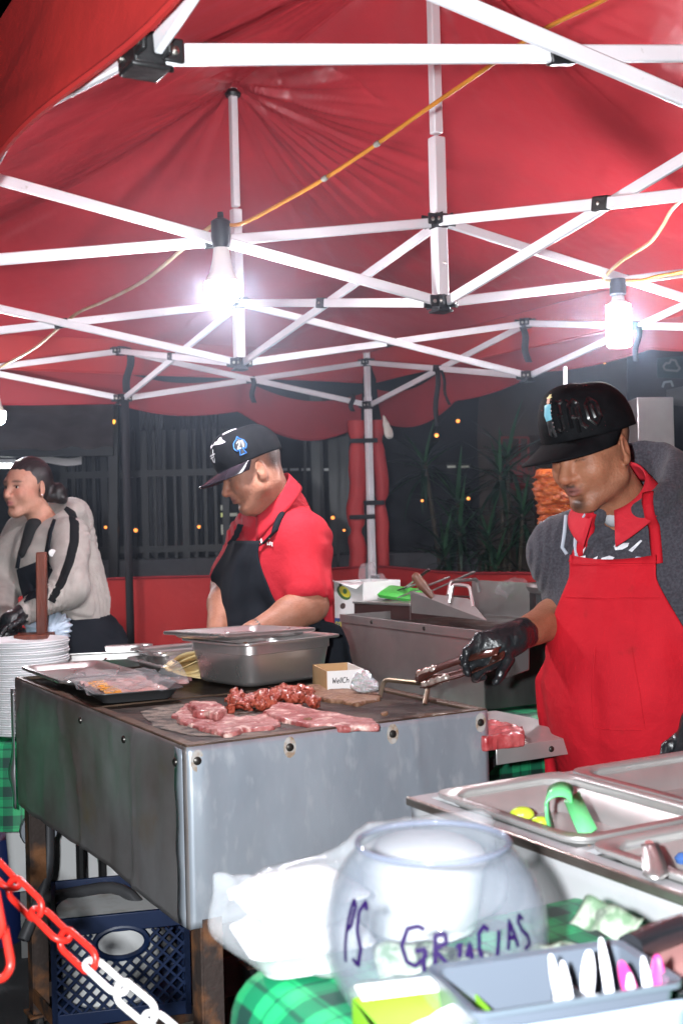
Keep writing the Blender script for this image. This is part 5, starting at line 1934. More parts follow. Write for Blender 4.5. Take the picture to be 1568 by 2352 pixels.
def chain(path, red_n, label, L=.047, W=.026, r=.0042):
    t = thing('plastic_chain', label, 'chain', path[-1])
    # walk the path at a pitch of L - 2r
    dense = []
    for i in range(len(path) - 1):
        for s in np.linspace(0, 1, 200, endpoint=False):
            dense.append(lerp(path[i], path[i + 1], s))
    pitch = L - 2.6 * r
    pos, acc = [dense[0]], 0
    for i in range(1, len(dense)):
        acc += np.linalg.norm(dense[i] - dense[i - 1])
        if acc >= pitch:
            pos.append(dense[i])
            acc = 0
    for i in range(len(pos) - 1):
        c = (pos[i] + pos[i + 1]) / 2
        d = unit(pos[i + 1] - pos[i])
        side = unit(np.cross(d, V(0, .4, 1)))
        upv = np.cross(side, d)
        if i % 2:
            side, upv = unit(side * .25 + upv), None
        else:
            side = unit(side - upv * .25)
        pts = [c + d * p[0] + side * p[1] for p in link_mesh_pts(L, W, r)]
        MB().tube(pts, r, 8, closed=True).build('chain_link', m_cred if i < red_n else m_cwhite, t, sharp=0)
    return t


def sag(a, b, s, n=10):
    return [lerp(a, b, k / n) + V(0, 0, -s * 4 * (k / n) * (1 - k / n)) for k in range(n + 1)]


ca_, cb_ = P(-25, 1975, 1.62), P(480, 2440, 1.40)
chain(sag(ca_, cb_, .012), 4, 'red then white plastic barrier chain sloping across the lower left corner', .066, .029, .0044)
chain(sag(P(-30, 2040, 1.25), P(8, 2260, 1.25), -.0, 4), 4, 'short red and white end of chain at the left edge', .056, .028, .0045)

# ================================================================== the street behind the stall
m_wallgrey = M('grey_render', (.11, .11, .12), .85, col2=(.08, .08, .09), vscale=4, bump=.2, bscale=50)
m_dark = M('dark_facade', (.006, .007, .010), .7, col2=(.011, .012, .016), vscale=2)
m_iron = M('black_iron', (.010, .011, .013), .45)
YB = 9.6
bld = thing('dark_storefront', 'dark shopfront with barred windows behind the stall', 'building', V(-.4, YB, 0))
MB().box(V(-1.0, YB + .3, 2.6), (13, .5, 5.2)).build('wall', m_dark, bld)
m_curt = M('pale_corrugated_panel', (.13, .13, .145), .6, col2=(.09, .09, .10), vscale=9, stretch=(1, 1, .1))


def corrugated(u0, u1, v0, v1, Y, name, mat, parent, per=6):
    a, b = P(u0, v1, Y), P(u1, v0, Y)
    n = 48
    rows = []
    for z in (a[2], b[2]):
        rows.append([V(a[0] + (b[0] - a[0]) * k / n, Y - .02 * abs(math.sin(math.pi * per * k / n)), z) for k in range(n + 1)])
    return MB().grid(rows).build(name, mat, parent, sharp=0)


corrugated(328, 376, 930, 1262, 9.2, 'door_shutter', m_curt, bld)
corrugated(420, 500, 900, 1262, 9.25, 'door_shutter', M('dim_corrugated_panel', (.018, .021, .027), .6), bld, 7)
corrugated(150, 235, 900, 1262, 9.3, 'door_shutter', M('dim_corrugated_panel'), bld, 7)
for (u0, u1, v0, v1, c) in ((722, 738, 900, 1330, (.07, .08, .085)), (760, 800, 960, 1300, (.03, .035, .04)), (815, 832, 950, 1330, (.05, .055, .06))):
    a, b = P(u0, v1, 9.2), P(u1, v0, 9.2)
    MB().box((a + b) / 2, (b[0] - a[0], .06, b[2] - a[2])).build('window_frame', M('frame_%d' % u0, (c[0] * .5, c[1] * .5, c[2] * .5), .4), bld)
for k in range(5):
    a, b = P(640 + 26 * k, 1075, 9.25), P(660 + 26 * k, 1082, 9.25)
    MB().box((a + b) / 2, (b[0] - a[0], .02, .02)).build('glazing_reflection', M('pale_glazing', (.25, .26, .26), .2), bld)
m_neon = M('lit_yellow_sign', (.4, .4, .1), .5, emit=(.55, .60, .25), estr=.55)
m_neon2 = M('lit_pale_sign', (.4, .4, .35), .5, emit=(.5, .5, .42), estr=.25)
for (u0, u1, v0, v1, m_) in ((495, 518, 1160, 1172, m_neon2), (496, 512, 1178, 1188, m_neon), (520, 545, 1178, 1186, m_neon2), (505, 514, 1205, 1228, m_neon2), (525, 532, 1205, 1228, m_neon2), (515, 534, 1238, 1256, m_neon2), (640, 652, 1172, 1178, m_neon2)):
    a, b = P(u0, v1, 9.26), P(u1, v0, 9.26)
    MB().box((a + b) / 2, (b[0] - a[0], .02, b[2] - a[2])).build('lit_window_sign', m_, bld)
# low wall and iron fence
a, b = P(180, 1268, 8.9), P(880, 1285, 8.9)
lw = MB().box(V((a[0] + b[0]) / 2 - .4, 8.95, .575), (b[0] - a[0] + 2.6, .22, 1.15)).build('low_wall', m_wallgrey, bevel=.01)
tag(lw, 'low grey rendered wall under the iron fence', 'wall')
fe = thing('iron_fence', 'black iron railing standing on the low grey wall', 'fence', V(-.9, 8.9, 1.15))
xl, xr = P(150, 1200, 8.88)[0], P(520, 1200, 8.88)[0]
for zz in (1.22, 1.78):
    MB().box(V((xl + xr) / 2, 8.88, zz), (xr - xl, .04, .05)).build('rail', m_iron, fe)
n = 17
for k in range(n):
    x = xl + (xr - xl) * k / (n - 1)
    MB().box(V(x, 8.88, 1.62), (.022 if k % 4 else .05, .022, .95)).build('picket', m_iron, fe)
    MB().lathe([(0, .05), (.014, .012), (.02, 0)], V(x, 8.88, 2.095), 6).build('finial', m_iron, fe)
# second iron grille right of the corner leg
g2 = thing('window_grille', 'dark window grille right of the polo shirt', 'grille', P(800, 1320, 8.8))
for k in range(5):
    a, b = P(700 + 38 * k, 1330, 8.8), P(700 + 38 * k, 960, 8.8)
    MB().bar(a, b, .02, .02, up=(0, 1, 0)).build('bar', m_iron, g2)
# neighbouring brown tent on the left
m_tent = M('brown_tent_cloth', (.24, .19, .185), .7, col2=(.15, .105, .105), vscale=3, bump=.3, bscale=9)
nt = thing('neighbour_tent', 'dim brown canopy of the next stall above the woman', 'canopy', P(60, 1100, 8))
rows = []
for i in range(16):
    s = i / 15
    r = []
    for k in range(40):
        q = k / 39
        u = -260 + 520 * q
        v = 880 + 158 * s + 6 * math.sin(q * 5)
        Y = 6.9 + 1.1 * s + .05 * math.sin(q * 22 + 4 * s + 3 * math.sin(q * 7)) * (1 - s * .4)
        r.append(P(u, v, Y))
    rows.append(r)
MB().grid(rows).build('tent_roof', m_tent, nt, sharp=0)
MB().bar(P(-260, 1041, 8.0), P(262, 1035, 8.0), .05, .07).build('eave_beam', m_iron, nt)
for (u, v0, v1) in ((262, 930, 1500),):
    MB().bar(P(u, v0, 8.05), P(u, v1, 8.05), .06, .06, up=(0, 1, 0)).build('tent_post', m_iron, nt)
lt_ = thing('tube_light', 'lit white tube lamp under the next tent at the left edge', 'lamp', P(10, 1066, 8.2))
MB().tube([P(-60, 1068, 8.2), P(28, 1068, 8.2)], .022, 10).build('tube', M('lit_tube', (1, 1, 1), .4, emit=(.95, 1, .96), estr=14), lt_)
MB().bar(P(-70, 1060, 8.2), P(36, 1060, 8.2), .05, .03).build('housing', m_white, lt_)
rows = [[P(u, 1052 + 4 * math.sin(u * .05) + 14 * s - .05 * (u - 60) * (1 - s) * .6, 8.4) for u in range(60, 190, 8)] for s in (0, .5, 1)]
o = MB().grid(rows).build('white_banner', M('white_banner', (.6, .57, .58), .7), sharp=0)
tag(o, 'pale strip of tent cloth behind the hair of the woman', 'banner')
# beige tent wall with the sign
m_beige = M('beige_tarp', (.085, .062, .052), .85, col2=(.06, .045, .038), vscale=2.5, bump=.25, bscale=8)
rows = []
for i in range(14):
    r = []
    for k in range(40):
        q = k / 39
        u, v = 1098 + 520 * q, 790 + 560 * i / 13
        if k == 0:
            u += 3 * math.sin(i)
        r.append(P(u, v, 7.9 + .05 * math.sin(q * 15 + i * .25) + .3 * q))
    rows.append(r)
tarp = MB().grid(rows).build('tarp_wall', m_beige, sharp=0)
tag(tarp, 'beige tarp wall hanging behind the man in the red apron', 'tarp')
m_sign = M('dull_red_print', (.17, .018, .016), .6)
sg = thing('order_sign', 'beige sign with red frame, the word HERE and a down arrow', 'sign', P(1190, 1130, 7.8))
def sp(u, v):
    return P(u, v, 7.74)
MB().add([sp(1145, 1000), sp(1240, 1000), sp(1240, 1152), sp(1145, 1152)], [(0, 1, 2, 3)]).build('sign_board', m_beige, sg, solid=.004)
def sbar(p, q, w=.016):
    MB().bar(p - V(0, .01, 0), q - V(0, .01, 0), w, .004, up=(0, 1, 0)).build('sign_frame', m_sign, sg)
for pq in (((1150, 1005), (1212, 1005)), ((1150, 1005), (1150, 1052)), ((1212, 1005), (1212, 1052)), ((1172, 1010), (1172, 1050)), ((1192, 1008), (1192, 1050)), ((1150, 1052), (1222, 1056)), ((1148, 1086), (1224, 1088)), ((1224, 1056), (1224, 1088)), ((1148, 1052), (1148, 1086))):
    sbar(sp(*pq[0]), sp(*pq[1]), .014)
tx, w_ = pen_text('HERE', 26, .25)
tx = [[(x * 1.0, y) for x, y in l] for l in tx]
strokes_on(tx, lambda x, y: (sp(1152 + x * .93, 1084 - y) - V(0, .012, 0), V(0, -1, 0)), .016, 'lettering', m_sign, sg, .001)
o_ = sp(1188, 1092) - V(0, .012, 0)
ar = [(-.032, 0), (.032, 0), (.032, -.05), (.075, -.05), (0, -.115), (-.075, -.05), (-.032, -.05)]
MB().add([o_ + V(x, 0, z) for x, z in ar], [tuple(range(7))]).build('arrow', m_sign, sg, solid=.003)
# menu board and things at the upper right
mbd = thing('menu_board', 'dim menu board with a teal panel and white icons at the upper right', 'sign', P(1550, 900, 6.4))
MB().add([P(1440, 760, 6.5), P(1640, 760, 6.5), P(1640, 1040, 6.5), P(1440, 1040, 6.5)], [(0, 1, 2, 3)]).build('board', m_dark, mbd, solid=.03)
MB().add([P(1508, 822, 6.45), P(1600, 815, 6.45), P(1600, 870, 6.45), P(1508, 868, 6.45)], [(0, 1, 2, 3)]).build('teal_panel', M('teal_print', (.010, .035, .040), .6), mbd, solid=.006)
MB().add([P(1530, 895, 6.45), P(1600, 880, 6.45), P(1600, 935, 6.45), P(1528, 930, 6.45)], [(0, 1, 2, 3)]).build('grey_panel', M('grey_print', (.07, .07, .075), .6), mbd, solid=.006)
cl = [(1526, 850), (1522, 842), (1528, 834), (1536, 834), (1540, 826), (1550, 828), (1554, 838), (1560, 846), (1554, 852), (1526, 850)]
strokes_on([cl, [(1520, 890), (1524, 878), (1540, 876), (1544, 888)]], lambda u, v: (P(u, v, 6.43), V(0, -1, 0)), .012, 'icon_outline', M('pale_icon', (.12, .135, .14), .6), mbd, .001)
o = MB().obox((P(1450, 920, 4.9) + P(1538, 1060, 4.9)) / 2, V(.078, .02, 0), V(0, .08, 0), V(0, 0, .13)).build('steel_cabinet', m_dsteel, bevel=.004)
tag(o, 'brushed steel spit housing behind the black cap', 'housing')
MB().obox(P(1494, 919, 4.87), V(.084, .022, 0), V(0, .085, 0), V(0, 0, .006)).build('housing_top', m_steel_in, o) if False else None
# al pastor spit
trp = thing('meat_spit', 'vertical spit of glossy red marinated pork behind the red apron man', 'spit', P(1297, 1330, 4.2))
ax0 = P(1299, 1340, 4.2)
F = Field(V(ax0[0] - .16, ax0[1] - .16, P(1299, 1335, 4.2)[2]), V(ax0[0] + .16, ax0[1] + .16, P(1299, 1070, 4.2)[2]), .0065)
zt_, zb_ = P(1299, 1092, 4.2)[2], P(1299, 1312, 4.2)[2]
for k in range(12):
    s = k / 11
    F.ell(V(ax0[0], ax0[1], zt_ + (zb_ - zt_) * s), (.104 - .05 * s ** 1.3,) * 2 + (.028,), k=.015)
F.warp(lambda p: .011 * vnoise(p * V(1, 1, 3.2), 26, 3) + .006 * vnoise(p * V(1, 1, 3), 70, 1, 4), .035)
F.build('pork_cone', M('adobo_pork', (.34, .050, .010), .28, col2=(.50, .13, .025), vscale=40, vdetail=6, stretch=(1, 1, 2.5), bump=.8, bscale=90, coat=.5), trp, smooth=0)
MB().tube([V(ax0[0], ax0[1], zb_ - .1), P(1297, 843, 4.2)], .008, 10).build('spit_rod', m_steel, trp)
MB().lathe([(0, -.02), (.13, -.02), (.14, 0), (.135, .01), (0, .01)], V(ax0[0], ax0[1], zb_ - .05), 28).build('drip_tray', m_dsteel, trp)
MB().box(V(ax0[0] + .02, ax0[1] + .12, zb_ + .05), (.20, .06, .50)).build('burner_housing', M('soot_black', (.004, .004, .004), .9, spec=.1), trp)
MB().box(V(ax0[0], ax0[1], (zb_ - .07 + .847) / 2), (.26, .3, zb_ - .07 - .847)).build('spit_base', m_iron, trp)
MB().lathe([(.006, 0)] + [(.010 if k % 2 else .006, .006 * k) for k in range(1, 16)] + [(0, .096)], P(1244, 1260, 4.1), 10).build('spring', m_steel, trp)
# plants
m_leaf = M('dark_leaf', (.018, .055, .030), .45, col2=(.010, .03, .018), vscale=8)
m_leaf2 = M('bright_leaf', (.030, .095, .045), .45, col2=(.03, .09, .04), vscale=8)
m_stem = M('plant_stem', (.06, .05, .035), .8)


def leaf_mesh(L, w, droop):
    rows = []
    for i in range(7):
        s = i / 6
        ww = w * math.sin(math.pi * (.12 + .88 * s) ** .7) * (1 if i < 6 else .05)
        z = -droop * s * s * L
        rows.append([V(s * L, -ww, z + .15 * ww), V(s * L, 0, z), V(s * L, ww, z + .15 * ww)])
    mb = MB().grid(rows)
    me = bpy.data.meshes.new('leaf')
    me.from_pydata(mb.v, [], mb.f)
    me.polygons.foreach_set('use_smooth', [True] * len(me.polygons))
    return me


lmeshes = []
for k, (L, w, d, m_) in enumerate(((.34, .013, .35, m_leaf), (.28, .015, .8, m_leaf), (.38, .012, .22, m_leaf2), (.24, .016, 1.1, m_leaf))):
    me = leaf_mesh(L, w, d)
    me.materials.append(m_)
    lmeshes.append(me)
lr = np.random.default_rng(21)


def dracaena(base, heads, label, nl=28):
    t = thing('potted_plant', label, 'plant', base)
    MB().lathe([(0, 0), (.14, 0), (.18, .26), (.19, .28), (.17, .28), (.16, .24), (0, .23)], base, 20).build('pot', m_wallgrey, t)
    for h in heads:
        MB().tube([base + V(0, 0, .2), lerp(base, h, .5) + V(.03, 0, .05), h], [.022, .018, .012], 7).build('stem', m_stem, t)
        for k in range(nl):
            az = 2.4 * k + lr.uniform(-.3, .3)
            el = R(80 - 110 * k / nl) + lr.uniform(-.15, .15)
            o = bpy.data.objects.new('leaf', lmeshes[k % 4])
            COL.objects.link(o)
            o.parent = t
            o.rotation_euler = (0, -el, az)
            o.location = Vector(h.tolist()) - Vector(base.tolist()) + Vector((0, 0, -.10 * k / nl))
            sc = lr.uniform(.75, 1.15)
            o.scale = (sc, sc, sc)
    return t


dracaena(V(*P(1040, 1500, 7.6)[:2], 0), [P(1050, 1150, 7.6), P(975, 1062, 7.7), P(1055, 1215, 7.5), P(1020, 1270, 7.5)], 'spiky dark green potted plant right of the canopy leg')
dracaena(V(*P(1150, 1500, 7.5)[:2], 0), [P(1148, 1085, 7.5), P(1165, 1050, 7.6), P(1200, 1175, 7.4), P(1120, 1230, 7.4), P(1140, 1290, 7.3)], 'taller spiky potted plant in front of the beige tarp')
# hanging rag on the corner leg
F = Field(P(888, 980, 6.7) - .12, P(888, 980, 6.7) + .12, .006)
F.cone(P(880, 955, 6.75), P(886, 975, 6.75), .008, .018, .01).cone(P(886, 975, 6.75), P(893, 998, 6.75), .018, .024, .01)
F.warp(lambda p: .006 * vnoise(p * V(3, 3, 1), 16, 2), .02)
tag(F.build('hanging_rag', M('off_white_rag', (.55, .52, .47), .85)), 'off-white rag hanging beside the corner leg', 'rag')
# string lights far away
m_warm = M('lit_warm_bulb', (1, .6, .2), .4, emit=(1, .30, .05), estr=2.2)
m_amber = M('lit_amber_lamp', (1, .6, .2), .4, emit=(1, .45, .05), estr=3)
far = [(243, 1211, .018), (269, 1212, .022), (312, 1218, .024), (457, 1210, .02), (764, 1189, .022), (1002, 1000, .022), (1051, 967, .02), (1075, 1145, .018), (790, 1218, .015), (1387, 832, .018), (969, 1150, .014), (612, 1040, .006)]
names = ['leftmost small warm bulb behind the strap', 'second small warm bulb behind the strap', 'third small warm bulb right of the strap', 'small warm bulb left of the polo man', 'small warm bulb at the polo shoulder', 'warm bulb at the end of the hanging strap', 'warm bulb high above the plants', 'warm bulb among the plant leaves', 'faint warm bulb near the fence right', 'warm bulb under the valance on the right', 'faint warm bulb low left of the plants', 'tiny red point beside the cap']
for (u, v, r), nm in zip(far, names):
    c = P(u, v, 8.3 if u < 900 else 7.2)
    t = thing('string_light', nm, 'light bulb', c, 'distant warm string lights')
    r = r * .6
    MB().lathe([(0, r), (r * .7, r * .7), (r, 0), (r * .7, -r * .7), (0, -r)], c, 12).build('bulb', m_warm, t, sharp=0)
    MB().lathe([(0, r * 2.1), (r * .5, r * 2.1), (r * .5, r * .8), (0, r * .7)], c, 8).build('holder', m_iron, t)
am = thing('amber_lamp', 'flat amber lamp glowing under the left swag', 'lamp', P(255, 968, 8.0))
MB().obox(P(255, 968, 8.0), V(.026, 0, -.004), V(0, .02, 0), V(.004, 0, .012)).build('lens', m_amber, am, bevel=.004)
MB().obox(P(258, 960, 8.04), V(.034, 0, -.004), V(0, .02, 0), V(0, 0, .010)).build('housing', m_iron, am)
# pale lights seen through the plants
for (u, v) in ((1036, 1072), (1068, 1072)):
    t = thing('far_lamp', 'pale far lamp seen %s between the plants' % ('left' if u < 1050 else 'right'), 'lamp', P(u, v, 9.0))
    MB().obox(P(u, v, 9.0), V(.03, 0, 0), V(0, .01, 0), V(0, 0, .008)).build('lens', m_neon2, t)
    MB().obox(P(u, v - 4, 9.02), V(.035, 0, 0), V(0, .02, 0), V(0, 0, .006)).build('housing', m_iron, t)

# ================================================================== people
def frame(yaw, pitch=0.0, roll=0.0):
    """rows: the person's left, forward, up; yaw 0 faces the camera, 90 faces picture-left; pitch > 0 looks down"""
    f = V(-math.sin(yaw), -math.cos(yaw), 0)
    l = V(math.cos(yaw), -math.sin(yaw), 0)
    u = V(0, 0, 1)
    f2 = f * math.cos(pitch) - u * math.sin(pitch)
    u2 = u * math.cos(pitch) + f * math.sin(pitch)
    l2 = l * math.cos(roll) + u2 * math.sin(roll)
    u3 = np.cross(l2, f2) * -1
    u3 = u3 * np.sign(u3 @ u2)
    return np.array([l2, f2, u3])


def add_head(F, hc, B, w=1.0, eyes=1.0, jaw=1.0, nose=1.0, sc=1.0):
    L = lambda x, y, z: hc + (B[0] * x + B[1] * y + B[2] * z) * sc
    ell = lambda c, r, Bq, k, mode='u': F.ell(c, np.asarray(r) * sc, Bq, k * sc, mode)
    cone = lambda a, b, ra, rb, k, mode='u': F.cone(a, b, ra * sc, rb * sc, k * sc, mode)
    ell(L(0, -.018, .042), (.076 * w, .096, .086), B, .02)
    ell(L(0, .030, -.020), (.064 * w, .066, .088), B, .03)
    ell(L(0, .026, .035), (.064 * w, .058, .05), B, .03)
    cone(L(-.050 * w * jaw, .005, -.062), L(-.016 * jaw, .068, -.102), .024, .018, .03)
    cone(L(.050 * w * jaw, .005, -.062), L(.016 * jaw, .068, -.102), .024, .018, .03)
    ell(L(0, .074, -.102), (.026 * jaw, .018, .017), B, .02)
    for s in (-1, 1):
        ell(L(s * .040 * w, .060, -.028), (.026, .026, .028), B, .03)      # cheek
        ell(L(s * .034, .098, .006), (.021, .016, .013), B, .014, 's')      # socket
    for s in (-1, 1):
        cone(L(s * .044, .074, .026), L(0, .083, .022), .012, .012, .02)
    cone(L(0, .088, .016), L(0, .112 * (1 + .02 * nose), -.030), .009, .013 * nose, .012)
    ell(L(0, .112, -.034), (.013 * nose, .011, .010), B, .006)
    for s in (-1, 1):
        ell(L(s * .015 * nose, .098, -.036), (.009, .011, .0085), B, .007)
        ell(L(s * .008, .106, -.0455), (.0042, .005, .004), B, .003, 's')
        ell(L(s * .033, .0755, .0115), (.0175, .0135, .0098 if eyes < .5 else .0085), B, .004)   # upper lid
        ell(L(s * .033, .0745, -.0035), (.0165, .0125, .0072), B, .004)     # lower lid
        if eyes < .5:
            ell(L(s * .033, .0750, .004), (.0165, .0130, .010), B, .003)
    ell(L(0, .088, -.060), (.026, .014, .020), B, .015)                     # muzzle
    cone(L(-.022, .086, -.0610), L(-.004, .099, -.0575), .0045, .0065, .006)
    cone(L(.022, .086, -.0610), L(.004, .099, -.0575), .0045, .0065, .006)
    cone(L(-.019, .086, -.0665), L(0, .0975, -.0705), .005, .0080, .005)
    cone(L(.019, .086, -.0665), L(0, .0975, -.0705), .005, .0080, .005)
    cone(L(-.024, .093, -.0638), L(.024, .093, -.0638), .0012, .0012, .003, 's')
    cone(L(-.018, .105, -.0640), L(.018, .105, -.0640), .0018, .0018, .003, 's')
    ell(L(0, .092, -.084), (.020, .008, .006), B, .008, 's')
    for s in (-1, 1):                                                         # ears
        e = L(s * .0775 * w, -.012, -.004)
        Be = np.array([unit(B[0] * s + B[1] * -.45), unit(B[1] + B[0] * s * .45), B[2]])
        ell(e + B[0] * s * .006 * sc, (.008, .020, .034), Be, .008)
        ell(e + (B[0] * s * .014 + B[1] * .003 + B[2] * .004) * sc, (.006, .011, .019), Be, .005, 's')
        ell(e + (B[0] * s * .005 + B[1] * .006 - B[2] * .028) * sc, (.007, .010, .010), Be, .006)
    return L


def head_paint(hc, B, base, lip, brow=(.02, .014, .012), stub=0.0, must=0.0, fade=None, blush=0.0, eyes=1.0, sc=1.0):
    base, lip, brow = V(*base), V(*lip), V(*brow)

    def sm(d, w):
        return np.clip(.5 - d / w, 0, 1)

    def f(v):
        q = (v - hc) @ B.T / sc
        x, y, z = q[:, 0], q[:, 1], q[:, 2]
        ax = np.abs(x)
        c = np.tile(base, (len(v), 1))
        near = (np.abs(z) < .16) & (np.abs(x) < .11) & (np.abs(y) < .14)
        nz = vnoise(v, 60, 2)
        c *= (1 + .07 * nz)[:, None]
        if blush:
            m = sm(((x / .9) ** 2 * 0 + (ax - .045) ** 2 + (z + .02) ** 2) ** .5 - .022, .03) * (y > .02) * near * blush
            c = c * (1 - m[:, None]) + c * V(1.12, .72, .70) * m[:, None]
        m = sm(np.hypot(ax - .01, (z + .036) * 1.2) - .018, .02) * (y > .085) * near * .35
        c = c * (1 - m[:, None]) + c * V(1.1, .85, .8) * m[:, None]
        # lips
        m = sm(np.hypot(x / 1.9, (z + .0640) * 1.05) - .0115, .006) * (y > .078) * near
        c = c * (1 - m[:, None]) + lip * m[:, None]
        m = sm(np.hypot(x / 4.5, (z + .0640)) - .0030, .004) * (y > .07) * near * .8
        c = c * (1 - m[:, None]) + lip * .3 * m[:, None]
        # brows
        zb = .0275 - .16 * np.maximum(ax - .045, 0) - .08 * np.maximum(.022 - ax, 0)
        m = sm(np.abs(z - zb) - .0035, .004) * sm(np.abs(ax - .037) - .020, .008) * (y > .05) * near * .85
        c = c * (1 - m[:, None]) + brow * m[:, None]
        # lash line / eye crease
        ze = -.001 if eyes < .5 else .0055
        m = sm(np.abs(z - ze - .004 * np.cos((ax - .033) * 60)) - .0016, .003) * sm(np.abs(ax - .033) - .014, .006) * (y > .06) * near * .9
        c = c * (1 - m[:, None]) + brow * .8 * m[:, None]
        if must:
            m = sm(np.abs(z + .0505 + ax * .12) - .0045, .006) * sm(ax - .028, .012) * (y > .07) * near * must * np.clip(.6 + nz, 0, 1)
            c = c * (1 - m[:, None]) + brow * 1.3 * m[:, None]
            m = sm(np.hypot(x / 1.5, (z + .099)) - .013, .012) * (y > .05) * near * must * .8
            c = c * (1 - m[:, None]) + brow * 1.6 * m[:, None]
        if stub:
            m = np.clip((-.045 - z) / .03, 0, 1) * np.clip((.11 + z) / .02 + 1, 0, 1) * (y > -.02) * near * stub
            c = c * (1 - m[:, None]) + c * V(.62, .62, .66) * m[:, None]
        if fade is not None:
            line = fade
            m = np.clip((z - line) / .035, 0, 1) * (y < .035 + .2 * 0) * near * np.where(y < .03, 1, np.clip((.045 - y) / .015, 0, 1))
            m = np.maximum(m, np.clip((-.035 - y) / .03, 0, 1) * np.clip((z + .06) / .06, 0, 1) * near)
            ear = (ax > .070) & (np.abs(y + .008) < .03) & (np.abs(z + .004) < .042)
            m = m * ~ear * .85
            c = c * (1 - m[:, None]) + brow * 1.6 * m[:, None]
        return np.clip(c, 0, 1)
    return f


def skin_mat(name):
    return M(name, (.4, .2, .13), .52, attr='col', sss=.10, bump=.22, bscale=190, bdetail=6, spec=.42, col2=(.78, .70, .66), vscale=34, vdetail=8, vcon=(.45, .8))


def make_cap(hc, B, parent, mat, tilt=0.0, zb=.030, w=.094, d=.108, h=.112, brim=.075, back=-.022, bill_mat=None, front_h=.012, droop=.020, sc=1.0):
    """baseball cap: crown of six panels, seams, button, curved peak"""
    L = lambda x, y, z: hc + (B[0] * x + B[1] * (y + back) + B[2] * z) * sc
    n, m = 72, 22
    rows = []
    for i in range(m + 1):
        t = i / m
        rr = math.cos(t * math.pi / 2) ** .62
        zz = zb + h * math.sin(t * math.pi / 2) ** 1.05
        row = []
        for k in range(n):
            a = 2 * math.pi * k / n
            fr = max(0, math.sin(a)) ** 2
            seam = 1 - .012 * max(0, 1 - abs(((a / (math.pi / 3) + .5) % 1) - .5) / .06) * (1 - t) * (1 if t < .97 else 0)
            if math.sin(a) < 0:
                seam *= 1 - .07 * math.sin(a) ** 2 * max(0, 1 - t / .3)
            x = w * rr * math.cos(a) * seam
            y = (d + front_h * fr * math.sin(t * math.pi) * .8) * rr * math.sin(a) * seam
            row.append(L(x, y, zz + front_h * fr * math.sin(t * math.pi * .9) - .006 * (math.sin(a) < 0) * math.sin(a) ** 2 * (1 - t) + tilt * y))
        rows.append(row)
    crown = MB().grid(rows, closed=True).build('cap', mat, parent, sharp=0, solid=.002)
    MB().lathe([(0, .006), (.006, .0045), (.008, 0)], L(0, 0, zb + h - .001 + front_h * 0), 14, axis=B[2]).build('button', mat, crown)
    rows = []
    for i in range(11):
        s = i / 10
        row = []
        for k in range(25):
            a = R(8) + R(164) * k / 24
            ex = math.sin(a) ** .75
            x = (w + .004) * math.cos(a) * (1 - .06 * s)
            y = d * math.sin(a) + s * brim * ex
            z = zb + .001 - s * droop * ex - 2.6 * (x ** 2) * (.02 + .98 * s) + .016 * math.sin(a) * (1 - s) * .2
            row.append(L(x, y, z + tilt * y))
        rows.append(row)
    bl = MB().grid(rows).build('peak', bill_mat or mat, crown, sharp=0, solid=.004)

    def on(a, t, out=.0022):         # point and normal on the crown (a round, t up)
        rr = math.cos(t * math.pi / 2) ** .62
        fr = max(0, math.sin(a)) ** 2
        y = (d + front_h * fr * math.sin(t * math.pi) * .8) * rr * math.sin(a)
        p = L(w * rr * math.cos(a), y, zb + h * math.sin(t * math.pi / 2) ** 1.05 + front_h * fr * math.sin(t * math.pi * .9) + tilt * y)
        return p

    def place(x, y, a0, t0, sc):     # local x round, y up (metres)
        a, t = a0 - x / (.5 * (w + d)), t0 + y / (h * 1.25)
        p = on(a, t)
        e1, e2 = on(a - .01, t) - p, on(a, t + .01) - p
        nn = unit(np.cross(e1, e2))
        c = hc + B[2] * .06
        if nn @ (p - c) < 0:
            nn = -nn
        return p + nn * .0015, nn
    return crown, place


def patch(poly, place, name, mat, parent, rings=4):
    """a small flat embroidered patch laid on a curved surface"""
    c = np.mean(poly, 0)
    vs = [place(*c)]
    vs = [vs[0][0] + vs[0][1] * .0012]
    fs = []
    n = len(poly)
    for r in range(1, rings + 1):
        for p in poly:
            q = lerp(c, p, r / rings)
            a, nn = place(*q)
            vs.append(a + nn * (.0012 if r < rings else .0))
    for k in range(n):
        fs.append((0, 1 + k, 1 + (k + 1) % n))
    for r in range(rings - 1):
        for k in range(n):
            a, b = 1 + r * n + k, 1 + r * n + (k + 1) % n
            fs.append((a, a + n, b + n, b))
    return MB().add(vs, fs).build(name, mat, parent, sharp=0)


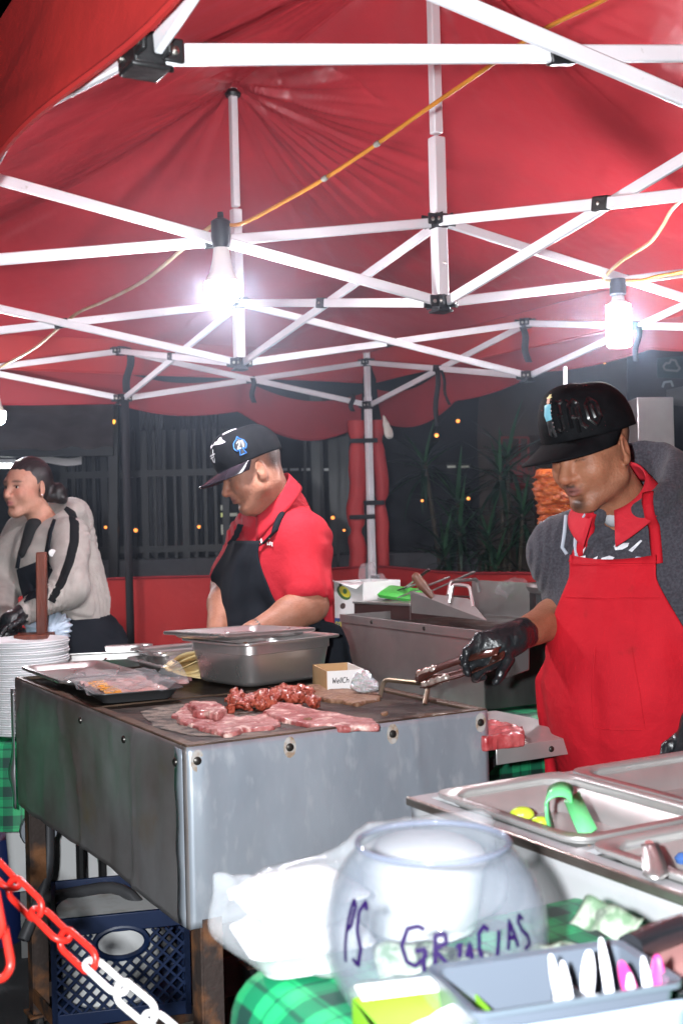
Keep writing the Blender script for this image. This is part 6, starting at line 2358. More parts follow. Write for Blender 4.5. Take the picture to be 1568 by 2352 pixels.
def drape(F, o, l, f, xs, zs, off, fmax=.45, back=.30, smooth=2, fold=0.0, seed=0, hang=None, wrap=.20):
    """xs[i][j] lateral, zs[i][j] height: a sheet pressed on the field from the front (direction -f)"""
    xs, zs = np.asarray(xs, float), np.asarray(zs, float)
    p0 = o + l * xs[..., None] + f * fmax
    p0 = p0 + V(0, 0, 1) * (zs - 0)[..., None]
    pts, hit = F.march(p0, -f, off, fmax + back, 70)
    dep = fmax - ((pts - p0) @ (-f))
    mid = dep[:, dep.shape[1] // 2][:, None]
    dep = np.maximum(dep, mid - wrap)
    if hang is not None:             # below this row the cloth falls from the belly
        for i in range(hang, len(dep)):
            dep[i] = np.maximum(dep[i], dep[i - 1] - .004)
    for _ in range(smooth):
        q = dep.copy()
        q[1:-1] = (dep[:-2] + 2 * dep[1:-1] + dep[2:]) / 4
        r = q.copy()
        r[:, 1:-1] = (q[:, :-2] + 2 * q[:, 1:-1] + q[:, 2:]) / 4
        dep = np.maximum(r, dep - .004)
    if fold:
        pp = np.stack([xs * 9, zs * 2.2, xs * 0 + seed], -1)
        dep = dep + fold * (vnoise(pp, 1.0, 2) + .5 * vnoise(pp * 2.3, 1.0, 2, 3) + .8)
    return o + l * xs[..., None] + f * dep[..., None] + V(0, 0, 1) * zs[..., None]


def ribbon_on(F, pts, w, off, name, mat, parent, side, f, fmax=.3, n=26):
    """strap: a polyline pushed onto the field along -f"""
    pts = [np.asarray(p, float) for p in pts]
    dense = []
    for i in range(len(pts) - 1):
        for s in np.linspace(0, 1, n, endpoint=(i == len(pts) - 2)):
            dense.append(lerp(pts[i], pts[i + 1], s))
    dense = np.array(dense)
    p0 = dense + f * fmax
    q, hit = F.march(p0, -f, off, fmax + .12, 60)
    t = ((q - p0) @ (-f))
    for _ in range(6):
        t[1:-1] = np.minimum(t[1:-1], (t[:-2] + 2 * t[1:-1] + t[2:]) / 4 + .002)
    q = p0 - f * t[:, None]
    rows = []
    for k in range(-2, 3):
        rows.append(q + side * w * k / 4 - f * .0015 * k * k)
    return MB().grid(rows).build(name, mat, parent, sharp=0, solid=.003)


def folds(amp, seed, sc=14, dirs=(1, 1, .45)):
    """soft dents plus drawn-out creases whose direction wanders"""
    def f(p):
        w = np.stack([vnoise(p, 7, 2, seed), vnoise(p, 7, 2, seed + 1), vnoise(p, 7, 2, seed + 2)], -1)
        q = p + .06 * w
        th = 1.2 * vnoise(p, 3.0, 1, seed + 5)
        c = np.sin((q[:, 0] * np.cos(th) + q[:, 1] * .7 + q[:, 2] * np.sin(th) * 1.1) * sc * 5.0)
        m = np.clip(.5 + 1.3 * vnoise(p, 6, 1, seed + 7), 0, 1)
        return amp * (.45 * vnoise(q, sc * .7, 2, seed + 3) + .38 * c * m)
    return f


def finger(F, p, d1, d2, d3, lens, r, k=.006):
    a = p
    for i, (d, L) in enumerate(zip((d1, d2, d3), lens)):
        b = a + unit(d) * L
        F.cone(a, b, r * (1 - .08 * i), r * (1 - .08 * (i + 1)), k)
        a = b
    return a


m_glove = M('black_nitrile', (.010, .011, .013), .30, col2=(.016, .018, .02), vscale=30, bump=.35, bscale=70)
m_jean = M('dark_trousers', (.012, .013, .017), .8, col2=(.018, .02, .024), vscale=12)
m_shoe = M('black_shoe', (.012, .012, .012), .4)


def legs_for(t, hip, yaw, spread=.10, name='trousers', zt=None):
    B = frame(yaw)
    F = Field(V(hip[0] - .32, hip[1] - .32, .04), V(hip[0] + .32, hip[1] + .32, hip[2] + .12), .013)
    F.ell(hip, (.165, .115, .12), B, .03)
    for s in (-1, 1):
        k = V(hip[0], hip[1], .50) + B[0] * s * spread + B[1] * .03
        a = V(hip[0], hip[1], .09) + B[0] * s * (spread + .01)
        F.cone(hip + B[0] * s * .085 - V(0, 0, .05), k, .088, .065, .04)
        F.cone(k, a, .065, .055, .03)
    F.warp(folds(.012, 5, 9), .04)
    F.build(name, m_jean, t)
    for s in (-1, 1):
        a = V(hip[0], hip[1], 0) + B[0] * s * (spread + .01)
        G = Field(a - V(.18, .18, -.001), a + V(.18, .18, .16), .010)
        G.ell(a + V(0, 0, .05), (.045, .055, .05), B, .03).ell(a + B[1] * .09 + V(0, 0, .035), (.045, .09, .033), B, .03)
        G.D = np.maximum(G.D, (.003 - G.ax[2])[None, None, :].astype(np.float32))
        G.build('shoe', m_shoe, t)


UPV = V(0, 0, 1)
# ------------------------------------------------------------------ man with the tongs, red apron (right)
m_skin1 = skin_mat('tan_skin')
m_hood = M('charcoal_fleece', (.040, .038, .047), .95, spec=.1, col2=(.062, .060, .072), vscale=180, vdetail=2, bump=.25, bscale=320, sheen=.1)
m_apr = M('red_apron_cotton', (.47, .010, .020), .8, spec=.2, col2=(.40, .008, .017), vscale=9, vdetail=8, bump=.3, bscale=45, bdetail=9, col3=(.30, .010, .014), v3scale=14, v3con=(.66, .78))
m_redpolo = M('red_polo_cotton', (.50, .022, .035), .8, spec=.2, col2=(.43, .018, .03), vscale=8, vdetail=7, bump=.3, bscale=40, bdetail=9)
m_capblk = M('black_cap_twill', (.0032, .0035, .0045), .75, spec=.12, bump=.2, bscale=500, col2=(.006, .0065, .008), vscale=40)
m_gloss = M('gloss_black_thread', (.006, .006, .007), .18, coat=.5)

tyaw = R(30)
TB = frame(tyaw)
HB = frame(R(51), R(17), R(4))
HS1, HS2, HS3 = .95, .875, .83
hc = P(1431, 1029, 2.60) - (HB[0] * .083 - HB[1] * .012 - HB[2] * .004) * HS1
SC = P(1452, 1215, 2.74)
m1 = thing('person', 'man in black cap, charcoal hoodie and red apron holding tongs in a black glove', 'person', V(SC[0], SC[1], 0))
hip = V(SC[0] + .03, SC[1] + .05, .90)
shR, shL = SC - TB[0] * .172 + V(0, 0, -.045), SC + TB[0] * .180 + V(0, 0, -.035)
elR = P(1316, 1402, 2.88)
wrR = P(1178, 1466, 2.60)
knR = P(1100, 1502, 2.56)
elL, wrL = P(1690, 1480, 2.50), P(1600, 1660, 2.28)
F = Field(np.minimum(elR, hip) - V(.36, .36, .16), np.maximum(hc, shL) + V(.26, .26, .18), .0042)
F.lo = F.lo
add_head(F, hc, HB, 1.05, 0.0, 1.14, 1.15, HS1)
nk = SC + V(0, 0, .01) - TB[1] * .005
F.cone(nk, hc - HB[1] * .015 - HB[2] * .06, .066, .060, .03)
F.ell(SC - V(0, 0, .16), (.165, .105, .18), TB, .05).ell(SC - V(0, 0, .33) + TB[1] * .02, (.155, .115, .16), TB, .06)
F.cone(shR, shL, .055, .055, .04)
F.cone(shR, elR, .050, .044, .03).cone(elR, lerp(elR, wrR, .35), .046, .046, .03).cone(lerp(elR, wrR, .35), wrR, .046, .029, .02)
F.cone(shL, elL, .050, .042, .03).cone(elL, wrL, .042, .028, .02)
F.build('body', m_skin1, m1, color=head_paint(hc, HB, (.315, .130, .074), (.24, .085, .07), stub=.45, must=1.0, fade=.035, eyes=0.0, sc=HS1))
legs_for(m1, hip, tyaw)
# hoodie
H1 = Field(np.minimum(elR, hip) - V(.40, .36, .05), np.maximum(shL, elL) + V(.20, .30, .30), .0062)
slv = lerp(shR, elR, 1.02)
H1.cone(shR, slv, .064, .060, .03)
dd = unit(elR - shR)
H1.cone(slv + dd * .115, slv + dd * .30, .10, .10, .008, 's')
H1.ell(SC - V(0, 0, .15), (.195, .135, .19), TB, .07).ell(SC - V(0, 0, .36) + TB[1] * .02, (.195, .150, .22), TB, .08)
H1.cone(shR, shL, .068, .068, .06)
for sh_ in (shR, shL):
    H1.cone(SC + V(0, 0, .035), lerp(SC, sh_, .85), .065, .05, .06)
H1.cone(shL, elL, .074, .066, .05).cone(elL, wrL, .066, .042, .02)
H1.warp(folds(.010, 2, 11), .05)
# hood lying round the neck
ring = []
nb = nk + V(0, 0, .080)
for k in range(15):
    a = R(-150 + 300 * k / 14)       # 0 = back
    bk = math.cos(a)
    rr = .092 + .020 * max(0, bk)
    ring.append((nb + TB[1] * .02 - TB[1] * rr * math.cos(a) + TB[0] * rr * math.sin(a) + V(0, 0, .062 * max(bk, 0) - .060 * max(-bk, 0)), .026 + .024 * max(0, bk)))
for k in range(14):
    H1.cone(ring[k][0], ring[k + 1][0], ring[k][1], ring[k + 1][1], .018)
H1.ell(nb - TB[1] * .13 - V(0, 0, .03), (.11, .06, .08), TB, .03)
H1.cone(nb + TB[1] * .055 + V(0, 0, -.045), nb - TB[1] * .005 + V(0, 0, .09), .058, .082, .012, 's')
H1.build('hoodie', m_hood, m1)
# polo collar
def collar(nkc, B, r0, r1, h, mat, parent, dip=.03, name='collar', open_=38):
    rows = []
    n = 40
    for i in range(6):
        s = i / 5
        row = []
        for k in range(n + 1):
            a = R(-(180 - open_) + 2 * (180 - open_) * k / n)
            bk = math.cos(a)
            rr = r0 + (r1 - r0) * s
            tip = max(0, abs(a) / R(180 - open_) - .72) / .28
            zz = h * (1 - s) + .018 * bk - dip * (1 - bk) / 2 - s * (.012 + .022 * tip ** 1.5)
            row.append(nkc - B[1] * rr * bk * (1 + .10 * tip) + B[0] * rr * math.sin(a) + B[2] * zz)
        rows.append(row)
    return MB().grid(rows).build(name, mat, parent, sharp=0, solid=.0035)


CB = frame(R(36), R(10))
hk = hc - HB[1] * .015 - HB[2] * .06
collar(lerp(nk, hk, .60) + V(0, 0, .010), CB, .068, .110, .038, m_redpolo, m1, .054, open_=20)
F2 = Field(nk + V(-.12, -.16, -.02), nk + V(.12, .10, .14), .006)
F2.cone(nk + TB[1] * .085 - TB[0] * .02 + V(0, 0, .02), nk + TB[1] * .065 - TB[0] * .02 + V(0, 0, .05), .024, .020, .02)
F2.build('undershirt', M('grey_jersey', (.35, .35, .37), .8), m1)
# apron
rowsx, rowsz = [], []
zb1 = P(1380, 1287, 2.6)[2]
nr, nc = 60, 44
for i in range(nr + 1):
    t = i / nr
    z = zb1 - .62 * t - SC[2]
    if t < .06:
        hw = .100
    else:
        s = min(1, (t - .06) / .40)
        hw = .100 + .135 * s ** 1.15 + .02 * max(0, t - .46)
    rowsx.append([hw * (2 * j / nc - 1) - .012 + (.02 * t) for j in range(nc + 1)])
    rowsz.append([z + (.010 * (abs(2 * j / nc - 1)) ** 2 if i == 0 else 0) for j in range(nc + 1)])
pts = drape(H1, SC, TB[0], TB[1], rowsx, rowsz, .010, fold=.010, seed=4, hang=26, wrap=.17)
ap = MB().grid(pts).build('apron', m_apr, m1, sharp=0, solid=.003)
# bib hem and pocket seams, raised threads
def seam(idx, nm='seam', r=.0016):
    MB().tube([pts[i][j] + TB[1] * .002 for i, j in idx], r, 5).build(nm, m_apr, ap)


seam([(1, j) for j in range(nc + 1)], 'bib_hem', .0025)
seam([(8, j) for j in range(2, nc - 1)])
seam([(i, 18) for i in range(18, 36)] + [(35, j) for j in range(19, 29)] + [(i, 28) for i in range(34, 17, -1)], 'pocket_seam', .0014)
for (a, b) in ((pts[1][1], P(1316, 1178, 2.56)), (pts[1][nc - 1], P(1484, 1130, 2.62))):
    ribbon_on(H1, [a - TB[1] * .01, b], .024, .007, 'apron_strap', m_apr, ap, unit(np.cross(unit(b - a), TB[1])), TB[1], .12)
# drawstrings and chest print
m_string = M('pale_grey_cord', (.36, .40, .46), .7)
for pl in ([(1338, 1184), (1330, 1225), (1322, 1262), (1332, 1278)], [(1370, 1180), (1355, 1215), (1350, 1255), (1352, 1290)]):
    q = [P(u, v, 2.56) for u, v in pl]
    q, _ = H1.march(np.array(q) + V(0, -.2, 0), V(0, 1, 0), .006, .4)
    MB().tube(list(q), .0042, 8).build('drawstring', m_string, m1)
m_print = M('white_print', (.72, .72, .76), .6, col2=(.5, .5, .55), vscale=60)
m_print2 = M('pale_blue_print', (.34, .40, .50), .6, col2=(.45, .5, .58), vscale=30)


def on_hood(u, v, off=.004):
    p = P(u, v, 2.45)
    d = ray(u, v)
    d = d / np.linalg.norm(d)
    q, hit = H1.march(p[None], d, off, .6)
    return q[0], -d


def px_patch(F_, poly, name, mat, parent, off=.004, rings=5, Y0=2.4):
    def place(u, v):
        d = unit(ray(u, v))
        q, hit = F_.march(P(u, v, Y0)[None], d, off, .8, 70)
        return q[0], -d
    return patch(poly, place, name, mat, parent, rings)


for poly in ([(1408, 1254), (1414, 1248), (1444, 1247), (1440, 1256), (1428, 1262), (1412, 1264)], [(1442, 1264), (1470, 1240), (1474, 1242), (1450, 1268)],
             [(1322, 1280), (1344, 1276), (1342, 1286), (1318, 1288)], [(1362, 1282), (1372, 1277), (1368, 1288), (1358, 1288)], [(1380, 1282), (1398, 1276), (1410, 1280), (1404, 1288), (1378, 1288)], [(1338, 1262), (1344, 1256), (1338, 1272)]):
    px_patch(H1, poly, 'chest_print', m_print, m1)
px_patch(H1, [(1446, 1290), (1460, 1278), (1478, 1280), (1486, 1300), (1487, 1335), (1482, 1352), (1470, 1335), (1456, 1308)], 'chest_print', m_print2, m1)
# cap
crown, place = make_cap(hc, HB, m1, m_capblk, .05, .040, .099, .118, .116, .102, -.012, None, .018, droop=.022, sc=HS1 * 1.02)
crown['label'] = 'black cap with raised black lettering and a small cowboy patch'
A0 = R(78)


def cap_txt(lines, sc, x0, y0, w, mat, nm, thick=.003):
    strokes_on([[(x0 + p[0] * sc, y0 + p[1] * sc) for p in l] for l in lines], lambda x, y: place(x, y, R(68), .26, 1), w, nm, mat, crown, thick)


ino = [[(0, .1), (.15, 0), (.3, .12), (.28, .9), (.1, 1.0)], [(.28, .9), (.45, 1.0)], [(.15, .5), (.4, .5)],
       [(.65, .05), (.72, .9), (.58, 1.0)], [(.72, .75), (.95, 1.0), (1.12, .85), (1.1, .15), (1.25, 0)], [(.75, .4), (1.1, .35)], [(.9, -.12), (.95, .7)],
       [(1.7, 1.0), (1.45, .75), (1.45, .25), (1.68, 0), (1.95, .25), (1.95, .78), (1.7, 1.0)], [(1.68, .75), (1.72, .25)]]
cap_txt(ino, .050, -.020, -.018, .0085, m_gloss, 'raised_lettering')
pl_ = lambda x, y: place(x, y, R(68), .28, 1)
px0 = -.040
fig = [('figure_hat', [(-.011, .044), (-.004, .047), (-.003, .053), (.005, .053), (.006, .047), (.012, .045), (.0, .042)], (.74, .66, .34)), ('figure_face', [(-.005, .043), (.006, .043), (.006, .033), (0, .030), (-.005, .034)], (.60, .34, .25)),
       ('figure_shirt', [(-.012, .030), (.0, .032), (.011, .030), (.010, .004), (-.008, .002), (-.013, .012)], (.16, .42, .52)), ('figure_trousers', [(-.008, .003), (.010, .004), (.012, -.022), (.004, -.024), (.001, -.008), (-.003, -.022), (-.010, -.018)], (.02, .02, .022))]
for nm, poly, c in fig:
    patch([(px0 + x, y - .004) for x, y in poly], pl_, nm, M('patch_' + nm, c, .5), crown)
for k in range(9):
    a, b = px0 + .012, .034 - .0065 * k
    p, n_ = pl_(a, b)
    MB().lathe([(0, .002), (.0014, .001), (.0016, 0)], p, 6, axis=n_).build('rhinestone', M('rhinestone', (.9, .9, .92), .1, 1.0), crown)
rs = np.random.default_rng(5)
for k in range(26):
    p, n_ = place(rs.uniform(-.09, .09), rs.uniform(-.03, .09), R(60), .30, 1)
    MB().lathe([(0, .0012), (.0009, .0006), (.0011, 0)], p - n_ * .001, 6, axis=n_).build('rhinestone', M('rhinestone'), crown)
# gloved right hand round the tongs
Fh = Field(np.minimum(wrR, knR) - V(.16, .16, .14), np.maximum(wrR, knR) + V(.10, .14, .12), .0035)
hd = unit(knR - wrR)                 # wrist to knuckles
acr = unit(np.cross(hd, V(.25, 1, .1)))   # across the palm, down-picture
if acr[2] > 0:
    acr = -acr
pn = np.cross(hd, acr)
pn = pn if pn[1] < 0 else -pn        # back of the hand, towards the camera
wc_ = wrR
Fh.cone(lerp(elR, wrR, .86), wc_, .036, .033, .01)
kb = wc_ + hd * .092
Fh.cone(wc_, wc_ + hd * .045, .030, .033, .02)
for i, s in enumerate((-.032, -.011, .011, .031)):
    k0 = kb + acr * s - hd * (.004 if i in (1, 2) else .014)
    Fh.cone(wc_ + hd * .03 + acr * s * .6, k0, .019, .0135, .016)
    ln = (.040, .026, .020)
    if i == 0:
        finger(Fh, k0, hd * .9 + acr * .35, hd * .55 + acr * .8, hd * .05 + acr, (.044, .027, .022), .0105)
    else:
        c = .25 * i
        finger(Fh, k0, hd * (.75 - .12 * i) - pn * .55 + acr * .25, -pn * .9 + acr * .4 - hd * .25, -hd * .9 + acr * .25 + pn * .15, ln, .0102)
tb0 = wc_ + hd * .035 - acr * .024
finger(Fh, wc_ + hd * .030 + pn * .012 + acr * .010, hd * .55 + acr * .55 + pn * .55, hd * .9 + acr * .5 + pn * .1, hd * .8 + acr * .6, (.038, .032, .024), .0125)
Fh.warp(lambda p: .0018 * vnoise(p, 70, 2) + .0015 * np.abs(vnoise(p, 30, 1, 2)), .012)
Fh.build('right_glove', m_glove, m1)
Fl = Field(wrL - .13, wrL + .13, .005)
hl = unit(V(-.25, -.2, -1))
Fl.cone(wrL, wrL + hl * .07, .032, .034, .02)
for i, s in enumerate((-.027, -.009, .009, .026)):
    finger(Fl, wrL + hl * .075 + TB[0] * s, hl, hl * .8 + TB[1] * .4, hl * .5 + TB[1] * .7, (.035, .024, .018), .010)
finger(Fl, wrL + hl * .03 - TB[0] * .03, hl * .6 - TB[0] * .6 + TB[1] * .3, hl + TB[1] * .3, hl, (.03, .024, .018), .011)
Fl.build('left_glove', m_glove, m1)
# tongs with brown handles, and the heavy press behind the hand
tn0, tn1 = P(965, 1562, 2.66), P(1150, 1500, 2.52)
tgs = thing('meat_tongs', 'greasy brown meat tongs gripped in the black glove', 'tongs', tn0)
m_grease = M('greasy_brown_metal', (.10, .032, .022), .28, .4, col2=(.06, .02, .015), vscale=16, coat=.5)
td = unit(tn1 - tn0)
tsd = unit(np.cross(td, V(.1, .9, .45)))
tvw = unit(np.cross(td, tsd))
for s in (-1, 1):
    rows = []
    for i in range(16):
        q = i / 15
        c = lerp(tn0, tn1, q) + tsd * s * (.006 + .010 * math.sin(q * math.pi))
        w = .013 + .008 * math.exp(-((q - .08) / .10) ** 2)
        cup = .008 * math.exp(-((q - .08) / .12) ** 2)
        rows.append([c + tvw * w * x + tsd * s * (.004 * (1 - x * x) + cup * (1 - x * x) + (.003 * math.cos(x * 14) if q < .2 else 0)) for x in np.linspace(-1, 1, 9)])
    MB().grid(rows).build('arm', m_grease, tgs, sharp=0, solid=.003)
F = Field(tn0 - .06, tn0 + .08, .004)
for k in range(7):
    F.ell(tn0 + td * (.002 + .010 * k) + tsd * .016 * (1 if k % 2 else -1), .0105, k=.006)
F.build('scalloped_tip', M('greasy_tip', (.26, .13, .10), .25, .5, col2=(.5, .42, .38), vscale=30), tgs)
sc0 = P(1180, 1522, 2.60)
scr = thing('grill_press', 'rectangular steel grill press behind the gloved hand', 'press', sc0)
sx, sz = unit(P(1220, 1508, 2.62) - P(1145, 1535, 2.60)), unit(V(.05, .1, 1))
MB().obox(sc0, sx * .036, np.cross(sx, sz) * .004, sz * .027).build('press_plate', M('grease_streaked_steel', (.34, .30, .30), .3, .9, col2=(.08, .06, .05), vscale=26, vdetail=6, vcon=(.5, .7), stretch=(1, 1, .3)), scr, bevel=.002)
MB().obox(sc0 + sz * .030, sx * .034, V(0, .02, 0), sz * .003).build('press_top', m_grease, scr)
# ------------------------------------------------------------------ man in red polo and black apron (middle)
m_apb = M('black_apron_cotton', (.009, .011, .015), .9, spec=.12, col2=(.014, .016, .021), vscale=7, bump=.15, bscale=400)
ty2 = R(58)
T2 = frame(ty2, R(4))
H2B = frame(R(76), R(22), R(3))
hc2 = P(598, 1078, 3.50) - (H2B[0] * .083 - H2B[1] * .012 - H2B[2] * .004) * HS2
S2 = P(640, 1208, 3.66)
m2 = thing('person', 'man in red polo shirt, black apron and printed black cap looking down', 'person', V(S2[0], S2[1], 0))
hip2 = V(S2[0] + .06, S2[1] + .03, .92)
s2R, s2L = S2 - T2[0] * .160 + V(0, 0, -.03), S2 + T2[0] * .150 + V(0, 0, -.04)
e2R, w2R = P(524, 1345, 3.74), P(497, 1470, 3.52)
e2L, w2L = P(712, 1388, 3.44), P(580, 1455, 3.36)
F = Field(np.minimum(np.minimum(e2R, w2R), np.minimum(hip2, w2L)) - V(.16, .20, .10), np.maximum(hc2, s2L) + V(.28, .30, .17), .0046)
add_head(F, hc2, H2B, 1.06, 0.0, 1.22, 1.08, HS2)
nk2 = S2 + V(0, 0, .015)
F.cone(nk2, hc2 - H2B[1] * .02 - H2B[2] * .04, .070, .062, .03)
F.ell(hc2 + H2B[1] * .030 - H2B[2] * .094, (.040, .032, .025), H2B, .03)
F.ell(S2 - V(0, 0, .16), (.17, .11, .18), T2, .05).ell(S2 - V(0, 0, .32) + T2[1] * .03, (.16, .13, .16), T2, .06)
F.cone(s2R, s2L, .055, .055, .04)
for (s_, e_, w_) in ((s2R, e2R, w2R), (s2L, e2L, w2L)):
    F.cone(s_, e_, .054, .047, .03).cone(e_, lerp(e_, w_, .35), .049, .049, .03).cone(lerp(e_, w_, .35), w_, .049, .031, .02)
# bare hands working behind the pan
for (e_, w_) in ((e2R, w2R), (e2L, w2L)):
    d = unit(w_ - e_ + V(0, 0, -.03))
    ac = unit(np.cross(d, UPV))
    F.cone(w_, w_ + d * .07, .030, .034, .02)
    for i, s in enumerate((-.028, -.010, .009, .027)):
        finger(F, w_ + d * .08 + ac * s, d + UPV * -.3, d * .6 - UPV * .8, d * .1 - UPV, (.036, .024, .019), .0098)
    finger(F, w_ + d * .03 + ac * -.03, d * .7 - ac * .6, d - ac * .2, d, (.034, .026, .02), .011)
F.build('body', skin_mat('brown_skin'), m2, color=head_paint(hc2, H2B, (.34, .150, .095), (.25, .09, .075), stub=.15, fade=.030, eyes=0.0, sc=HS2))
legs_for(m2, hip2, ty2)
H2 = Field(np.minimum(np.minimum(e2R, hip2), e2L) - V(.22, .26, .12), np.maximum(s2L, s2R) + V(.26, .22, .16), .0066)
for (s_, e_) in ((s2R, e2R), (s2L, e2L)):
    d = unit(e_ - s_)
    H2.cone(s_, lerp(s_, e_, .84), .060, .070, .03)
    H2.cone(lerp(s_, e_, .84) + d * .126, lerp(s_, e_, .84) + d * .28, .11, .11, .006, 's')
H2.ell(S2 - V(0, 0, .15), (.195, .140, .18), T2, .07).ell(S2 - V(0, 0, .36) + T2[1] * .01, (.195, .165, .22), T2, .08)
H2.ell(hip2 - V(0, 0, .0), (.185, .15, .12), T2, .06)
H2.cone(s2R, s2L, .064, .064, .06)
H2.cone(nk2 - V(0, 0, .02), nk2 + V(0, 0, .035), .10, .075, .04)
for sh_ in (s2R, s2L):
    H2.cone(S2 + V(0, 0, .03), lerp(S2, sh_, .9), .07, .055, .06)
H2.warp(folds(.009, 3, 10), .05)
H2.build('polo_shirt', m_redpolo, m2)
C2B = frame(R(64), R(16))
collar(lerp(nk2, hc2 - H2B[1] * .02 - H2B[2] * .04, .58) + V(0, 0, .004), C2B, .072, .098, .036, m_redpolo, m2, .06, open_=24)
rowsx, rowsz = [], []
zb2 = P(570, 1243, 3.5)[2]
for i in range(nr + 1):
    t = i / nr
    z = zb2 - .66 * t - S2[2]
    s = min(1, max(0, (t - .05) / .42))
    hw = .105 + .175 * s ** 1.2
    rowsx.append([hw * (2 * j / nc - 1) for j in range(nc + 1)])
    rowsz.append([z] * (nc + 1))
pts2 = drape(H2, S2, frame(ty2)[0], frame(ty2)[1], rowsx, rowsz, .010, fold=.008, seed=9, hang=28, wrap=.26)
ap2 = MB().grid(pts2).build('apron', m_apb, m2, sharp=0, solid=.003)
f2_ = frame(ty2)[1]
p_, q_ = pts2[1][1], pts2[1][nc - 1]
ribbon_on(H2, [q_ - f2_ * .01, P(618, 1215, 3.45), P(640, 1150, 3.50), P(655, 1098, 3.60)], .030, .008, 'apron_strap', m_apb, ap2, unit(V(.8, .3, .4)), unit(f2_ + V(.3, -.9, .3)), .14)
ribbon_on(H2, [p_ - f2_ * .01, P(552, 1205, 3.62)], .026, .008, 'apron_strap', m_apb, ap2, unit(V(.8, .2, -.2)), f2_, .12)
ribbon_on(H2, [P(716, 1400, 3.45), P(740, 1440, 3.5), P(766, 1482, 3.6)], .03, .008, 'waist_tie', m_apb, ap2, unit(V(.7, 0, .5)), unit(V(.2, -1, 0)), .14)
# watch strap
d = unit(w2L - e2L)
MB().lathe([(.031, -.012), (.0355, -.010), (.0355, .010), (.031, .012)], w2L - d * .012, 24, axis=d).build('watch_strap', m_black, m2)
# embroidered name
px = lambda poly, nm, mat: px_patch(H2, poly, nm, mat, m2, .004, 3, 3.1)
m_emb = M('white_thread', (.75, .72, .70), .7)
for poly in ([(597, 1240), (601, 1236), (603, 1247), (599, 1248)], [(613, 1246), (616, 1244), (617, 1252), (613, 1252)], [(618, 1246), (621, 1244), (622, 1252), (619, 1253)], [(623, 1246), (626, 1245), (626, 1255), (624, 1255)], [(616, 1232), (619, 1230), (620, 1237), (617, 1238)]):
    px(poly, 'embroidery', m_emb)
cr2, place2 = make_cap(hc2, H2B, m2, m_capblk, -.02, .036, .098, .116, .112, .078, -.010, M('dark_patent_peak', (.012, .010, .014), .22, col2=(.03, .022, .03), vscale=20), .016, droop=.014, sc=HS2 * 1.03)
cr2['label'] = 'black cap with white cloud print, biplane and blue spade badge'
m_cloud = M('white_cloud_thread', (.74, .68, .70), .6, col2=(.55, .5, .58), vscale=40)
a2 = R(20)
pp2 = lambda x, y: place2(x, y, a2, .30, 1)
sh = lambda poly, x, y, s: [(x + a * s, y + b * s) for a, b in poly]
cloud1 = [(0, 0), (.2, .14), (.32, .12), (.45, .3), (.58, .33), (.7, .18), (.85, .10), (1.0, 0), (.7, -.04), (.4, -.02)]
cloud2 = [(0, 0), (.2, .12), (.25, .25), (.55, .3), (.8, .55), (1.0, .62), (.95, .4), (.75, .2), (.4, .08), (.2, -.06)]
patch(sh(cloud1, -.105, .030, .068), pp2, 'cloud_patch', m_cloud, cr2)
patch(sh(cloud2, -.075, .064, .060), pp2, 'cloud_patch', m_cloud, cr2)
patch(sh([(0, 0), (.3, .3), (.9, .3), (1, 0), (.5, -.25)], -.125, .026, .020), pp2, 'cloud_patch', m_cloud, cr2)
m_sil = M('silver_thread', (.6, .6, .62), .4, .3)
strokes_on([[(-.125, .004), (-.085, .006)], [(-.122, -.002), (-.092, .0)], [(-.108, -.010), (-.100, -.013), (-.094, -.004)], [(-.112, .004), (-.106, -.010)], [(-.096, .018), (-.096, .002)]], pp2, .003, 'biplane_stitching', m_sil, cr2, .0015)
m_spade = M('blue_outline_thread', (.05, .22, .62), .5)
sp_ = [(0, .034), (.005, .026), (.018, .016), (.021, .002), (.014, -.008), (.004, -.004), (.010, -.020), (-.010, -.020), (-.004, -.004), (-.014, -.008), (-.021, .002), (-.018, .016), (-.005, .026), (0, .034)]
patch([(.008 + a, .0 + b) for a, b in sp_[:-1]], pp2, 'spade_badge', M('badge_black', (.01, .01, .014), .5), cr2, 3)
strokes_on([[(.008 + a, b) for a, b in sp_]], pp2, .0028, 'spade_outline', m_spade, cr2, .0030)
tx, _w = pen_text('21', .020, .25, .1)
strokes_on([[(-.002 + a, -.003 + b) for a, b in l] for l in tx], pp2, .0032, 'badge_number', m_emb, cr2, .0035)

# ------------------------------------------------------------------ young woman in grey hoodie (left)
ty3 = R(42)
T3 = frame(ty3, R(12))
H3B = frame(R(34), R(0), R(0))
hc3 = P(98, 1122, 4.24) - (H3B[0] * .080 - H3B[1] * .012 - H3B[2] * .004) * HS3
S3 = P(108, 1222, 4.30)
w3 = thing('person', 'young woman in beige-grey striped hoodie and black apron looking left', 'person', V(S3[0], S3[1] + .1, 0))
hip3 = V(*P(205, 1430, 4.42)[:2], .93)
s3R, s3L = S3 - T3[0] * .138, S3 + T3[0] * .138 + V(0, 0, -.015)
e3L, w3L = P(160, 1352, 4.06), P(62, 1405, 3.95)
e3R, w3R = P(-6, 1350, 4.32), P(20, 1432, 4.05)
F = Field(np.minimum(np.minimum(e3R, w3L), hip3) - V(.12, .16, .04), np.maximum(np.maximum(hc3, s3L), hip3) + V(.24, .24, .15), .0046)
add_head(F, hc3, H3B, .96, 1.0, .88, .88, HS3)
nk3 = S3 + V(0, 0, .02)
F.cone(nk3, hc3 - H3B[1] * .022 - H3B[2] * .05, .050, .042, .03)
F.ell(S3 - V(0, 0, .14), (.14, .095, .16), T3, .05).ell(lerp(S3, hip3, .75), (.13, .10, .14), T3, .06)
F.cone(s3R, s3L, .045, .045, .04)
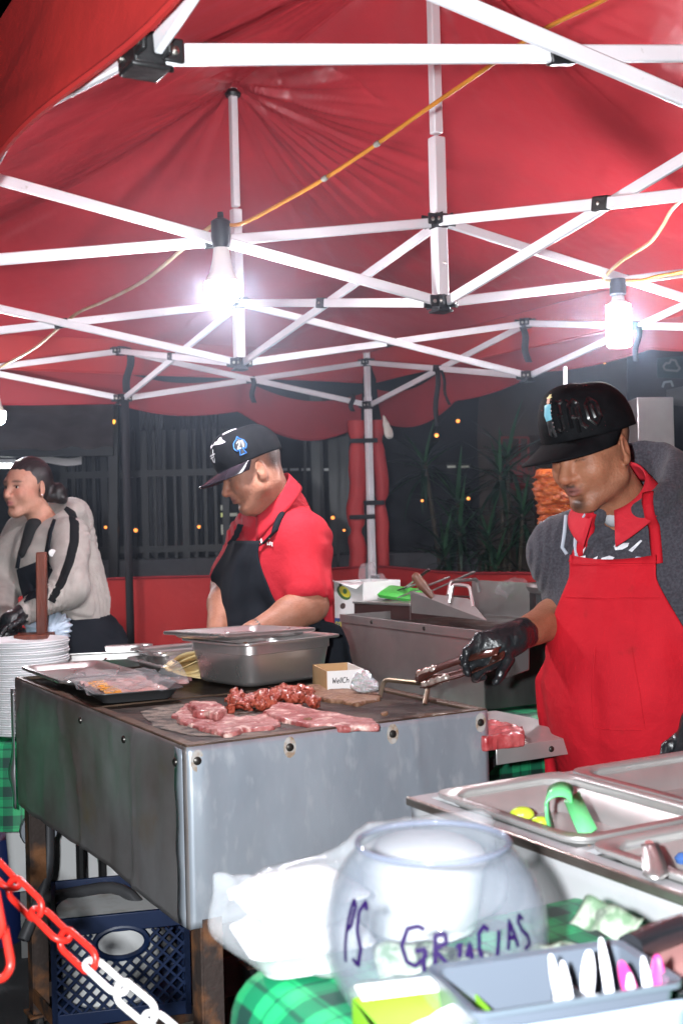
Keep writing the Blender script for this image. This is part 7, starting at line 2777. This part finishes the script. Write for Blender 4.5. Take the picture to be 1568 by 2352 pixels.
for (s_, e_, w_) in ((s3R, e3R, w3R), (s3L, e3L, w3L)):
    F.cone(s_, e_, .042, .036, .03).cone(e_, w_, .036, .026, .02)
F.build('body', skin_mat('light_brown_skin'), w3, color=head_paint(hc3, H3B, (.47, .235, .165), (.42, .14, .13), brow=(.03, .016, .012), blush=.5, sc=HS3))
m_eye = M('eye_white', (.7, .68, .66), .15)
m_iris = M('dark_iris', (.02, .012, .01), .1)
for s in (-1, 1):
    ec = hc3 + (H3B[0] * s * .033 + H3B[1] * .0740 + H3B[2] * .004) * HS3
    e = MB().lathe([(r_ * HS3, z_ * HS3) for r_, z_ in ((.0, -.0135), (.007, -.0115), (.0117, -.0067), (.0135, 0), (.0117, .0067), (.007, .0115), (0, .0135))], ec, 16, axis=H3B[1]).build('eye', m_eye, w3, sharp=0)
    disc(ec + H3B[1] * .0128 * HS3, .0055, .0055, H3B[1] + H3B[0] * -.1, 'iris', m_iris, e)
    MB().lathe([(0, .004), (.004, .003), (.005, 0), (.004, -.003), (0, -.004)], hc3 + (H3B[0] * s * .0875 + H3B[1] * -.002 - H3B[2] * .032) * HS3, 10, axis=H3B[0]).build('earring', M('rhinestone'), w3)
# hair: sleek cap with a low curly bun
Fh3 = Field(hc3 - .16, hc3 + .17, .0042)
Lh = lambda x, y, z: hc3 + (H3B[0] * x + H3B[1] * y + H3B[2] * z) * HS3
Fh3.ell(Lh(0, -.020, .044), V(*(.081 * .96, .102, .093)) * HS3, H3B, .02)
Fh3.ell(Lh(0, -.060, -.01), V(*(.064, .055, .06)) * HS3, H3B, .03)
Fh3.cut(Lh(0, .060, .046), H3B[1] * 1.0 - H3B[2] * .75)
for s in (-1, 1):
    Fh3.ell(Lh(s * .080, .040, -.040), V(*(.03, .042, .05)) * HS3, H3B, .012, 's')
    Fh3.ell(Lh(s * .084, -.006, -.006), V(*(.018, .020, .030)) * HS3, H3B, .006, 's')
Fh3.warp(lambda p: .0016 * np.sin(((p - hc3) @ H3B[0]) * 420 + 2 * vnoise(p, 30, 1)) * .6, .012)
rr_ = np.random.default_rng(12)
bunc = Lh(.062, -.112, -.030)
for k in range(26):
    d = rr_.normal(0, 1, 3)
    d /= np.linalg.norm(d)
    Fh3.ell(bunc + d * .026 * V(1, 1, 1.15), rr_.uniform(.010, .017), k=.006)
Fh3.cone(Lh(.02, -.085, -.01), bunc, .03, .026, .02)
Fh3.build('hair', M('black_hair', (.008, .006, .006), .32, col2=(.016, .011, .010), vscale=90, bump=.25, bscale=220), w3)
# hoodie
H3 = Field(np.minimum(np.minimum(e3R, w3L), hip3) - V(.16, .20, .12), np.maximum(np.maximum(s3L, e3L), hip3) + V(.20, .26, .16), .0066)
H3.ell(S3 - V(0, 0, .12), (.145, .112, .15), T3, .06).ell(lerp(S3, hip3, .62), (.138, .12, .16), T3, .08)
H3.cone(s3R, s3L, .055, .056, .05)
H3.cone(s3L, e3L, .064, .064, .03).cone(e3L, lerp(e3L, w3L, .8), .064, .042, .03).cone(lerp(e3L, w3L, .8), w3L, .046, .040, .01)
H3.cone(s3R, e3R, .070, .066, .03).cone(e3R, w3R, .066, .042, .03)
H3.cone(P(196, 1240, 4.36), P(226, 1372, 4.36), .045, .028, .04)
nb3 = nk3 + V(0, 0, .02)
ring = []
for k in range(15):
    a = R(-155 + 310 * k / 14)
    bk = math.cos(a)
    rr = .082 + .03 * max(0, bk)
    ring.append((nb3 - T3[1] * rr * bk + T3[0] * rr * math.sin(a) + V(0, 0, .02 * max(bk, 0) - .085 * max(-bk, 0)), .020 + .020 * max(0, bk)))
for k in range(14):
    H3.cone(ring[k][0], ring[k + 1][0], ring[k][1], ring[k + 1][1], .016)
H3.ell(nb3 - T3[1] * .12 - V(0, 0, .03), (.09, .05, .07), T3, .03)
H3.cone(nk3 + T3[1] * .10 + V(0, 0, -.06), nk3 + T3[1] * .05 + V(0, 0, .05), .028, .040, .02, 's')
H3.warp(folds(.012, 6, 13), .05)
H3.build('hoodie', M('grey_fleece', (.36, .325, .30), .95, spec=.1, col2=(.31, .28, .26), vscale=30, bump=.2, bscale=300, sheen=.15), w3)


def px_ribbon(F_, path, ws, name, mat, parent, off=.004, Y0=3.7, n=8):
    """a band of cloth lying on the field along a line of view points"""
    q, w = [], []
    for i in range(len(path) - 1):
        for s in np.linspace(0, 1, n, endpoint=(i == len(path) - 2)):
            q.append(lerp(path[i], path[i + 1], s))
            w.append(ws[i] + (ws[i + 1] - ws[i]) * s)
    rows = []
    for i, p in enumerate(q):
        t = unit(np.append(q[min(i + 1, len(q) - 1)] - q[max(i - 1, 0)], 0))
        sd = V(-t[1], t[0])
        row = []
        for k in (-1, -.5, 0, .5, 1):
            uv = p + sd * w[i] * k
            d = unit(ray(*uv))
            r, _ = F_.march(P(uv[0], uv[1], Y0)[None], d, off - (.004 if abs(k) == 1 else 0), .9, 70)
            row.append(r[0])
        rows.append(row)
    return MB().grid(rows).build(name, mat, parent, sharp=0)


m_blkrib = M('black_rib_knit', (.009, .009, .010), .9, spec=.15, bump=.2, bscale=300)
px_ribbon(H3, [(150, 1166), (166, 1180), (172, 1205), (171, 1245), (160, 1290), (143, 1335), (118, 1382)], [5, 9, 11, 11, 11, 10, 9], 'sleeve_stripe', m_blkrib, w3)
px_ribbon(H3, [(126, 1192), (116, 1222), (111, 1250), (108, 1276)], [4, 5, 5, 7], 'apron_strap', m_apb, w3, .006)
px_ribbon(H3, [(54, 1240), (46, 1270), (40, 1306)], [3, 4, 5], 'apron_strap', m_apb, w3, .006)
F2 = Field(nk3 + V(-.10, -.16, -.12), nk3 + V(.10, .10, .05), .006)
F2.cone(nk3 + T3[1] * .085 + V(0, 0, -.075), nk3 + T3[1] * .04 + V(0, 0, .0), .03, .045, .02)
F2.build('undershirt', M('black_jersey', (.012, .012, .013), .85), w3)
# apron: bib, straps, skirt
px_patch(H3, [(38, 1308), (60, 1300), (90, 1288), (104, 1276), (112, 1290), (122, 1310), (112, 1330), (112, 1360), (108, 1384), (80, 1374), (56, 1384), (44, 1340)], 'apron_bib', m_apb, w3, .006, 7, 3.7)
MB().lathe([(0, .003), (.012, .002), (.013, 0)], H3.march(P(121, 1270, 3.7)[None], unit(ray(121, 1270)), .004, .8)[0][0], 16, axis=-unit(ray(121, 1270))).build('badge', m_card, w3)
Fs = Field(hip3 + V(-.34, -.34, -.75), hip3 + V(.30, .26, .20), .012)
Fs.ell(hip3 + V(-.02, -.03, .03), (.17, .14, .16), T3, .05)
Fs.cone(hip3 + V(-.04, -.06, .02), hip3 + V(.0, -.06, -.65), .17, .20, .06)
Fs.warp(folds(.014, 4, 8), .05)
Fs.build('apron_skirt', m_apb, w3)
legs_for(w3, hip3 + V(0, .02, -.02), ty3, .09)
for w_, e_, nm in ((w3L, e3L, 'left_glove'), (w3R, e3R, 'right_glove')):
    d = unit(unit(w_ - e_) + V(-.2, -.2, -.15))
    ac = unit(np.cross(d, UPV))
    G_ = Field(w_ - .15, w_ + .15, .005)
    G_.cone(lerp(e_, w_, .9), w_, .032, .031, .01).cone(w_, w_ + d * .065, .030, .034, .02)
    for i, s in enumerate((-.027, -.009, .009, .026)):
        finger(G_, w_ + d * .072 + ac * s, d - UPV * .2, d * .7 - UPV * .6, d * .2 - UPV, (.035, .024, .018), .0098)
    finger(G_, w_ + d * .03 - ac * .03, d * .7 - ac * .6, d - ac * .1, d, (.033, .025, .02), .011)
    G_.build(nm, m_glove, w3)

# ================================================================== smoke rising from the griddle
m = bpy.data.materials.new('griddle_smoke')
m.use_nodes = True
nt_s = m.node_tree
for n_ in list(nt_s.nodes):
    if n_.type != 'OUTPUT_MATERIAL':
        nt_s.nodes.remove(n_)
out = [n_ for n_ in nt_s.nodes if n_.type == 'OUTPUT_MATERIAL'][0]
pv = nt_s.nodes.new('ShaderNodeVolumePrincipled')
pv.inputs['Color'].default_value = (.70, .80, 1.0, 1)
pv.inputs['Anisotropy'].default_value = .25
tc = nt_s.nodes.new('ShaderNodeTexCoord')
nz = nt_s.nodes.new('ShaderNodeTexNoise')
nz.inputs['Scale'].default_value = 1.6
nz.inputs['Detail'].default_value = 3
nt_s.links.new(tc.outputs['Object'], nz.inputs['Vector'])
mr = nt_s.nodes.new('ShaderNodeMapRange')
mr.inputs[1].default_value, mr.inputs[2].default_value, mr.inputs[3].default_value, mr.inputs[4].default_value = .35, .75, .35, 1.0
nt_s.links.new(nz.outputs[0], mr.inputs[0])
gd = nt_s.nodes.new('ShaderNodeTexGradient')
gd.gradient_type = 'SPHERICAL'
mp = nt_s.nodes.new('ShaderNodeMapping')
mp.inputs['Scale'].default_value = (1 / 1.95, 1 / 1.6, 1 / 1.2)
nt_s.links.new(tc.outputs['Object'], mp.inputs[0])
nt_s.links.new(mp.outputs[0], gd.inputs[0])
mu = nt_s.nodes.new('ShaderNodeMath')
mu.operation = 'MULTIPLY'
nt_s.links.new(mr.outputs[0], mu.inputs[0])
nt_s.links.new(gd.outputs['Fac'], mu.inputs[1])
mu2 = nt_s.nodes.new('ShaderNodeMath')
mu2.operation = 'MULTIPLY'
mu2.inputs[1].default_value = .058
nt_s.links.new(mu.outputs[0], mu2.inputs[0])
dens = mu2.outputs[0]
smo_c = V(-.35, 3.85, 1.95)
for bpos, amp, rad in ((b1 + V(0, 0, -.1), .11, .55), (b2 + V(0, 0, -.08), .09, .5)):   # denser smoke added round each lamp to give it a glow
    m2_ = nt_s.nodes.new('ShaderNodeMapping')
    m2_.inputs['Location'].default_value = [float(x) / rad for x in (smo_c - bpos)]
    m2_.inputs['Scale'].default_value = (1 / rad,) * 3
    nt_s.links.new(tc.outputs['Object'], m2_.inputs[0])
    g2_ = nt_s.nodes.new('ShaderNodeTexGradient')
    g2_.gradient_type = 'SPHERICAL'
    nt_s.links.new(m2_.outputs[0], g2_.inputs[0])
    ma = nt_s.nodes.new('ShaderNodeMath')
    ma.operation = 'MULTIPLY_ADD'
    ma.inputs[1].default_value = amp
    nt_s.links.new(g2_.outputs['Fac'], ma.inputs[0])
    nt_s.links.new(dens, ma.inputs[2])
    dens = ma.outputs[0]
nt_s.links.new(dens, pv.inputs['Density'])
nt_s.links.new(pv.outputs[0], out.inputs['Volume'])
prof = [(0, -1.15)] + [(1.0 * math.cos(R(a)), 1.15 * math.sin(R(a))) for a in range(-75, 76, 15)] + [(0, 1.15)]
sm = MB().lathe([(r * 1.95, z * 1.2 / 1.15) for r, z in prof], V(0, 0, 0), 24, sy=1.6 / 1.95)
me = bpy.data.meshes.new('smoke')
me.from_pydata(sm.v, [], sm.f)
me.materials.append(m)
smo = bpy.data.objects.new('smoke', me)
COL.objects.link(smo)
smo.location = smo_c.tolist()
tag(smo, 'thin blue smoke drifting up from the griddle', 'smoke', kind='stuff')
scene.cycles.volume_step_rate = 3.0
scene.cycles.volume_max_steps = 32
scene.cycles.volume_bounces = 0
